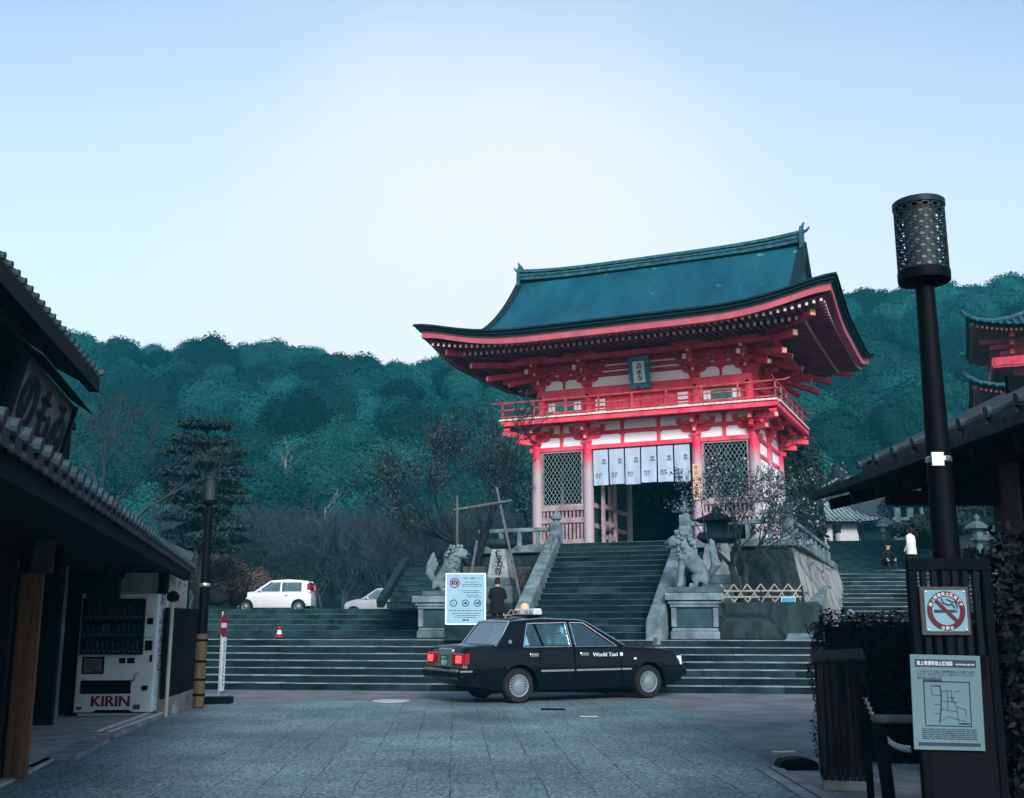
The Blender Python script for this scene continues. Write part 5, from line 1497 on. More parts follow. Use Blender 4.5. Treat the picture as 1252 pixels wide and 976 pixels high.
# product window
wx0, wx1, wz0, wz1 = -.5, .365, .93, 1.72
m_ = MB(); m_.box(wx0, wx1, -.012, .0, wz0, wz1); m_.build('display_back', pm('display_dark', (.03, .035, .035), .6, .3, 3), vm)
cols = [(.4, .1, .07), (.55, .6, .6), (.06, .22, .45), (.4, .28, .12), (.12, .32, .18), (.45, .5, .5), (.06, .38, .48)]
pmats = [pm('can_%s' % n, c, .35, .15, 20) for n, c in zip(('red', 'white', 'blue', 'amber', 'green', 'silver', 'teal'), cols)]
m_ = MB(); rr = random.Random(5)
for r_ in range(3):
    zb = 1.5 - r_ * .255
    for k in range(11):
        x = wx0 + .06 + k * .0755
        h = rr.uniform(.1, .165)
        cset = ((0, 0, 0, 3, 0, 4), (2, 6, 2, 6, 1, 6), (5, 4, 6, 5, 4, 2))[r_]
        m_.lathe([(.024, 0), (.026, .01), (.026, h * .8), (.014, h * .95), (.012, h)], 8, (x, -.028, zb), m=rr.choice(cset))
m_.build('drinks', pmats, vm)
m_ = MB()
for r_ in range(3):
    zb = 1.495 - r_ * .255
    m_.box(wx0, wx1, -.06, -.013, zb - .055, zb - .01, 0)
    for k in range(11):
        x = wx0 + .06 + k * .0755
        m_.box(x - .022, x + .022, -.064, -.061, zb - .045, zb - .02, 1)
m_.build('button_rail', [M['vm_white'], M['black']], vm)
m_ = MB(); m_.box(wx0, wx1, -.075, -.07, wz0, wz1); m_.build('window_pane', M['win_glass'], vm)
m_ = MB(); m_.box(wx0 - .03, wx1 + .03, -.08, -.001, wz1, wz1 + .03); m_.box(wx0 - .03, wx0, -.08, -.001, wz0, wz1); m_.box(wx1, wx1 + .03, -.08, -.001, wz0, wz1); m_.box(wx0 - .03, wx1 + .03, -.08, -.001, wz0 - .02, wz0); m_.build('window_frame', M['black'], vm)
m_ = MB(); m_.box(-.5, -.17, -.012, 0, .62, .88); m_.build('poster_frame', M['black'], vm, bevel=.005)
m_ = MB(); m_.box(-.47, -.2, -.018, -.0121, .645, .855); m_.build('poster', pm('grey_poster', (.1, .11, .115), .5, .1, 4), vm)
m_ = MB(); 
for k, wd in enumerate((.2, .12, .18, .14)): m_.box(-.44, -.44 + wd, -.021, -.0185, .81 - k * .035, .82 - k * .035)
m_.box(-.33, -.22, -.021, -.0185, .66, .68); m_.build('poster_text', M['ink'], vm)
for x0, x1, z0, z1 in ((.05, .14, .78, .86), (.17, .28, .78, .86), (.43, .52, 1.36, 1.46), (.42, .53, .97, 1.12), (.41, .5, .38, .45), (.5, .54, .8, .9), (.4, .54, 1.165, 1.17)):
    m_ = MB(); m_.box(x0, x1, -.014, 0, z0, z1); m_.build('slot', M['black'], vm, bevel=.002)
m_ = MB(); m_.box(.43, .52, -.016, -.0, 1.48, 1.56); m_.build('coin_panel', M['steel'], vm)
m_ = MB(); m_.box(.3, .38, -.03, 0, .62, .64); m_.tube([(.32, -.02, .62), (.3, -.02, .54), (.24, -.02, .5)], .014, 6); m_.build('lever', M['steel'], vm)
m_ = MB(); m_.box(-.5, .25, -.015, 0, .33, .53); m_.build('delivery_slot', M['black'], vm, bevel=.006)
m_ = MB(); m_.prism([(-.48, .35), (.23, .35), (.23, .46), (-.48, .46)], -.035, -.016, 'y'); m_.build('slot_flap', M['void'], vm)
m_ = MB(); put(m_, 'KIRIN', (-.32, .24, .145, .3), lambda x, z: Vector((x, -.006, z)), bold=.009); m_.build('brand_lettering', pm('kirin_red', (.17, .008, .02), .45, .1, 4), vm)
m_ = MB(); m_.prism([(-.3, .06), (.3, .06), (.24, .095), (-.24, .095)], -.012, 0, 'y'); m_.box(-W_ / 2, W_ / 2, -.006, 0, .05, .06); m_.build('foot_grille', M['black'], vm)
m_ = MB(); m_.box(.3, .4, -.006, 0, .1, .17); m_.build('sticker', M['plate_green'], vm)
m_ = MB(); m_.box(-.54, -.46, -.006, 0, .1, .14); m_.build('sticker', M['plate_green'], vm)
m_ = MB()
seq = [('只', 1.66, .17), ('ロ', 1.37, .07), ('ロ', 1.235, .07), ('ん', 1.07, .13), ('ロ', .94, .07), ('乙', .66, .24)]
for ch, z, h in seq: put(m_, ch, (.14, .42, z, z + h), lambda x, zz: Vector((W_ / 2 + .003, x, zz)), bold=.012)
m_.build('side_lettering', pm('side_red', (.5, .03, .06), .45, .1, 4), vm)

# ---------------------------------------------------------------- street lamps
def lamp(label, loc, bamboo, k_, hh=3.85):
    t = thing('street_lamp', label, 'street lamp', loc)
    m_ = MB(); m_.lathe([(.085 * k_, 0), (.083 * k_, 1.9), (.072 * k_, 2.4), (.06 * k_, hh - .5)], 18); m_.build('post', M['iron'], t, smooth=True)
    if bamboo:
        m_ = MB(); m_.lathe([(.088, 2.02), (.093, 2.03), (.093, 2.07), (.088, 2.08)], 18); m_.build('band', M['steel'], t, smooth=True)
    sh = bpy.data.objects.new('lamp_shade', None); COL.objects.link(sh); sh.parent = t; sh.location = (0, 0, hh - .47)
    m_ = MB(); m_.lathe([(.05, -.03), (.06, -.02), (.135, 0), (.138, .02), (.138, .055), (.132, .06)], 28); m_.build('lower_rim', M['iron'], sh, smooth=True)
    m_ = MB(); m_.lathe([(.133, .42), (.139, .425), (.139, .455), (.13, .462), (.001, .468)], 28); m_.build('cap', M['lamp_metal'], sh, smooth=True)
    m_ = MB(); m_.lathe([(.085, .05), (.085, .43)], 20); m_.build('inner_tube', M['lamp_inside'], sh, smooth=True)
    # perforated sleeve: offset round holes punched out of a cylinder
    nh, nr = 15, 11
    r_ = .134
    m_ = MB()
    cw_ = 2 * math.pi / nh; ch_ = .365 / nr * 1.0
    K = 8
    for row in range(nr):
        for k in range(nh):
            a0 = (k + (.5 if row % 2 else 0)) * cw_; zc = .058 + (row + .5) * ch_
            vs = []
            for q in range(K):
                an = (q + .5) * 2 * math.pi / K
                # outer ring on the cell rectangle
                dx, dz = math.cos(an), math.sin(an)
                sc_ = 1 / max(abs(dx), abs(dz))
                dx2, dz2 = max(-1, min(1, dx * sc_)), max(-1, min(1, dz * sc_))
                aa = a0 + dx2 * cw_ / 2; vs.append((r_ * math.cos(aa), r_ * math.sin(aa), zc + dz2 * ch_ / 2))
            for q in range(K):
                an = (q + .5) * 2 * math.pi / K
                aa = a0 + math.cos(an) * cw_ * .29; vs.append((r_ * math.cos(aa), r_ * math.sin(aa), zc + math.sin(an) * ch_ * .32))
            m_.add(vs, [(q, (q + 1) % K, K + (q + 1) % K, K + q) for q in range(K)])
    o = m_.build('sleeve', M['lamp_metal'], sh, recalc=False)
    so = o.modifiers.new('solid', 'SOLIDIFY'); so.thickness = .006
    if bamboo:
        m_ = MB(); m_.lathe([(.095, .02), (.098, 1.22), (.09, 1.225)], 18); m_.build('bamboo_wrap', M['bamboo'], t, smooth=True)
        for z in (.2, .45, .75, 1.1):
            m_ = MB(); m_.lathe([(.1, z), (.104, z + .01), (.104, z + .03), (.1, z + .04)], 18); m_.build('rope_tie', M['black'], t)
    return t
lamp('slim black street lamp with a bamboo wrapped foot beside the no entry sign', at(242, 866, 0), True, 1.0, 3.92)
p = at(1143, 690, None, 5.75)
rl_ = lamp('black street lamp with a perforated drum shade in front of the right hand roof', Vector((2.245, 5.62, 0)), False, .82, 3.73)
m_ = MB(); m_.lathe([(.062, 2.27), (.066, 2.275), (.066, 2.295), (.062, 2.3)], 18); m_.box(-.062, -.0, -.07, -.05, 2.245, 2.315); m_.build('sticker', M['steel'], rl_)

# no entry sign
ns = thing('no_entry_sign', 'red no entry sign seen edge on above a white strip board on a thin pole', 'road sign', at(267, 853, 0), R(86))
m_ = MB(); m_.tube([(0, 0, 0), (0, 0, 1.62)], .022, 8); m_.build('pole', M['steel'], ns)
ci = [(.16 * math.cos(k * math.pi / 14), 1.36 + .2 * math.sin(k * math.pi / 14)) for k in range(28)]
m_ = MB(); m_.prism([(x * 1.25, 1.36 + (z - 1.36)) for x, z in ci], -.036, -.026, 'y'); m_.build('disc', M['sign_red'], ns)
m_ = MB(); m_.box(-.15, .15, -.041, -.0365, 1.31, 1.40)
m_.build('bar', M['sign_white'], ns)
m_ = MB(); m_.box(-.02, .2, -.036, -.026, .12, 1.13); m_.build('strip_board', M['sign_white'], ns)
m_ = MB()
for k, ch in enumerate('車両通行禁止歩行者専用'): put(m_, ch, (.05, .13, 1.0 - k * .08, 1.06 - k * .08), lambda x, z: Vector((x, -.038, z)))
m_.build('lettering', M['sign_ink'], ns)
m_ = MB(); c = at(265, 860.5, 0); m_.box(c.x - .24, c.x + .26, c.y - .14, c.y + .16, 0, .12)
tag(m_.build('sign_base', M['black'], bevel=.015), 'low black block at the foot of the no entry sign', 'base block')
# traffic cone on the terrace
tc_ = thing('traffic_cone', 'small red and white traffic cone on the left steps', 'traffic cone', at(324, 781.5, TZ + .0, None) if False else sw(-6.62, 4.6, TZ), 0)
m_ = MB(); m_.box(-.13, .13, -.13, .13, 0, .03); m_.build('foot', M['sign_red'], tc_, bevel=.01); tc_.scale = (.82,) * 3
m_ = MB(); m_.lathe([(.1, .03), (.085, .1)], 16, m=0, cap=False); m_.lathe([(.085, .1), (.055, .22)], 16, m=1, cap=False); m_.lathe([(.055, .22), (.025, .34), (.001, .345)], 16, m=0, cap=False); m_.build('cone', [M['sign_red'], M['sign_white']], tc_, smooth=True)
# ================================================================ skinned figures
def skin(name, chains, mat, parent=None, sub=2, mats_by=None, root=None):
    """chains: lists of (x,y,z,r) joints; joints at the same place are merged into one skeleton"""
    me = bpy.data.meshes.new(name)
    vs, es, rs, idx = [], [], [], {}
    for ch in chains:
        prev = None
        for x, y, z, r_ in ch:
            k = (round(x, 3), round(y, 3), round(z, 3))
            if k not in idx:
                idx[k] = len(vs); vs.append((x, y, z)); rs.append(r_)
            i = idx[k]
            if prev is not None and prev != i: es.append((prev, i))
            prev = i
    me.from_pydata(vs, es, [])
    o = bpy.data.objects.new(name, me)
    COL.objects.link(o)
    md = o.modifiers.new('skin', 'SKIN')
    sv = me.skin_vertices[0].data if me.skin_vertices else None
    if sv is None:
        bm = bmesh.new(); bm.from_mesh(me); bm.verts.layers.skin.verify(); bm.to_mesh(me); bm.free()
        sv = me.skin_vertices[0].data
    for i, r_ in enumerate(rs):
        rr_ = r_ if hasattr(r_, '__len__') else (r_, r_)
        sv[i].radius = rr_
        sv[i].use_root = (i == 0)
    sb_ = o.modifiers.new('sub', 'SUBSURF'); sb_.levels = sub; sb_.render_levels = sub
    bpy.context.view_layer.update()
    m2 = bpy.data.meshes.new_from_object(o.evaluated_get(bpy.context.evaluated_depsgraph_get()))
    bpy.data.objects.remove(o)
    o2 = bpy.data.objects.new(name, m2); COL.objects.link(o2)
    m2.materials.clear()
    for mt in (mat if isinstance(mat, (list, tuple)) else [mat]): m2.materials.append(mt)
    if mats_by:
        m2.polygons.foreach_set('material_index', [mats_by(p.center) for p in m2.polygons])
    m2.polygons.foreach_set('use_smooth', [True] * len(m2.polygons))
    if parent is not None: o2.parent = parent
    return o2

def person(label, loc, rz, h=1.68, top=None, legs=None, pose='stand', hair_long=.0):
    t = thing('person', label, 'person', loc, rz)
    k = h / 1.70
    if pose == 'phone':       # facing +y, hands raised in front of the chest
        armL = [(0, .0, 1.40, .07), (-.19, 0, 1.39, .06), (-.25, .07, 1.13, .047), (-.1, .26, 1.24, .034), (-.03, .30, 1.27, .026)]
        armR = [(0, .0, 1.40, .07), (.19, 0, 1.39, .06), (.25, .07, 1.13, .047), (.1, .26, 1.24, .034), (.04, .30, 1.27, .026)]
        legL = [(0, 0, .93, .13), (-.09, 0, .88, .095), (-.1, .02, .48, .065), (-.11, -.01, .09, .042), (-.115, .12, .035, .035)]
        legR = [(0, 0, .93, .13), (.09, 0, .88, .095), (.1, .02, .48, .065), (.11, -.01, .09, .042), (.12, .12, .035, .035)]
        sp_ = [(0, 0, .93, .13), (0, -.01, 1.15, (.17, .12)), (0, 0, 1.40, .07), (0, .01, 1.47, .055), (0, .04, 1.55, .07), (0, .05, 1.63, .075)]
    elif pose == 'sit':
        legL = [(0, 0, .30, .13), (-.1, .0, .28, .09), (-.14, .40, .42, .065), (-.14, .42, .07, .04), (-.14, .54, .03, .035)]
        legR = [(0, 0, .30, .13), (.1, .0, .28, .09), (.14, .40, .42, .065), (.14, .42, .07, .04), (.14, .54, .03, .035)]
        armL = [(0, .1, .76, .07), (-.19, .1, .74, .06), (-.26, .22, .5, .045), (-.15, .42, .47, .03)]
        armR = [(0, .1, .76, .07), (.19, .1, .74, .06), (.26, .22, .5, .045), (.15, .42, .47, .03)]
        sp_ = [(0, 0, .30, .13), (0, .03, .52, (.16, .12)), (0, .1, .76, .07), (0, .13, .83, .055), (0, .17, .92, .075), (0, .19, 1.0, .075)]
    else:
        s_ = .12 if pose == 'walk' else .02
        armL = [(0, 0, 1.40, .07), (-.19, 0, 1.39, .06), (-.24, -s_ * .5, 1.11, .046), (-.22, s_, .86, .034), (-.21, s_ * 1.3, .78, .03)]
        armR = [(0, 0, 1.40, .07), (.19, 0, 1.39, .06), (.24, s_ * .3, 1.11, .046), (.22, -s_ * .2, .86, .034), (.21, -s_ * .2, .78, .03)]
        legL = [(0, 0, .93, .13), (-.09, 0, .88, .095), (-.1, s_ * 1.2, .48, .065), (-.1, s_ * 1.1, .09, .042), (-.11, s_ * 1.1 + .13, .035, .035)]
        legR = [(0, 0, .93, .13), (.09, 0, .88, .095), (.1, -s_ * .3, .48, .065), (.1, -s_ * 1.4, .09, .042), (.11, -s_ * 1.4 + .13, .035, .035)]
        sp_ = [(0, 0, .93, .13), (0, 0, 1.15, (.17, .12)), (0, 0, 1.40, .07), (0, .01, 1.47, .055), (0, .02, 1.55, .07), (0, .02, 1.63, .075)]
    chains = [[(x * k, y * k, z * k, (tuple(q * k for q in r_) if hasattr(r_, '__len__') else r_ * k)) for x, y, z, r_ in c] for c in (sp_, armL, armR, legL, legR)]
    neck = sp_[3][2] * k + .01
    hand = [Vector(c[-1][:3]) for c in (chains[1], chains[2])]
    hip = (.30 if pose == 'sit' else .74) * k
    def mb_(c):
        c = Vector(c)
        if c.z > neck: return 2
        if min((c - q).length for q in hand) < .075 * k: return 2
        if c.z < .07 * k: return 3
        return 0 if c.z > hip else 1
    skin('body', chains, [top, legs, M['skin'], M['rubber']], t, 2, mb_)
    hd = Vector(sp_[-1][:3]) * k
    m_ = MB()
    # hair cap, nose and ears
    rows = []
    for i in range(7):
        th_ = i / 6 * 1.75
        rows.append([(hd.x + .089 * k * math.sin(th_) * math.cos(a), hd.y - .012 - .0 + .099 * k * math.sin(th_) * math.sin(a) + (-.02 * (i / 6)), hd.z + .03 * k + .098 * k * math.cos(th_) + (-.075 * k * (i / 6) ** 2 if math.sin(a) < .2 else .055 * k * (i / 6) ** 2)) for a in [q * 2 * math.pi / 16 for q in range(17)]])
    m_.grid(rows)
    if hair_long: m_.taper((hd.x, hd.y - .05), hd.z - hair_long, hd.z + .05, (.07, .03), (.085, .05))
    m_.build('hair', M['hair'], t, smooth=True)
    m_ = MB()
    for sx in (-1, 1): m_.lathe([(.001, -.028 * k), (.014 * k, -.015 * k), (.016 * k, .01 * k), (.001, .03 * k)], 8, (hd.x + sx * .078 * k, hd.y, hd.z - .01))
    m_.add([(hd.x - .014, hd.y + .07 * k, hd.z - .025), (hd.x + .014, hd.y + .07 * k, hd.z - .025), (hd.x, hd.y + .1 * k, hd.z - .022), (hd.x, hd.y + .076 * k, hd.z + .02)], [(0, 1, 2), (0, 2, 3), (1, 3, 2), (0, 3, 1)])
    m_.build('ears_and_nose', M['skin'], t)
    if pose != 'sit':
        m_ = MB(); rows = []
        for z, rx_, ry_ in ((.70, .235, .165), (.82, .225, .16), (1.0, .205, .145), (1.2, .215, .15), (1.33, .205, .13), (1.41, .13, .095), (1.45, .075, .07)):
            rows.append([(rx_ * k * math.cos(a), ry_ * k * math.sin(a) - .005, z * k) for a in [q * math.pi / 9 for q in range(19)]])
        m_.grid(rows); m_.build('jacket', top, t, smooth='all')
    if pose == 'phone':
        m_ = MB(); m_.box(-.04, .04, .315 * k, .325 * k, 1.25 * k, 1.40 * k)
        o = m_.build('phone', M['black']); o.location = t.location; o.rotation_euler = t.rotation_euler
        tag(o, 'dark phone held up by the person in black near the notice board', 'phone')
    return t

q = at(608, 772, None, 29.0)
person('person in a black jacket seen from behind, holding up a phone beside the notice board', Vector((q.x, 29.0, TZ)), R(-6), 1.5, M['cloth_dark'], M['cloth_dark'], 'phone')
q = at(1122, 690, None, 40.5)
person('person in pale top and dark trousers walking on the landing beside the lamp post', Vector((q.x - .2, 40.5, 3.165)), R(30), 1.66, M['cloth_pale'], M['cloth_dark'], 'walk', .12)
q = at(1031, 668, None, 69)
person('person in a dark coat and pale trousers at the top of the upper hall stairs', Vector((q.x, 70, 6.29)), R(150), 1.62, M['cloth_dark'], M['cloth_pale'], 'walk')
q = at(1062, 668, None, 69)
person('person all in dark clothes at the top right of the upper hall stairs', Vector((q.x, 70.4, 6.29)), R(200), 1.58, M['cloth_dark'], M['cloth_dark'], 'stand', .15)
q = at(1080, 696, None, 40.)
person('person in dark clothes sitting at the edge of the right landing', Vector((q.x, 39.6, 3.165)), R(190), 1.6, M['cloth_dark'], M['cloth_navy'], 'sit')

# ---------------------------------------------------------------- guardian lion dogs
def komainu(label, loc, rz, flip, s_=1.0):
    t = thing('lion_dog_statue', label, 'statue', loc, rz)
    if flip: t.scale = (-s_, s_, s_)
    else: t.scale = (s_, s_, s_)
    # sits facing +x, z up; total height about 1.3
    body = [
        [(-.28, 0, .26, (.2, .19)), (-.12, 0, .42, (.2, .19)), (.06, 0, .60, (.22, .2)), (.18, 0, .82, (.2, .19)), (.24, 0, 1.0, (.2, .2)), (.36, 0, 1.03, (.17, .17)), (.47, 0, .98, (.12, .13)), (.53, 0, .96, (.085, .1))],
        [(.06, 0, .60, (.22, .2)), (.2, .15, .55, .1), (.24, .16, .3, .075), (.25, .16, .07, .07), (.34, .16, .055, .07)],
        [(.06, 0, .60, (.22, .2)), (.2, -.15, .55, .1), (.24, -.16, .3, .075), (.25, -.16, .07, .07), (.34, -.16, .055, .07)],
        [(-.28, 0, .26, (.2, .19)), (-.26, .2, .22, .14), (-.05, .24, .2, .11), (-.1, .24, .06, .07), (.06, .24, .05, .065)],
        [(-.28, 0, .26, (.2, .19)), (-.26, -.2, .22, .14), (-.05, -.24, .2, .11), (-.1, -.24, .06, .07), (.06, -.24, .05, .065)],
    ]
    b = skin('body', body, M['stone_pale'], t, 2)
    m_ = MB(); rr = random.Random(11)
    for k in range(120):                      # curls of the mane
        a = rr.uniform(-2.4, 2.4); z = rr.uniform(.62, 1.22)
        rad = .23 if z < 1.05 else .17
        cx = .14 + (z - .6) * .12
        x, y = cx - math.cos(a) * rad, math.sin(a) * rad
        q_ = rr.uniform(.55, .95)
        m_.lathe([(.001, -.055 * q_), (.045 * q_, -.035 * q_), (.058 * q_, 0), (.04 * q_, .04 * q_), (.001, .055 * q_)], 7, (x, y, z))
    m_.build('mane', M['stone_pale'], t, smooth=True)
    m_ = MB()
    for k in range(5):
        m_.tube([(-.38, 0, .3), (-.5, .08 * (k - 2), .5), (-.46 + .02 * k, .1 * (k - 2), .78 + .1 * (2 - abs(k - 2))), (-.4, .09 * (k - 2), .86 + .1 * (2 - abs(k - 2)))], [.07, .08, .065, .015], 7)
    m_.build('tail', M['stone_pale'], t, smooth=True)
    m_ = MB()
    for sy in (-1, 1):
        m_.lathe([(.001, -.05), (.04, -.03), (.045, .0), (.03, .05), (.001, .08)], 8, (.28, sy * .15, 1.16))
        m_.lathe([(.001, -.03), (.03, -.015), (.033, .01), (.001, .03)], 8, (.46, sy * .085, 1.06))
    m_.box(.44, .585, -.07, .07, .885, .905); m_.lathe([(.001, -.03), (.04, -.01), (.04, .015), (.001, .03)], 8, (.575, 0, .99))
    m_.build('ears_and_muzzle', M['stone'], t, smooth=True)
    m_ = MB(); m_.box(-.62, .52, -.34, .34, -.10, .03); m_.build('plinth', M['stone'], t, bevel=.02)
    return t
def pedestal(label, loc, rz, w_, d, h):
    t = thing('statue_pedestal', label, 'pedestal', loc, rz)
    def p(name, fn, mt, bev=.02):
        m_ = MB(); fn(m_); return m_.build(name, mt, t, bevel=bev, seg=2)
    p('foot', lambda m: (m.box(-w_ * .5, w_ * .5, -d * .5, d * .5, 0, h * .17), m.box(-w_ * .47, w_ * .47, -d * .47, d * .47, h * .17, h * .24)), M['stone_pale'])
    p('core', lambda m: m.box(-w_ * .42, w_ * .42, -d * .42, d * .42, h * .24, h * .7), M['panel_teal'])
    p('corner_block', lambda m: [m.box(sx * w_ * .44 - w_ * .07, sx * w_ * .44 + w_ * .04, sy * d * .43 - d * .05, sy * d * .43 + d * .05, h * .26, h * .68) if sx > 0 else m.box(sx * w_ * .44 - w_ * .04, sx * w_ * .44 + w_ * .07, sy * d * .43 - d * .05, sy * d * .43 + d * .05, h * .26, h * .68) for sx in (-1, 1) for sy in (-1, 1)], M['stone_pale'])
    p('cornice', lambda m: (m.box(-w_ * .5, w_ * .5, -d * .5, d * .5, h * .69, h * .76), m.box(-w_ * .54, w_ * .54, -d * .54, d * .54, h * .76, h * .82), m.box(-w_ * .6, w_ * .6, -d * .6, d * .6, h * .84, h)), M['stone_pale'])
    p('neck', lambda m: m.box(-w_ * .5, w_ * .5, -d * .5, d * .5, h * .815, h * .845), M['stone_dark'], 0)
    return t
M['panel_teal'] = pm('slate_panel', (.015, .05, .062), .6, .3, 3)
pc = at(853, 782, TZ)
PR = Vector((pc.x + .02, pc.y + .55, TZ))
pedestal('moulded stone pedestal with a dark panel on the right edge of the terrace', PR, -R(7), 1.12, 1.0, 1.05)
komainu('seated stone lion dog facing left on the pedestal right of the gate stairs', PR + Vector((.02, 0, 1.16)), -R(20), True, 1.1)
pq = at(556, 776, TZ, None)
PL = Vector((-1.72, 27.6, TZ))
pedestal('moulded stone pedestal half hidden behind the white notice board', PL, -R(7), 1.15, 1.0, 1.02)
komainu('seated stone lion dog facing right on the pedestal behind the notice board', PL + Vector((.1, 0, 1.12)), R(-12), False, .95)

# inscribed stone lantern pillars
def pillar(label, loc, rz, txt, hs=1.0, house=True, lift_=0, wk=1):
    t = thing('inscribed_stone_pillar', label, 'stone pillar', loc, rz)
    t.scale = (wk, wk, 1)
    if lift_:
        m_ = MB(); m_.box(-.66, .66, -.64, .64, -lift_, .0); m_.build('plinth', M['stone_dark'], t, bevel=.03)
    m_ = MB(); m_.box(-.62, .62, -.6, .6, 0, .5); m_.box(-.52, .52, -.5, .5, .5, .95 * hs); m_.build('base', M['stone'], t, bevel=.03)
    m_ = MB(); m_.taper((0, 0), .95 * hs, 2.05 * hs, (.44, .42), (.29, .28)); m_.build('shaft', M['stone_white'], t, bevel=.03, seg=2)
    m_ = MB(); m_.taper((0, 0), 2.05 * hs, 2.2 * hs, (.34, .34), (.5, .5)); m_.taper((0, 0), 2.2 * hs, 2.4 * hs, (.5, .5), (.42, .42)); m_.build('cap', M['stone_dark'], t, bevel=.02)
    if house:
      m_ = MB(); m_.taper((0, 0), 2.4 * hs, 2.8 * hs, (.24, .24), (.26, .26)); m_.taper((0, 0), 2.8 * hs, 3.08 * hs, (.55, .55), (.12, .12)); m_.lathe([(.1, 3.08 * hs), (.14, 3.16 * hs), (.06, 3.26 * hs), (.01, 3.34 * hs)], 12); m_.build('lantern_house', M['stone_dark'], t, bevel=.015)
    m_ = MB()
    for k, ch in enumerate(txt):
        z = (1.72 - k * .34) * hs
        yy = lambda zz: -(.42 - (.14) * (zz / hs - .95) / 1.1) - .004
        put(m_, ch, (-.14, .14, z, z + .3 * hs), lambda x, zz: Vector((x, yy(zz), zz)), bold=.012)
    m_.build('inscription', M['ink'], t)
    return t
M['stone_white'] = pm('white_granite', (.24, .28, .29), .75, .35, 2.2, bump=.3, detail=9)
q = at(610, 707, None, 31.2)
pillar('tall tapering stone pillar with dark carved characters behind the person in black', Vector((q.x + .05, 31.2, TZ + .88)), -R(14), '仁王尊', .76, False, .9, .74)
q = at(879, 715, None, 29.5)
pillar('pale tapering stone pillar standing behind the plum tree right of the lion dog', Vector((q.x - .1, 28.9, 1.86)), -R(20), '奉納', .78)

# bamboo barriers
def bamboo_fence(label, p, q, n, h=.42, z=0):
    t = thing('bamboo_fence', label, 'fence', p, math.atan2(q.y - p.y, q.x - p.x))
    L = (q - p).length
    m_ = MB()
    for zz in (.12, .26): m_.tube([(0, 0, zz), (L, 0, zz)], .022, 7)
    m_.build('rails', M['bamboo_pale'], t, smooth=True)
    m_ = MB()
    for k in range(n):
        a = L * k / n
        m_.tube([(a, -.03, 0), (a + L / n, -.03, h)], .018, 6); m_.tube([(a + L / n, .03, 0), (a, .03, h)], .018, 6)
    m_.build('crossed_canes', M['bamboo_pale'], t, smooth=True)
    for k in (0, n // 2, n):
        m_ = MB(); m_.tube([(L * k / n, 0, -.25), (L * k / n, 0, h * .9)], .025, 7); m_.build('post', M['wood_bark'], t)
    return t
M['bamboo_pale'] = pm('pale_bamboo', (.26, .27, .23), .5, .25, 5)
f0, f1 = at(889, 742, 1.88), at(968, 743, 1.88)
f0 = Vector((4.9, 25.75, 1.86)); f1 = Vector((6.72, 25.35, 1.86))
bamboo_fence('low crossed bamboo fence on the mossy wall beside the right lion dog', f0, f1, 6)
f0 = Vector((-.95, 30.0, TZ + .3)); f1 = Vector((.6, 29.7, TZ + .3))
mbx = MB(); mbx.box(-1.0, .65, 29.75, 30.3, TZ - .01, TZ + .35); tag(mbx.build('low_stone_kerb', M['stone_dark'], bevel=.03), 'low dark stone kerb behind the notice board', 'kerb')
bamboo_fence('low crossed bamboo fence behind the person in black', f0, f1, 5)
q = at(964, 737, None, 25.2)
sg = thing('small_sign', 'small blue and white sign hung on the right end of the bamboo fence', 'sign', q, -R(8))
m_ = MB(); m_.box(-.16, .16, 0, .02, -.13, .13); m_.build('plate', M['sign_white'], sg)
m_ = MB(); m_.box(-.15, .15, -.004, -.001, .0, .12); m_.build('blue_half', M['sign_blue2'] if 'sign_blue2' in M else pm('sign_blue2', (.05, .25, .4), .5, .1, 4), sg)
m_ = MB()
for k in range(3): m_.box(-.12, .1 - .05 * k, -.005, -.001, -.03 - k * .03, -.02 - k * .03)
m_.build('text_lines', M['sign_ink'], sg)

# notice board with prohibition symbols
q = at(569, 763, None, 24.75)
nb = thing('notice_board', 'pale blue notice board with four prohibition symbols left of the person in black', 'notice board', Vector((q.x, 24.75, TZ)), -R(4))
BW, B0, B1 = .43, .36, 1.45
m_ = MB(); m_.box(-BW, BW, 0, .03, B0, B1); m_.build('panel', M['sign_blue'], nb)
m_ = MB(); m_.box(-BW - .03, -BW, -.01, .04, B0 - .02, B1 + .03); m_.box(BW, BW + .03, -.01, .04, B0 - .02, B1 + .03); m_.box(-BW, BW, -.01, .04, B1, B1 + .03); m_.box(-BW, BW, -.01, .04, B0 - .03, B0); m_.build('frame', M['sign_white'], nb)
m_ = MB(); m_.box(-BW - .05, BW + .05, .03, .12, 0, B0 - .03); m_.build('stand', M['stone_dark'], nb)
def arc_ring(m, cx, cz, r0, r1, y, mt=None, n=32):
    vs = []
    for k in range(n):
        a = 2 * math.pi * k / n
        vs += [(cx + r0 * math.cos(a), y, cz + r0 * math.sin(a)), (cx + r1 * math.cos(a), y, cz + r1 * math.sin(a))]
    m.add(vs, [(2 * k, 2 * k + 1, (2 * k + 3) % (2 * n), (2 * k + 2) % (2 * n)) for k in range(n)], mt)
def disc(m, cx, cz, r_, y, mt=None, n=20):
    m.add([(cx + r_ * math.cos(2 * math.pi * k / n), y, cz + r_ * math.sin(2 * math.pi * k / n)) for k in range(n)], [tuple(range(n))], mt)
m_ = MB()
y = -.003
arc_ring(m_, -.25, 1.26, .088, .115, y, 1)
m_.box(-.32, -.18, y - .001, y, 1.22, 1.3, 0); m_.box(-.28, -.22, y - .001, y, 1.3, 1.32, 0); arc_ring(m_, -.25, 1.26, .018, .03, y - .002, 2)
m_.beam((-.33, y - .003, 1.34), (-.17, y - .003, 1.18), .02, .002, 1)
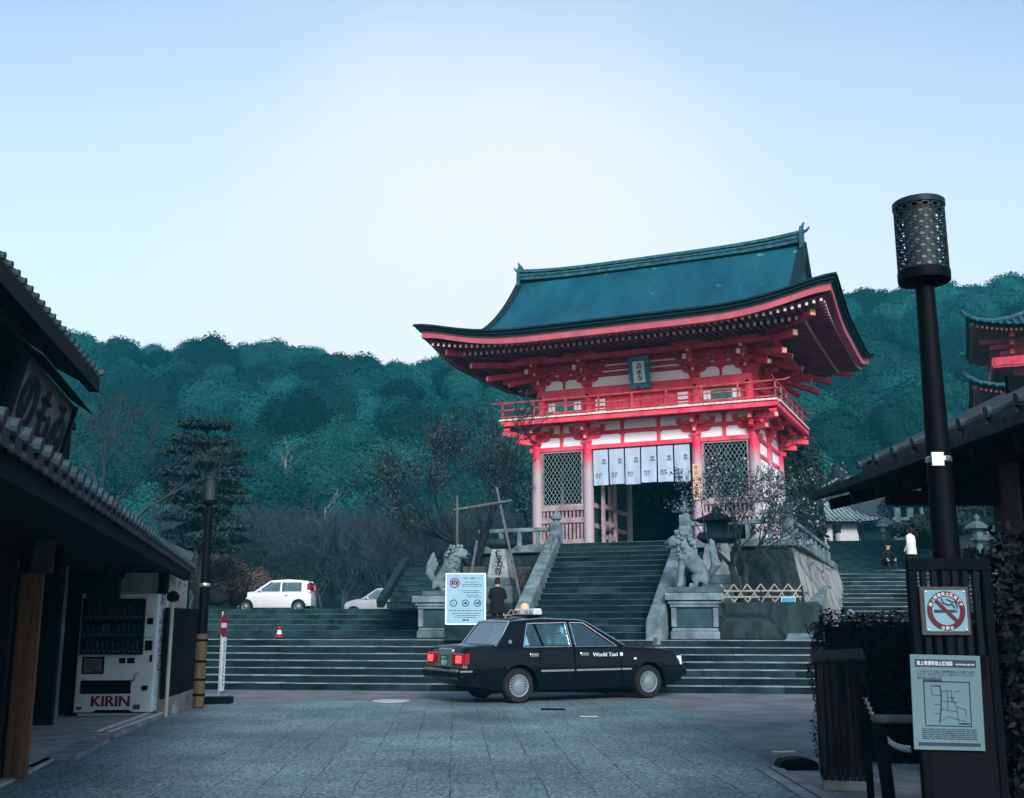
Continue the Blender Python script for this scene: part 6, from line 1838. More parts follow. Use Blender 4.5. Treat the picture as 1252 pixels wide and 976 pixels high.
for k, cx in enumerate((-.27, 0, .27)):
    arc_ring(m_, cx, .81, .062, .08, y, 0)
    m_.beam((cx - .055, y - .003, .865), (cx + .055, y - .003, .755), .014, .002, 0)
    if k == 0: m_.beam((cx - .01, y - .002, .83), (cx + .03, y - .002, .78), .02, .002, 0)
    if k == 1: disc(m_, cx, .81, .028, y - .001, 0)
    if k == 2: m_.box(cx - .04, cx + .03, y - .002, y - .001, .79, .82, 0); disc(m_, cx + .035, .83, .018, y - .001, 0)
m_.build('symbols', [M['sign_ink'], M['sign_red'], M['sign_blue']], nb)
m_ = MB()
put(m_, '境内での撮影について', (-.05, .37, 1.34, 1.385), lambda x, z: Vector((x, -.003, z)))
rr = random.Random(2)
for k, (x0, x1, z) in enumerate([(-.02, .3, 1.27), (-.08, .36, 1.22), (-.08, .38, 1.18), (-.1, .3, 1.08), (-.05, .36, 1.04), (.02, .3, .98), (.05, .36, .94), (-.38, .38, .64), (-.3, .34, .58), (-.2, .3, .53), (-.25, .24, .49), (-.07, .08, .42)]):
    x = x0
    while x < x1:
        wq = rr.uniform(.03, .09); m_.box(x, min(x + wq, x1), -.0035, -.001, z, z + (.012 if k < 11 else .03)); x += wq + .015
m_.build('text', M['sign_ink'], nb)
# ================================================================ right side
# near roof: eaves run along the viewing direction
RB = thing('street_house', 'dark timber house with a tiled roof and low pent roof on the right', 'house', (2.9, 10.35, 0), R(1.4))
# local: x to the right, y away; eave tip at y=0, house extends towards the camera
m_ = MB()
LN = 8.6
sl = .33
def slope_sheet(m, x0, z0, x1, z1, y0, y1, th, mt):
    m.add([(x0, y0, z0), (x1, y0, z1), (x1, y1, z1), (x0, y1, z0), (x0, y0, z0 + th), (x1, y0, z1 + th), (x1, y1, z1 + th), (x0, y1, z0 + th)],
          [(0, 3, 2, 1), (4, 5, 6, 7), (0, 1, 5, 4), (1, 2, 6, 5), (2, 3, 7, 6), (3, 0, 4, 7)], mt)
slope_sheet(m_, 0, 2.585, 2.2, 3.1, -LN, 0, .035, 0)
m_.box(-.02, .03, -LN, .01, 2.59, 2.66, 1)
pr_ = m_.build('pent_roof', [M['dark_wood'], M['grey_wood']], RB)
m_ = MB()
for k in range(15): m_.beam((.08, -.25 - k * .6, 2.52), (2.0, -.25 - k * .6, 2.98), .06, .1)
m_.build('rafters', M['dark_wood'], pr_)
m_ = MB(); m_.T = Matrix.Translation((.62, -LN, 2.9)) @ Matrix.Rotation(math.pi, 4, 'Z') @ Matrix.Translation((0, -LN - .35, 0))
tiles(m_, LN + .35, 3.2, R(25), pitch_w=.46)
tr_ = m_.build('tiled_roof', [M['tile'], M['tile_edge']], RB)
m_ = MB(); m_.box(.64, .76, -LN, .33, 2.76, 2.96); m_.add([(.66, -LN, 2.94), (.66, .3, 2.94), (3.4, .3, 4.22), (3.4, -LN, 4.22)], [(0, 1, 2, 3)]); m_.beam((.7, .3, 2.92), (3.5, .3, 4.24), .12, .2); m_.build('eave_boards', M['dark_wood'], tr_)
m_ = MB(); m_.box(1.9, 2.0, -LN, -.2, 0, 3.2); m_.build('wall', pm('dark_plaster', (.035, .04, .045), .8, .3, 2), RB) if False else None
m_ = MB(); m_.box(1.32, 1.5, -1.05, -.87, 0, 2.86); m_.build('corner_post', pm('brown_post', (.05, .042, .04), .7, .3, 3, stretch=(6, 6, .6)), RB, bevel=.01)
m_ = MB(); m_.box(.35, 1.32, -1.03, -.91, 2.44, 2.56); m_.box(1.5, 5, -1.03, -.91, 2.5, 2.62); m_.box(.66, 1.5, -1.0, -.95, 2.565, 2.9); m_.build('tie_beam', M['dark_wood'], RB, bevel=.01)
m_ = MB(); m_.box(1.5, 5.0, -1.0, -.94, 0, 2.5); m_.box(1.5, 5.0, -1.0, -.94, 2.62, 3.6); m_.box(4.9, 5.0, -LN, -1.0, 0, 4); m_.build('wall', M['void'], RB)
m_ = MB(); m_.box(1.62, 2.3, -1.04, -1.005, 1.55, 2.35); m_.build('window_frame', M['dark_wood'], RB)
m_ = MB(); m_.box(1.68, 2.24, -1.06, -1.042, 1.6, 2.3); m_.build('window_pane', M['win_glass'], RB)
m_ = MB(); m_.box(1.4, 2.6, -1.2, -1.0, 1.2, 1.42); m_.build('window_sill', M['grey_wood'], RB)

# notice frame in front of the lamp post
NF = thing('notice_stand', 'black slatted timber stand carrying two notices at the right edge of the street', 'notice stand', Vector((1.99, 4.98, 0)), R(2))
m_ = MB()
m_.box(-.19, .19, -.02, .02, 1.68, 1.735); m_.box(-.19, -.15, -.02, .02, 0, 1.68); m_.box(.15, .19, -.02, .02, 0, 1.68)
m_.build('frame', M['black_wood'] if 'black_wood' in M else pm('black_wood', (.001, .003, .005), .75, .4, 3, stretch=(6, 6, .6), spec=.06), NF, bevel=.004)
m_ = MB()
for k in range(6): m_.box(-.13 + k * .048, -.105 + k * .048, -.012, .012, 1.2, 1.68)
m_.build('slats', M['dark_wood'], NF)
m_ = MB(); m_.box(-.15, .15, -.012, .012, 0, 1.3); m_.build('board', M['black'], NF)
# no smoking notice
ZS = at(1156, 747, None, 4.93).z
s1 = thing('no_smoking_sign', 'square no smoking sign with a dark red ring in a wooden frame', 'sign', Vector((at(1156, 747, None, 4.94).x, 4.935, ZS)), R(2))
m_ = MB(); m_.box(-.112, .112, .005, .02, -.107, .107); m_.build('frame', pm('frame_brown', (.05, .045, .042), .6, .2, 8), s1, bevel=.003)
m_ = MB(); m_.box(-.095, .095, -.002, .004, -.09, .092); m_.build('plate', M['shaded_notice'] if 'shaded_notice' in M else pm('shaded_notice', (.13, .27, .32), .4, .05, 3), s1)  # plate colour darkened for the shade it hangs in
m_ = MB(); y = -.0035
arc_ring(m_, 0, 0, .063, .087, y, 0, 40)
m_.beam((-.058, y - .0006, .058), (.058, y - .0006, -.058), .016, .001, 0, up=(0, 1, 0)) if False else m_.add([(-.062, y - .0012, .05), (-.05, y - .0012, .062), (.062, y - .0012, -.05), (.05, y - .0012, -.062)], [(0, 1, 2, 3)], 0)
m_.add([(-.055, y - .0005, -.008), (.035, y - .0005, -.008), (.035, y - .0005, .005), (-.055, y - .0005, .005)], [(0, 1, 2, 3)], 1)
for x in (.037, .045): m_.add([(x, y - .0005, -.008), (x + .005, y - .0005, -.008), (x + .005, y - .0005, .005), (x, y - .0005, .005)], [(0, 1, 2, 3)], 1)
def ribbon(m, pts, wd, y_, mt):
    for a, b_ in zip(pts, pts[1:]):
        a, b_ = Vector((a[0], a[1])), Vector((b_[0], b_[1])); d = (b_ - a).normalized(); nn = Vector((-d.y, d.x)) * wd / 2; a = a - d * wd * .3; b_ = b_ + d * wd * .3
        m.add([(a.x + nn.x, y_, a.y + nn.y), (b_.x + nn.x, y_, b_.y + nn.y), (b_.x - nn.x, y_, b_.y - nn.y), (a.x - nn.x, y_, a.y - nn.y)], [(0, 1, 2, 3)], mt)
ribbon(m_, [(-.018, .055), (-.012, .035), (.01, .025), (.03, .028), (.04, .012)], .007, y - .0004, 1)
ribbon(m_, [(.005, .05), (.02, .045), (.028, .038), (.045, .04), (.052, .012)], .006, y - .0008, 1)
m_.build('symbol', [pm('ring_red', (.07, .008, .018), .5, .1, 5), M['sign_ink']], s1)
m_ = MB()
for ch, a in zip('路上喫煙禁止区域です', [2.75 - k * .262 for k in range(10)]):
    c_, s_ = math.cos(a), math.sin(a)
    put(m_, ch, (-.008, .008, -.008, .008), lambda x, z: Vector((.075 * c_ + x * s_ + z * c_, y - .0014, .075 * s_ - x * c_ + z * s_)))
for k, ch in enumerate('京都市'): put(m_, ch, (-.028 + k * .02, -.012 + k * .02, -.083, -.068), lambda x, z: Vector((x, y - .0014, z)))
m_.build('ring_text', M['sign_white'], s1)
m_ = MB()
for sx in (-1, 1):
    for sz_ in (-1, 1): m_.lathe([(.006, 0), (.004, .003), (.001, .004)], 8, (0, 0, 0)); m_.v[-24:] = [Vector((sx * .086 + p.x, -.003 - p.z, sz_ * .084 + p.y)) for p in m_.v[-24:]]
m_.build('screws', M['steel'], s1)
# map notice
c = at(1160, 859, None, 4.93)
s2 = thing('map_notice', 'paper notice with a street map and black header below the no smoking sign', 'notice', Vector((c.x, 4.945, c.z)), R(2))
m_ = MB(); m_.T = Matrix.Rotation(R(1.5), 4, 'Y'); m_.box(-.158, .158, 0, .006, -.203, .203); m_.build('sheet', pm('shaded_green_paper', (.085, .155, .175), .6, .06, 4), s2)  # shade on the sheet is put into its paper colour
m_ = MB(); m_.T = Matrix.Rotation(R(1.5), 4, 'Y'); y = -.0015
def fl(x0, x1, z0, z1, yy=y, mt=0): m_.add([(x0, yy, z0), (x1, yy, z0), (x1, yy, z1), (x0, yy, z1)], [(0, 1, 2, 3)], mt)
fl(-.138, .138, .15, .183); fl(-.138, .138, -.187, -.172)
for a, b_, c_, d in ((-.105, -.1, -.1, .09), (.1, .105, -.1, .09), (-.105, .105, -.104, -.099), (-.105, .105, .085, .09), (-.105, -.02, .085, .097)): fl(a, b_, c_, d)
rr = random.Random(8)
for k, z in enumerate((.125, .112, .097)):
    put(m_, ('このあたりは路上喫煙等禁止区域に指定', 'されていますのでたばこは吸わないでください', '違反者には過料千円')[k], (-.13, (.13, .13, -.02)[k], z, z + .012), lambda x, zz: Vector((x, y, zz)))
for k in range(6):
    z = -.118 - k * .008; x = -.12
    while x < .12:
        wq = rr.uniform(.01, .04); fl(x, min(x + wq, .125), z, z + .004); x += wq + .004
# street map lines
ribbon(m_, [(-.06, .07), (-.03, .068), (-.026, .03), (-.03, -.03), (-.04, -.09)], .006, y - .0002, 0)
for pts in ([(-.07, .075), (-.068, .03), (-.03, .028)], [(-.03, .045), (.02, .05), (.02, .0)], [(-.028, .005), (.045, .0)], [(.02, .02), (.04, -.02), (.045, -.08)], [(-.03, -.03), (.04, -.04)], [(-.06, -.01), (-.03, -.01)], [(-.06, -.05), (-.035, -.05)], [(.0, .05), (.0, -.03)],
            [(-.04, -.085), (.0, -.06), (.05, -.075), (.08, -.08)], [(.04, -.02), (.08, -.03), (.08, -.06)], [(.0, .02), (.035, .02)], [(.06, .05), (.03, .045)]):
    ribbon(m_, pts, .0025, y - .0001, 0)
fl(.045, .095, -.094, -.087)
m_.build('print', M['sign_ink'], s2)
m_ = MB(); m_.T = Matrix.Rotation(R(1.5), 4, 'Y'); put(m_, '路上喫煙等禁止区域図', (-.13, .03, .157, .176), lambda x, z: Vector((x, -.0022, z))); put(m_, 'NO SMOKING AREA MAP', (.045, .13, .16, .167), lambda x, z: Vector((x, -.0022, z))); m_.build('header_text', M['sign_white'], s2)

# slatted bin
bc = at(1025, 950, 0)
BN = thing('slatted_bin', 'weathered dark plank bin with a slanting lid on a concrete base', 'bin', Vector((2.93, 9.95, 0)), R(-14))
BN.scale = (.74, .8, 1)
m_ = MB(); m_.box(-.27, .27, -.22, .3, .004, .13); m_.build('base', M['kerb'], BN, bevel=.015)
m_ = MB(); rr = random.Random(4)
for k in range(7):
    x = -.27 + k * .0775
    m_.box(x + .004, x + .072, -.235 + rr.uniform(-.004, .004), -.21, .1, 1.08 + rr.uniform(-.01, .01))
for k in range(7):
    y_ = -.2 + k * .075
    for sx in (-1, 1): m_.box(sx * .27 - .0125, sx * .27 + .0125, y_ + .004, y_ + .07, .12, 1.1)
m_.box(-.25, .25, -.2, .3, .15, 1.05); m_.build('planks', M['old_wood'], BN, bevel=.004)
m_ = MB(); m_.add([(-.31, -.27, 1.08), (.31, -.27, 1.10), (.31, .34, 1.17), (-.31, .34, 1.15), (-.31, -.27, 1.115), (.31, -.27, 1.135), (.31, .34, 1.205), (-.31, .34, 1.185)], [(0, 3, 2, 1), (4, 5, 6, 7), (0, 1, 5, 4), (1, 2, 6, 5), (2, 3, 7, 6), (3, 0, 4, 7)]); m_.build('lid', M['old_wood'], BN, bevel=.01)
m_ = MB(); c = at(972, 941, 0); m_.prism([(-.2, 0), (.22, 0), (.2, .09), (.05, .12), (-.15, .1)], -.13, .13, 'y'); m_.v = [p + c for p in m_.v]
tag(m_.build('weight_block', M['iron'], bevel=.02), 'flat dark rubber block on the ground left of the plank bin', 'block')
# rail with post and chain
gr = thing('wooden_barrier', 'low dark barrier with a pale worn top rail beside the notice frame', 'barrier', at(1096, 976, 0), R(-12))
gr.location = Vector((2.45, 6.85, 0))
m_ = MB(); m_.tube([(-.12, .04, 0), (-.16, .02, .3), (-.2, .0, .84)], .04, 8); m_.build('post', M['dark_wood'], gr)
m_ = MB(); m_.tube([(.7, .1, 0), (.7, .1, .84)], .04, 8); m_.build('post', M['dark_wood'], gr)
m_ = MB(); m_.box(-.24, .8, -.05, .08, .84, .885); m_.build('top_rail', M['pole_wood'], gr, bevel=.012)
m_ = MB(); m_.box(-.2, .8, .02, .05, .3, .36); m_.build('lower_rail', M['dark_wood'], gr)
ch = thing('chain', 'sagging steel chain hanging from a dark post to the barrier by the bin', 'chain', (0, 0, 0))
p0_, p1_ = at(1057, 852, None, 9.0), at(1113, 916, None, 6.9)
m_ = MB(); n = 36
for k in range(n):
    f = (k + .5) / n
    p = p0_.lerp(p1_, f) + Vector((0, 0, -.12 * math.sin(math.pi * f)))
    d = (p1_ - p0_).normalized() * .034
    u_ = Vector((0, 0, 1)) if k % 2 else d.cross(Vector((0, 0, 1))).normalized()
    lp = [p + d * math.cos(a) + u_ * .016 * math.sin(a) for a in [q * math.pi / 4 for q in range(9)]]
    m_.tube(lp, .0065, 5, cap=False)
m_.build('links', M['steel'], ch)
m_ = MB(); m_.tube([(p0_.x, p0_.y, 0), (p0_.x, p0_.y, p0_.z + .1)], .03, 8); m_.build('post', M['iron'], ch)

# far right: pagoda roofs, hall, wall, lantern
PG = thing('pagoda', 'red pagoda with upswept tiled roofs at the right edge behind the street house', 'pagoda', Vector((27.6, 52.6, 7.15)), -R(22))
def pag_roof(z, hw, rise, over, name):
    def lft(x, y): return .6 * (max(abs(x), abs(y)) / hw) ** 2 * (min(abs(x), abs(y)) / hw) ** 3
    m_ = MB(); n = 16
    rows = []
    for i in range(n + 1):
        x = -hw + 2 * hw * i / n
        rows.append([(x, -hw + 2 * hw * j / n, z + rise * max(0, 1 - max(abs(x), abs(-hw + 2 * hw * j / n)) / hw) ** 1.35 + lft(x, -hw + 2 * hw * j / n)) for j in range(n + 1)])
    m_.grid(rows, 0)
    for k in range(26):
        q = -hw + .2 + k * (2 * hw - .4) / 25
        for ax in (0, 1):
            for sg_ in (-1, 1):
                pts = []
                for j in range(6):
                    d = hw - j / 5 * (hw - abs(q)) * .98
                    x, y = (q, sg_ * d) if ax == 0 else (sg_ * d, q)
                    pts.append((x, y, z + rise * max(0, 1 - max(abs(x), abs(y)) / hw) ** 1.35 + lft(x, y) + .05))
                if (Vector(pts[0]) - Vector(pts[-1])).length > .3: m_.tube(pts, .085, 6, m=0)
    for sx in (-1, 1):
        for sy in (-1, 1):
            m_.tube([(sx * hw * f, sy * hw * f, z + rise * max(0, 1 - f) ** 1.35 + lft(hw * f, hw * f) + .12) for f in (1.02, .9, .7, .5, .3, .12)], [.1, .13, .13, .13, .13, .13], 7, m=0)
            m_.tube([(sx * hw * 1.0, sy * hw * 1.0, z + lft(hw, hw) + .1), (sx * hw * 1.04, sy * hw * 1.04, z + lft(hw, hw) + .35)], [.12, .05], 6, m=0)
    ro_ = m_.build(name, M['pagoda_tile'], PG, smooth=True)
    m_ = MB(); rows = []
    for i in range(n + 1):
        x = (-hw + 2 * hw * i / n) * .97
        rows.append([(x, (-hw + 2 * hw * j / n) * .97, z - .16 + lft(x, -hw + 2 * hw * j / n) - .0 + .28 * (1 - max(abs(x), abs(-hw + 2 * hw * j / n)) / hw)) for j in range(n + 1)])
    m_.grid(rows, 0)
    for k in range(40):
        q = (-hw + .3 + k * (2 * hw - .6) / 39)
        for sg_ in (-1, 1):
            for ax in (0, 1):
                a = (q, sg_ * hw * .955) if ax == 0 else (sg_ * hw * .955, q)
                b_ = (q, sg_ * max(abs(q), hw * .5)) if ax == 0 else (sg_ * max(abs(q), hw * .5), q)
                m_.beam((a[0], a[1], z - .22 + lft(*a)), (b_[0], b_[1], z - .08 + lft(*b_)), .09, .12, 0)
    m_.build('soffit', M['soffit_bright'], ro_)
M['pagoda_tile'] = pm('pagoda_tile', (.022, .075, .088), .45, .35, 4)
M['pagoda_red'] = pm('pagoda_red', (.32, .045, .045), .65, .3, 3)
M['soffit_bright'] = pm('pagoda_soffit', (.2, .04, .04), .6, .25, 4)
pag_roof(8.0, 4.4, 2.1, 0, 'upper_roof')
pag_roof(4.9, 4.5, 1.4, 0, 'lower_roof')
m_ = MB(); m_.box(-2.4, 2.4, -2.4, 2.4, 5.6, 7.9); m_.box(-2.7, 2.7, -2.7, 2.7, -1.2, 4.8); m_.build('storeys', M['pagoda_red'], PG)
for a in (-2.4, -.85, .85, 2.4):
    for b_ in (-2.42, 2.42):
        m_ = MB()
        for zz, rr_ in ((7.1, .5), (7.45, .95), (7.75, 1.4)):
            m_.beam((a, b_, zz), (a, b_ + math.copysign(rr_, b_), zz), .2, .24); m_.beam((b_, a, zz), (b_ + math.copysign(rr_, b_), a, zz), .2, .24)
        m_.build('bracket', M['pagoda_red'], PG)
m_ = MB(); m_.box(-3.3, 3.3, -3.3, 3.3, 6.25, 6.33); 
for sx in (-1, 1): m_.box(sx * 3.3 - .05, sx * 3.3 + .05, -3.3, 3.3, 6.33, 6.75); m_.box(-3.25, 3.25, sx * 3.3 - .05, sx * 3.3 + .05, 6.335, 6.745)
m_.build('balcony', M['red_dull'], PG)

HL = thing('temple_hall', 'low white walled hall with pale tiled roof above the right hand stairs', 'hall', Vector((22.9, 80, 6.29)), R(4))
m_ = MB(); m_.box(-3.2, 3.0, 0, 5, 0, 2.2); m_.build('wall', M['plaster_far'] if 'plaster_far' in M else pm('plaster_far', (.42, .43, .43), .8, .1, 2), HL)
m_ = MB(); m_.box(-3.25, 3.05, -.05, 5.05, 0, .62)
for x in (-3.2, -1.2, .9, 3.0): m_.box(x - .09, x + .09, -.08, .0, .62, 2.2)
m_.build('dark_dado', M['dark_wood'], HL)
m_ = MB(); rows = []
hx, hy = 4.2, 3.6
for i in range(25):
    x = -hx + 2 * hx * i / 24
    rows.append([(x, 2.5 + (-hy + 2 * hy * j / 14), 2.25 + 1.75 * max(0, min(1, (1 - abs(-hy + 2 * hy * j / 14) / hy), (hx - abs(x)) / 2.0)) ** 1.3 + .25 * (abs(x) / hx) ** 6 * (abs(-hy + 2 * hy * j / 14) / hy) ** 4) for j in range(15)])
m_.grid(rows)
for k in range(25):
    x = -hx + .1 + k * (2 * hx - .2) / 24
    pts = []
    for j in range(7):
        yv = -hy + j / 7 * hy
        pts.append((x, 2.5 + yv, 2.33 + 1.75 * max(0, min(1, 1 - abs(yv) / hy, (hx - abs(x)) / 2.0)) ** 1.3 + .25 * (abs(x) / hx) ** 6 * (abs(yv) / hy) ** 4))
    m_.tube(pts, .07, 5)
m_.tube([(-2.4, 2.5, 4.1), (0, 2.5, 4.0), (2.4, 2.5, 4.1)], .2, 8)
m_.build('roof', M['tile_pale'], HL, smooth=True)
m_ = MB(); m_.box(-hx + .2, hx - .2, -.9, 5.9, 2.1, 2.2); m_.build('eave', M['dark_wood'], HL)
H2 = thing('temple_hall', 'big dark hall with a pale roof edge behind the white walled hall', 'hall', Vector((28.5, 92, 6.29)), R(-3))
m_ = MB(); m_.prism([(-7.5, 3.0), (7, 3.0), (1.0, 7.2), (-.2, 7.2)], -1, 8, 'y'); m_.build('roof', M['tile'], H2)
m_ = MB(); m_.beam((-7.6, -1.1, 3.1), (-.1, -1.1, 7.35), .25, .18); m_.beam((-6.9, -1.2, 3.0), (.1, -1.2, 7.0), .1, .1); m_.build('verge', M['tile_pale'], H2)
m_ = MB(); m_.box(-5.5, 5.5, 0, 7, 0, 3.0); m_.build('wall', M['dark_wood'], H2)

SW = thing('retaining_wall', 'dark stone retaining wall behind the street lamp on the right landing', 'stone wall', (19.6, 42.2, 3.1))
m_ = MB(); m_.box(-1.6, 8, 0, 1.2, 0, 1.15); m_.build('wall', M['wall_dark'], SW, bevel=.03)
TM = thing('stone_fence', 'row of grey stone fence posts above the retaining wall', 'fence', (20.3, 52, 5.2))
m_ = MB(); m_.box(-2, 9, -.12, .12, .95, 1.1); m_.box(-2, 9, -.15, .15, 0, .25); m_.build('rails', M['stone'], TM)
for k in range(16):
    m_ = MB(); m_.box(-1.9 + k * .62, -1.6 + k * .62, -.11, .11, .25, 1.55); m_.build('post', M['stone'], TM, bevel=.03)
def toro(label, loc, s_=1.0):
    t = thing('stone_lantern', label, 'stone lantern', loc); t.scale = (s_,) * 3
    def p(nm, prof, n=6, mt=None):
        m_ = MB(); m_.lathe(prof, n); m_.build(nm, mt or M['stone'], t, bevel=.01)
    p('base', [(.36, 0), (.38, .12), (.25, .2), (.16, .25)]); p('shaft', [(.13, .25), (.12, .6), (.14, .62), (.12, .65), (.13, 1.0)], 14); p('platform', [(.14, 1.0), (.33, 1.12), (.33, 1.2)])
    p('fire_box', [(.21, 1.2), (.21, 1.52)]); p('roof', [(.2, 1.52), (.5, 1.55), (.47, 1.62), (.25, 1.78), (.1, 1.85)]); p('finial', [(.07, 1.85), (.12, 1.93), (.09, 2.03), (.01, 2.12)], 12)
    return t
q = at(1199, 675, None, 38.5)
toro('pale stone lantern right of the lamp post below the eave', Vector((q.x, 38.6, 3.165)), .95)
q = at(1060, 668, None, 73)
toro('small stone lantern at the top of the stairs in front of the white walled hall', Vector((25.0, 73, 6.29)), .85)
# ================================================================ hills, woods, trees
NP = np.random.default_rng(5)
def np_mesh(name, V, Fq, tint, mat, parent=None, smooth=False):
    me = bpy.data.meshes.new(name)
    n, k = len(V), Fq.shape[1]
    me.vertices.add(n); me.vertices.foreach_set('co', np.ascontiguousarray(V, dtype=np.float32).ravel())
    me.loops.add(Fq.size); me.loops.foreach_set('vertex_index', Fq.astype(np.int32).ravel())
    me.polygons.add(len(Fq)); me.polygons.foreach_set('loop_start', np.arange(0, Fq.size, k, dtype=np.int32))
    try: me.polygons.foreach_set('loop_total', np.full(len(Fq), k, dtype=np.int32))
    except Exception: pass
    if tint is not None:
        a = me.attributes.new('tint', 'FLOAT', 'POINT'); a.data.foreach_set('value', tint.astype(np.float32))
    me.materials.append(mat)
    me.update(calc_edges=True)
    me.validate()
    o = bpy.data.objects.new(name, me); COL.objects.link(o)
    if parent is not None: o.parent = parent
    return o

def leaf_quads(C, Nrm, size, asp=.6, spread=.55, rng=NP):
    n = len(C)
    Nn_ = Nrm + rng.normal(0, spread, (n, 3)); Nn_ /= np.linalg.norm(Nn_, axis=1)[:, None] + 1e-9
    r_ = rng.normal(0, 1, (n, 3)); a = np.cross(Nn_, r_); a /= np.linalg.norm(a, axis=1)[:, None] + 1e-9
    b = np.cross(Nn_, a)
    s_ = np.asarray(size).reshape(-1, 1) * np.ones((n, 1))
    a = a * s_; b = b * s_ * asp
    V = np.stack([C - a, C - b * .9, C + a, C + b * .9], 1).reshape(-1, 3)
    F = np.arange(4 * n).reshape(-1, 4)
    return V, F

def sph(n, rng=NP, zmin=-1):
    z = rng.uniform(zmin, 1, n); t = rng.uniform(0, 2 * np.pi, n); r_ = np.sqrt(1 - z * z)
    return np.stack([r_ * np.cos(t), r_ * np.sin(t), z], 1)

def crown_points(n, rng, lumps=9, zmin=-.35):
    """unit crown made of several overlapping domes: uneven outline with gaps"""
    out, nr = [], []
    L = sph(lumps, rng, -.1) * rng.uniform(.35, .72, (lumps, 1)); L[0] = (0, 0, .15)
    R_ = rng.uniform(.34, .55, lumps); R_[0] = .62
    k = n // lumps
    for c, r_ in zip(L, R_):
        d = sph(k, rng, zmin)
        out.append(c + d * r_ * rng.uniform(.82, 1.08, (k, 1))); nr.append(d)
    return np.concatenate(out), np.concatenate(nr)

# hill
RPX = [(-300, 404), (95, 409), (180, 412), (330, 419), (440, 425), (520, 426), (700, 416), (900, 388), (1035, 363), (1100, 354), (1252, 347), (1500, 340)]
RY = 262.0
RT = []
for px, py in RPX:
    q = at(px, py, None, RY); RT.append((q.x, q.z - (14.5 if px < 700 else 12.5)))
rx, rz_ = np.array([q[0] for q in RT]), np.array([q[1] for q in RT])
def hill_z(x, y):
    x = np.asarray(x, float); y = np.asarray(y, float)
    top = np.interp(x * RY / np.maximum(y, 60), rx, rz_) * .6 + np.interp(x, rx, rz_) * .4
    r_ = np.clip((y - 64) / (RY - 64), 0, 1.0)
    prof = .38 * r_ + .62 * r_ * r_ * (3 - 2 * r_)
    h = .8 + top * prof + 2.2 * np.sin(x * .045 + 1.3) * np.sin(y * .05) * r_ * (1 - r_) * 4
    back = np.clip((y - RY) / 160, 0, 1)
    return h * (1 - .55 * back)
gx = np.linspace(-330, 340, 90); gy = np.linspace(56, 430, 70)
XX, YY = np.meshgrid(gx, gy)
V = np.stack([XX.ravel(), YY.ravel(), hill_z(XX, YY).ravel()], 1)
nx = len(gx)
F = np.array([(j * nx + i, j * nx + i + 1, (j + 1) * nx + i + 1, (j + 1) * nx + i) for j in range(len(gy) - 1) for i in range(nx - 1)])
tag(np_mesh('hill', V, F, None, pm('hill_floor', (.02, .04, .035), .95, .4, .2)), kind='structure')

M['forest'] = leafmat('forest_leaves', (.0003, .004, .007), (.012, .092, .088))
def dome_points(n, rng, lumps=16):
    """broccoli shaped crown: one dome with many smaller bumps, open below"""
    d = sph(n, rng, .02)
    c = sph(lumps, rng, .0)
    dist = d @ c.T
    b = np.clip((dist - .80) / .20, 0, 1)
    k = b.argmax(1)
    bump = b.max(1)
    r_ = .74 + .24 * np.sqrt(bump) + rng.normal(0, .05, n)
    nr = d * .6 + (d - c[k] * .9) * 2.2 * (bump > 0)[:, None] + np.array([0, 0, .15])
    nr /= np.linalg.norm(nr, axis=1)[:, None] + 1e-9
    hd = IV / np.linalg.norm(IV, axis=1)[:, None]
    hb = np.clip(((hd @ c.T) - .80) / .20, 0, 1).max(1)
    hull = hd * ((.74 + .24 * np.sqrt(hb)) * .915 + rng.normal(0, .012, len(hd)))[:, None]
    return d * r_[:, None], nr, hull
ico = bmesh.new(); bmesh.ops.create_icosphere(ico, subdivisions=4, radius=1); IV = np.array([v.co for v in ico.verts]); IF = np.array([[v.index for v in f.verts] for f in ico.faces]); ico.free()
protos = {n_: [dome_points(n_, NP, 10 + k) for k in range(8)] for n_ in (3600, 2400, 1500)}
Vs, Fs, Ts, HV, HF, HT = [], [], [], [], [], []
nv = hv = 0
y = 92.0
while y < 276:
    sp_ = 6.9 + (y - 92) * .014
    half = .52 * y + 12
    for x in np.arange(-half, half, sp_):
        cx, cy = x + NP.uniform(-2.2, 2.2), y + NP.uniform(-2.4, 2.4)
        if cy < 112 and cx > 12: continue
        if 2 < cx / cy * 100 < 24 and cy < 215: continue          # stands wholly behind the gate roof
        cz = float(hill_z(cx, cy)) + NP.uniform(-1.2, 1.4)
        r_ = NP.uniform(3.0, 6.2) if NP.random() < .7 else NP.uniform(1.8, 3.0)
        hgt = r_ * NP.uniform(.8, 1.2)
        n_ = 3600 if cy < 125 else 2400 if cy < 180 else 1500
        P, Nr, hull = protos[n_][NP.integers(8)]
        a = NP.uniform(0, 6.283); c_, s_ = np.cos(a), np.sin(a)
        Rm = np.array([[c_, -s_, 0], [s_, c_, 0], [0, 0, 1]])
        Q = (P @ Rm.T) * [r_, r_, hgt] + [cx, cy, cz + 3.0 + hgt * .3]
        ls = {3600: (.08, .17), 2400: (.10, .21), 1500: (.13, .27)}[n_]
        Vq, Fq = leaf_quads(Q, Nr @ Rm.T, NP.uniform(ls[0], ls[1], len(Q)) * (.6 + r_ * .1), .75, .28)
        base = np.clip(NP.normal(.45, .27), .04, 1)
        tl = np.clip(base + NP.normal(0, .12, len(Q)), 0, 1)
        Vs.append(Vq); Fs.append(Fq + nv); Ts.append(np.repeat(tl, 4)); nv += len(Vq)
        H = (hull @ Rm.T) * [r_, r_, hgt] + [cx, cy, cz + 3.0 + hgt * .3]
        HV.append(H); HF.append(IF + hv); HT.append(np.full(len(H), base * .75)); hv += len(H)
    y += sp_ * .85
forest = np_mesh('forest', np.concatenate(Vs), np.concatenate(Fs), np.concatenate(Ts), M['forest'])
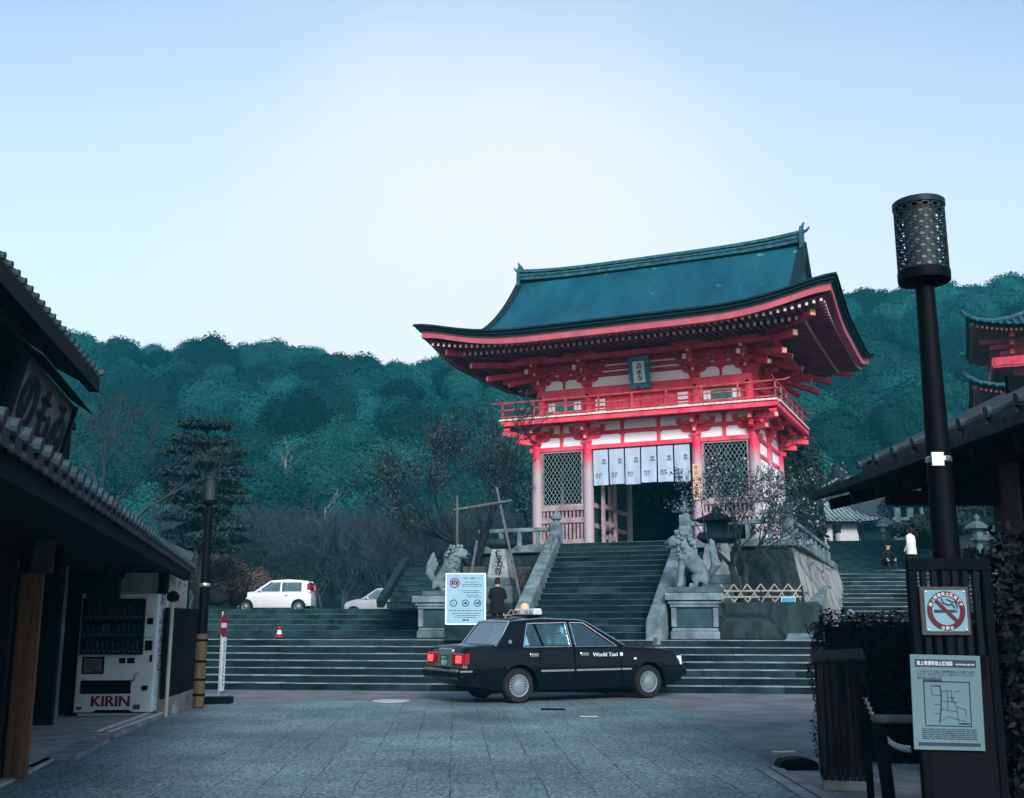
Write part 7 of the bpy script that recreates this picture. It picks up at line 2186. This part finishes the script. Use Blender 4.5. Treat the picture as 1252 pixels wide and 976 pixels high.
tag(forest, kind='stuff')
IV2 = bmesh.new(); bmesh.ops.create_icosphere(IV2, subdivisions=2, radius=1)
tag(np_mesh('forest_crown_hulls', np.concatenate(HV), np.concatenate(HF), np.concatenate(HT), M['forest']), kind='stuff')  # hulls added inside the crowns, tinted darker than the leaves for shade
IV = np.array([v.co for v in IV2.verts]); IF = np.array([[v.index for v in f.verts] for f in IV2.faces]); IV2.free()

# ---------------------------------------------------------------- bare trees
def grow(m, p, d, L, r_, depth, rng, spread=.55, up=.15, twig=None, nside=5, tips=None, minr=.004, split=(2, 3), seg=4):
    pts, rad = [p], [r_]
    q = p.copy(); dd = d.copy()
    for i in range(seg):
        dd = (dd + Vector((rng.gauss(0, .16), rng.gauss(0, .16), rng.gauss(0, .12) + up * .25))).normalized()
        q = q + dd * L / seg
        pts.append(q.copy()); rad.append(max(minr, r_ * (1 - .45 * (i + 1) / seg)))
    m.tube(pts, rad, nside if depth > 1 else 3, cap=False)
    if tips is not None and depth <= 1: tips.extend(pts[1:])
    if depth <= 0: return
    n = rng.randint(*split)
    for k in range(n):
        a = rng.uniform(0, 6.283); 
        e = (dd + Vector((math.cos(a), math.sin(a), rng.uniform(-.3, .5))) * spread * rng.uniform(.6, 1.4)).normalized()
        i = seg if k == 0 else rng.randint(max(1, seg - 2), seg)
        grow(m, pts[i], e, L * rng.uniform(.62, .88), rad[i] * (.82 if k == 0 else .62), depth - 1, rng, spread, up, twig, nside, tips, minr, split, seg)

def bare_tree(name, label, loc, seed, h, depth=6, mat=None, spread=.6, lean=(0, 0), trunk_h=.32, r0=.12, split=(2, 3), stems=1, group=None, extra=None, minr=.006, cat='tree', up=.15):
    t = thing(name, label, cat, loc, 0, group)
    rng = random.Random(seed)
    tips = []
    mt = MB(); mc = MB()
    for s_ in range(stems):
        d = Vector((lean[0] + rng.gauss(0, .12 * (stems > 1) * 2), lean[1] + rng.gauss(0, .2 * (stems > 1)), 1)).normalized()
        top = Vector((rng.gauss(0, .05), rng.gauss(0, .05), 0)) + d * h * trunk_h
        mid = Vector((0, 0, -.1)).lerp(top, .5) + Vector((rng.gauss(0, .06), rng.gauss(0, .06), 0)) * h * .15
        mt.tube([Vector((0, 0, -.1)), mid, top], [r0 * 1.25, r0, r0 * .85], 9)
        for k in range(rng.randint(3, 4)):
            a = k * 2.1 + rng.uniform(0, 1)
            e = (d * .7 + Vector((math.cos(a), math.sin(a), .25)) * spread * 1.2).normalized()
            grow(mc, top - d * rng.uniform(0, h * .05), e, h * .23, r0 * .6, depth - 1, rng, spread, up, tips=tips, split=split, minr=minr)
    mt.build('trunk', mat or M['wood_bark'], t, smooth='all', recalc=False)
    mc.build('crown', mat or M['wood_bark'], t, smooth='all', recalc=False)
    return t, tips

# big pruned tree left of the gate, with its props
bt, tips = bare_tree('bare_tree', 'large gnarled bare tree held up by wooden props left of the gate', Vector((-1.05, 32.6, TZ)), 21, 6.9, 8, M['wood_bark'], .52, (-.02, 0), .3, .25, (2, 3), minr=.008)
bt.rotation_euler.z = 0.8; bt.scale = (.85, .85, 1.0)
tp = np.array([tuple(q) for q in tips]); sel = NP.choice(len(tp), min(len(tp), 7000), replace=False)
Vq, Fq = leaf_quads(tp[sel] + NP.normal(0, .08, (len(sel), 3)), sph(len(sel)), NP.uniform(.02, .05, len(sel)), .5, 1)
M['twig_leaf'] = leafmat('twig_buds', (.02, .04, .042), (.085, .12, .12))
np_mesh('buds', Vq, Fq, np.repeat(NP.uniform(0, 1, len(sel)), 4), M['twig_leaf'], bt)
for l, a, b_ in (('upright wooden prop pole at the left of the gnarled tree', at(559, 700, None, 30.9), at(559, 606, None, 30.9)), ('short leaning wooden prop under the fork of the gnarled tree', at(576, 702, None, 30.6), at(583, 662, None, 31.4)), ('long leaning wooden prop pole right of the gnarled tree', at(634, 722, None, 30.2), at(607, 596, None, 31.2)), ('horizontal wooden prop bar tied across the gnarled tree', at(554, 624, None, 30.95), at(626, 612, None, 30.95))):
    m_ = MB(); d = (b_ - a)
    if 'horizontal' not in l: a = a - d * ((a.z - TZ) / max(d.z, .1))
    m_.tube([a, b_], [.045, .038], 8)
    tag(m_.build('prop_pole', M['pole_wood']), l, 'prop pole')

# plum tree in blossom
pt, tips = bare_tree('plum_tree', 'dark plum tree with pale blossoms in front of the gate podium on the right', Vector((5.62, 26.9, 1.84)), 5, 3.9, 6, M['wood_bark'], .6, (-.05, 0), .26, .09, (2, 3), stems=2, minr=.005)
tp = np.array([tuple(q) for q in tips]); n = min(len(tp), 6000); sel = NP.choice(len(tp), n, replace=False)
C = tp[sel] + NP.normal(0, .05, (n, 3))
Vq, Fq = leaf_quads(C, sph(n), NP.uniform(.02, .04, n), .9, 1)
M['blossom'] = leafmat('plum_blossom', (.015, .05, .06), (.38, .44, .48))
tt = np.where(NP.random(n) < .11, NP.uniform(.5, 1, n), NP.uniform(0, .25, n))
np_mesh('blossom', Vq, Fq, np.repeat(tt, 4), M['blossom'], pt)
pt2, tips = bare_tree('blossom_tree', 'dark tree with small white blossoms behind the right corner of the gate', Vector((10.9, 40.5, 3.15)), 8, 4.6, 6, M['wood_bark'], .6, (0, 0), .3, .11, (2, 3), minr=.008)
tp = np.array([tuple(q) for q in tips]); n = min(len(tp), 3600); sel = NP.choice(len(tp), n, replace=False)
Vq, Fq = leaf_quads(tp[sel] + NP.normal(0, .12, (n, 3)), sph(n), NP.uniform(.04, .09, n), .8, 1)
M['dark_blossom'] = leafmat('dark_leaf_blossom', (.008, .018, .02), (.26, .3, .31))
tt = np.where(NP.random(n) < .10, NP.uniform(.6, 1, n), NP.uniform(0, .14, n))
np_mesh('blossom', Vq, Fq, np.repeat(tt, 4), M['dark_blossom'], pt2)

# bare trees above the shop roof on the left
b1_, tips = bare_tree('bare_tree', 'bare tree with a broken pale bough rising behind the shop roof', Vector((-12.2, 33, 1.78)), 31, 6.6, 6, M['wood_grey'], .6, (.1, 0), .34, .15, minr=.007)
b2_, tips = bare_tree('bare_tree', 'slim bare tree just left of the layered pine', Vector((-13.6, 35, 1.78)), 32, 6.8, 6, M['wood_grey'], .55, (-.04, 0), .4, .1, minr=.007)
# bare shrubs right of the cars and beside the lion dog
for k, (px, Y_, l, hh, sd_) in enumerate(((510, 37, 'low dark bare tree with spreading boughs right of the pale car', 4.6, 41), (478, 42, 'dark bare tree behind the pale car', 4.4, 44), (655, 30.9, 'tangled bare shrub at the foot of the podium left of the gate stairs', 3.2, 43))):
    q = at(px, 760, None, Y_)
    bare_tree('bare_tree', l, Vector((q.x, Y_, 1.78 if Y_ > 33 else TZ)), sd_, hh, 6, M['wood_bark'], .75, (0, 0), .22, .09, minr=.006)
# misty thicket behind the car platform
tv = []
for sd_ in (51, 52, 53, 54):
    t_, tips = bare_tree('thicket_tree', 'x', Vector((0, 0, -50)), sd_, 7.5, 6, M['thicket'] if 'thicket' in M else M.setdefault('thicket', pm('thicket_twigs', (.03, .05, .058), .95, .4, 2)), .5, (0, 0), .22, .09, (2, 3), stems=2, minr=.014, group='misty bare trees behind the parked cars')
    tv.append(t_)
n = 0
lab = 'bare grey tree in the misty thicket at the foot of the wooded hill'
rr = random.Random(77)
for row, (Y_, cnt) in enumerate(((60, 11), (66, 12), (73, 12), (81, 11))):
    for k in range(cnt):
        px = 205 + (k + rr.uniform(.1, .9)) * (460 / cnt)
        Yk = Y_ + rr.uniform(-2.5, 2.5)
        q = at(px, 700, None, Yk)
        z = max(1.5, float(hill_z(q.x, Yk)) - .2)
        s_ = rr.uniform(.75, 1.1) * (1 + .0 * row)
        if n < 4:
            o = tv[n]; o.location = (q.x, Yk, z); o.rotation_euler.z = rr.uniform(0, 6); o.scale = (s_,) * 3; o['label'] = lab
        else:
            dup(tv[n % 4], (q.x, Yk, z), rr.uniform(0, 6), lab, None, s_)
        n += 1
# conifers and evergreens at the edge of the wood
M['conifer'] = leafmat('conifer_needles', (.008, .03, .032), (.035, .085, .08))
def conifer(label, loc, h, w_, seed, layers=9):
    rng = np.random.default_rng(seed)
    t = thing('conifer', label, 'tree', loc)
    m_ = MB(); m_.tube([(0, 0, 0), (0, 0, h * .95)], [h * .02, .02], 8); m_.build('trunk', M['wood_bark'], t, smooth='all')
    C, Nr = [], []
    for k in range(layers * 6):
        f = rng.uniform(.15, 1); a = rng.uniform(0, 6.28)
        rad = w_ * (1 - f) ** .8 * rng.uniform(.5, 1.05) + .1
        n = 34
        c = np.array([np.cos(a) * rad * .75, np.sin(a) * rad * .75, h * f])
        d = sph(n, rng) * [rad * .5 + .15, rad * .5 + .15, .22 + .1 * rad]
        C.append(c + d - [[0, 0, 0]]); Nr.append(d + [0, 0, .5])
    C = np.concatenate(C); Nr = np.concatenate(Nr)
    Vq, Fq = leaf_quads(C, Nr, rng.uniform(.1, .24, len(C)), .5, .8, rng)
    np_mesh('crown', Vq, Fq, np.repeat(np.clip(rng.normal(.4, .25, len(C)), 0, 1), 4), M['conifer'], t)
    return t
for px, Y_, h, w_, l in ((462, 84, 10.5, 3.2, 'dark broad conifer rising above the misty thicket'), (432, 92, 9, 2.2, 'narrow conifer left of the dark broad conifer'), (300, 74, 6.5, 2.2, 'grey green evergreen behind the white hatchback'), (372, 80, 7.0, 2.4, 'pale evergreen above the white hatchback'), (640, 60, 7.5, 2.6, 'dark evergreen showing between the gnarled tree and the gate')):
    q = at(px, 700, None, Y_)
    conifer(l, Vector((q.x, Y_, max(1.2, float(hill_z(q.x, Y_)) - .3))), h, w_, int(px), 9)
# pale bare trunks on the lower hill
for k, (px, y0, y1, Y_) in enumerate(((335, 612, 575, 105), (347, 612, 560, 108), (396, 660, 620, 98), (543, 640, 600, 104), (318, 606, 580, 112))):
    q0, q1 = at(px, y0, None, Y_), at(px + 1, y1, None, Y_)
    q0.z = float(hill_z(q0.x, Y_))
    t = thing('pale_trunk_tree', 'thin pale trunk of a leafless tree at the lower edge of the wood', 'tree', q0, 0, 'pale trunks at the edge of the wood')
    m_ = MB(); m_.tube([(0, 0, 0), (.1, 0, (q1.z - q0.z) * .5), (0, 0, q1.z - q0.z)], [.16, .13, .07], 7); m_.build('trunk', M['wood_pale'], t, smooth='all')
    m_ = MB(); rng = random.Random(k)
    for j in range(5): grow(m_, Vector((0, 0, (q1.z - q0.z) * (.6 + .09 * j))), Vector((rng.uniform(-1, 1), rng.uniform(-1, 1), .8)).normalized(), 1.1, .05, 2, rng, .5, .2, minr=.02)
    m_.build('crown', M['wood_pale'], t, smooth='all', recalc=False)

# layered garden pine on the left
M['pine'] = leafmat('pine_needles', (.007, .02, .022), (.03, .064, .063))
def pine(label, loc, h, seed, tint=1):
    rng = np.random.default_rng(seed); rp = random.Random(seed)
    t = thing('pine_tree', label, 'tree', loc)
    tr_ = [Vector((0, 0, -.1)), Vector((.1, 0, h * .3)), Vector((-.12, .05, h * .55)), Vector((.06, 0, h * .8)), Vector((0, 0, h * .95))]
    m_ = MB(); m_.tube(tr_, [.15, .13, .1, .07, .03], 9)
    C, Nr = [], []
    for k in range(34):
        f = .3 + .64 * k / 33 if k < 30 else .95
        a = k * 2.4 + rp.uniform(-.4, .4)
        rad = (1.25 * (1 - f) ** .5 + .25) * rp.uniform(.5, 1.05)
        p = Vector((math.cos(a) * rad, math.sin(a) * rad, h * f + rp.uniform(-.1, .1)))
        m_.tube([Vector((0, 0, h * f - .25)), p * .55 + Vector((0, 0, h * f * .45 - .05)), p], [.05, .035, .015], 5)
        n = 420
        d = sph(n, rng, -.25) * [.66, .66, .24]
        C.append(np.array(p) + d * rng.uniform(.6, 1.1, (n, 1))); Nr.append(d * [1, 1, 3] + [0, 0, .2])
    m_.build('trunk', M['wood_bark'], t, smooth='all', recalc=False)
    C = np.concatenate(C); Nr = np.concatenate(Nr)
    Vq, Fq = leaf_quads(C, Nr, rng.uniform(.05, .12, len(C)), .45, .9, rng)
    np_mesh('crown', Vq, Fq, np.repeat(np.clip(rng.normal(.45, .25, len(C)), 0, 1), 4), M['pine'], t)
q = at(243, 700, None, 36)
pine('layered dark pine with flat needle pads behind the left street lamp', Vector((q.x, 36, 1.78)), 6.5, 4)
# clipped shrubs left of the white car
M['shrub'] = leafmat('shrub_leaves', (.02, .026, .024), (.085, .08, .07))
M['shrub_brown'] = leafmat('shrub_brown', (.035, .028, .024), (.16, .125, .1))
def shrub(label, loc, w_, h, seed, mat, n=2200, ls=(.03, .07), name='shrub', cat='shrub'):
    rng = np.random.default_rng(seed)
    t = thing(name, label, cat, loc)
    P, Nr = crown_points(n, rng, 8, -.6)
    C = P * [w_ / 2, w_ / 2, h * .52] + [0, 0, h * .5]
    Vq, Fq = leaf_quads(C, Nr, rng.uniform(ls[0], ls[1], len(C)), .65, .6, rng)
    np_mesh('foliage', Vq, Fq, np.repeat(np.clip(rng.normal(.4, .25, len(C)), 0, 1), 4), mat, t)
    H = IV * (1 + rng.uniform(-.12, .08, (len(IV), 1))) * [w_ * .3, w_ * .3, h * .34] + [0, 0, h * .42]
    np_mesh('core', H, IF, np.zeros(len(H)), mat, t)
    m_ = MB(); m_.tube([(0, 0, -.1), (0, 0, h * .5)], [.05, .03], 6); m_.build('stem', M['wood_bark'], t)
for px, Y_, w_, h, mt, l in ((266, 38, 1.6, 1.7, 'shrub', 'dark clipped shrub next to the left street lamp'), (287, 40, 1.6, 2.0, 'shrub_brown', 'brownish rounded shrub left of the white hatchback'), (318, 54, 2.2, 2.2, 'shrub_brown', 'brown leafy shrub behind the bonnet of the white hatchback'), (252, 44, 2.2, 2.6, 'shrub_brown', 'tall brownish shrub behind the left street lamp')):
    q = at(px, 745, None, Y_); shrub(l, Vector((q.x, Y_, 1.76)), w_, h, int(px), M[mt])
# dark evergreens on the right behind the gate and around the hall
M['evergreen'] = leafmat('evergreen_leaves', (.006, .014, .014), (.03, .05, .046))
for px, Y_, zb, w_, h, l in ((990, 46, 3.15, 2.6, 3.0, 'dark round evergreen behind the podium railing'), (990, 62, 5.2, 3.6, 6.4, 'dark evergreen left of the white walled hall'), (1128, 68, 6.2, 4.5, 4.0, 'dark evergreen right of the white walled hall'), (1190, 50, 5.1, 4.0, 2.2, 'dark clipped evergreen above the retaining wall right of the lamp post'), (1140, 44, 4.1, 3.2, 1.7, 'long dark clipped shrub behind the lamp post')):
    q = at(px, 700, None, Y_); shrub(l, Vector((q.x, Y_, zb)), w_, h, int(px), M['evergreen'], 3200, (.06, .13), 'evergreen_bush', 'bush')
for k, t_s in enumerate((-2.6, 0, 2.6)):
    q = gw(t_s, 9.0)
    shrub(('dark evergreen seen through the gate opening on the left', 'dark evergreen seen through the middle of the gate opening', 'dark evergreen seen through the gate opening on the right')[k], Vector((q.x, q.y, 2.9)), 4.6, 6.2, 90 + k, M['evergreen'], 3000, (.07, .15), 'evergreen_bush', 'bush')
# ivy and weeds at the podium foot
shrub('dark creeper clump on the stone wall left of the gate stairs', gw(-3.4, -2.3, TZ), 2.2, 2.2, 201, M['evergreen'], 2600, (.04, .09), 'creeper', 'creeper')
shrub('weeds growing at the wall between the right lion dog and the stairs', gw(2.95, -3.2, TZ), .9, 2.0, 202, M['evergreen'], 1500, (.03, .07), 'creeper', 'creeper')
shrub('small leafy shrub on the podium edge behind the right lion dog', gw(3.1, -1.2, PZ - .2), 1.3, .8, 203, M['evergreen'], 1200, (.03, .06), 'shrub', 'shrub')

# hedges
M['hedge'] = leafmat('hedge_leaves', (.0015, .004, .005), (.006, .012, .013), .6, .12)
def hedge(label, loc, rz, sx, sy, h, n, ls, seed):
    rng = np.random.default_rng(seed)
    t = thing('hedge', label, 'hedge', loc, rz)
    C, Nr = [], []
    for nm, cnt in (('f', n), ('l', int(n * .5 * sy / sx) + 200), ('r', int(n * .3 * sy / sx) + 100), ('t', int(n * .6 * sy / h) + 200)):
        a, b_ = rng.uniform(0, 1, cnt), rng.uniform(0, 1, cnt)
        z0 = np.zeros(cnt)
        lump = .07 * np.sin(a * 9 + seed) * np.cos(b_ * 7 + 2)
        if nm == 'f': c = np.stack([a * sx, -rng.uniform(-.03, .10, cnt) + lump, b_ * h], 1); v = [0, -1, .25]
        elif nm == 'l': c = np.stack([-rng.uniform(-.03, .10, cnt) + lump, a * sy, b_ * h], 1); v = [-1, 0, .25]
        elif nm == 'r': c = np.stack([sx + rng.uniform(-.03, .1, cnt), a * sy, b_ * h], 1); v = [1, 0, .25]
        else: c = np.stack([a * sx, b_ * sy, h + rng.uniform(-.05, .09, cnt) ** 1 + lump], 1); v = [0, 0, 1]
        C.append(c); Nr.append(np.tile(v, (cnt, 1)))
    C = np.concatenate(C); Nr = np.concatenate(Nr)
    Vq, Fq = leaf_quads(C, Nr, rng.uniform(ls[0], ls[1], len(C)), .5, .45, rng)
    np_mesh('leaves', Vq, Fq, np.repeat(np.clip(rng.normal(.4, .28, len(C)), 0, 1), 4), M['hedge'], t)
    m_ = MB(); m_.box(.05, sx - .05, .05, sy - .05, 0, h - .04); m_.build('core', M['void'], t)
    rp = random.Random(seed); m_ = MB()
    for k in range(26):
        x = rp.uniform(.05, sx); grow(m_, Vector((x, rp.uniform(-.02, .1), h * rp.uniform(.5, 1))), Vector((rp.gauss(0, .4), -.25, 1)).normalized(), .16, .005, 1, rp, .5, .2, minr=.002)
    m_.build('twigs', M['wood_bark'], t, recalc=False)
    return t
q = at(993, 870, 0)
hedge('dark clipped hedge behind the plank bin', Vector((3.34, 11.95, 0)), -R(15), 2.4, .6, 1.43, 13000, (.016, .034), 61)
hedge('tall glossy leaved hedge along the right edge beside the notices', Vector((2.40, 5.4, 0)), -R(20), 1.5, .7, 1.82, 8000, (.014, .04), 62)
m_ = MB(); c = at(1040, 752, None, 12.4); m_.lathe([(.001, -.05), (.06, -.02), (.07, .02), (.02, .06), (.001, .065)], 7, tuple(c))
tag(m_.build('paper_scrap', M['sign_white']), 'small pale crumpled scrap lying on top of the dark clipped hedge', 'litter')
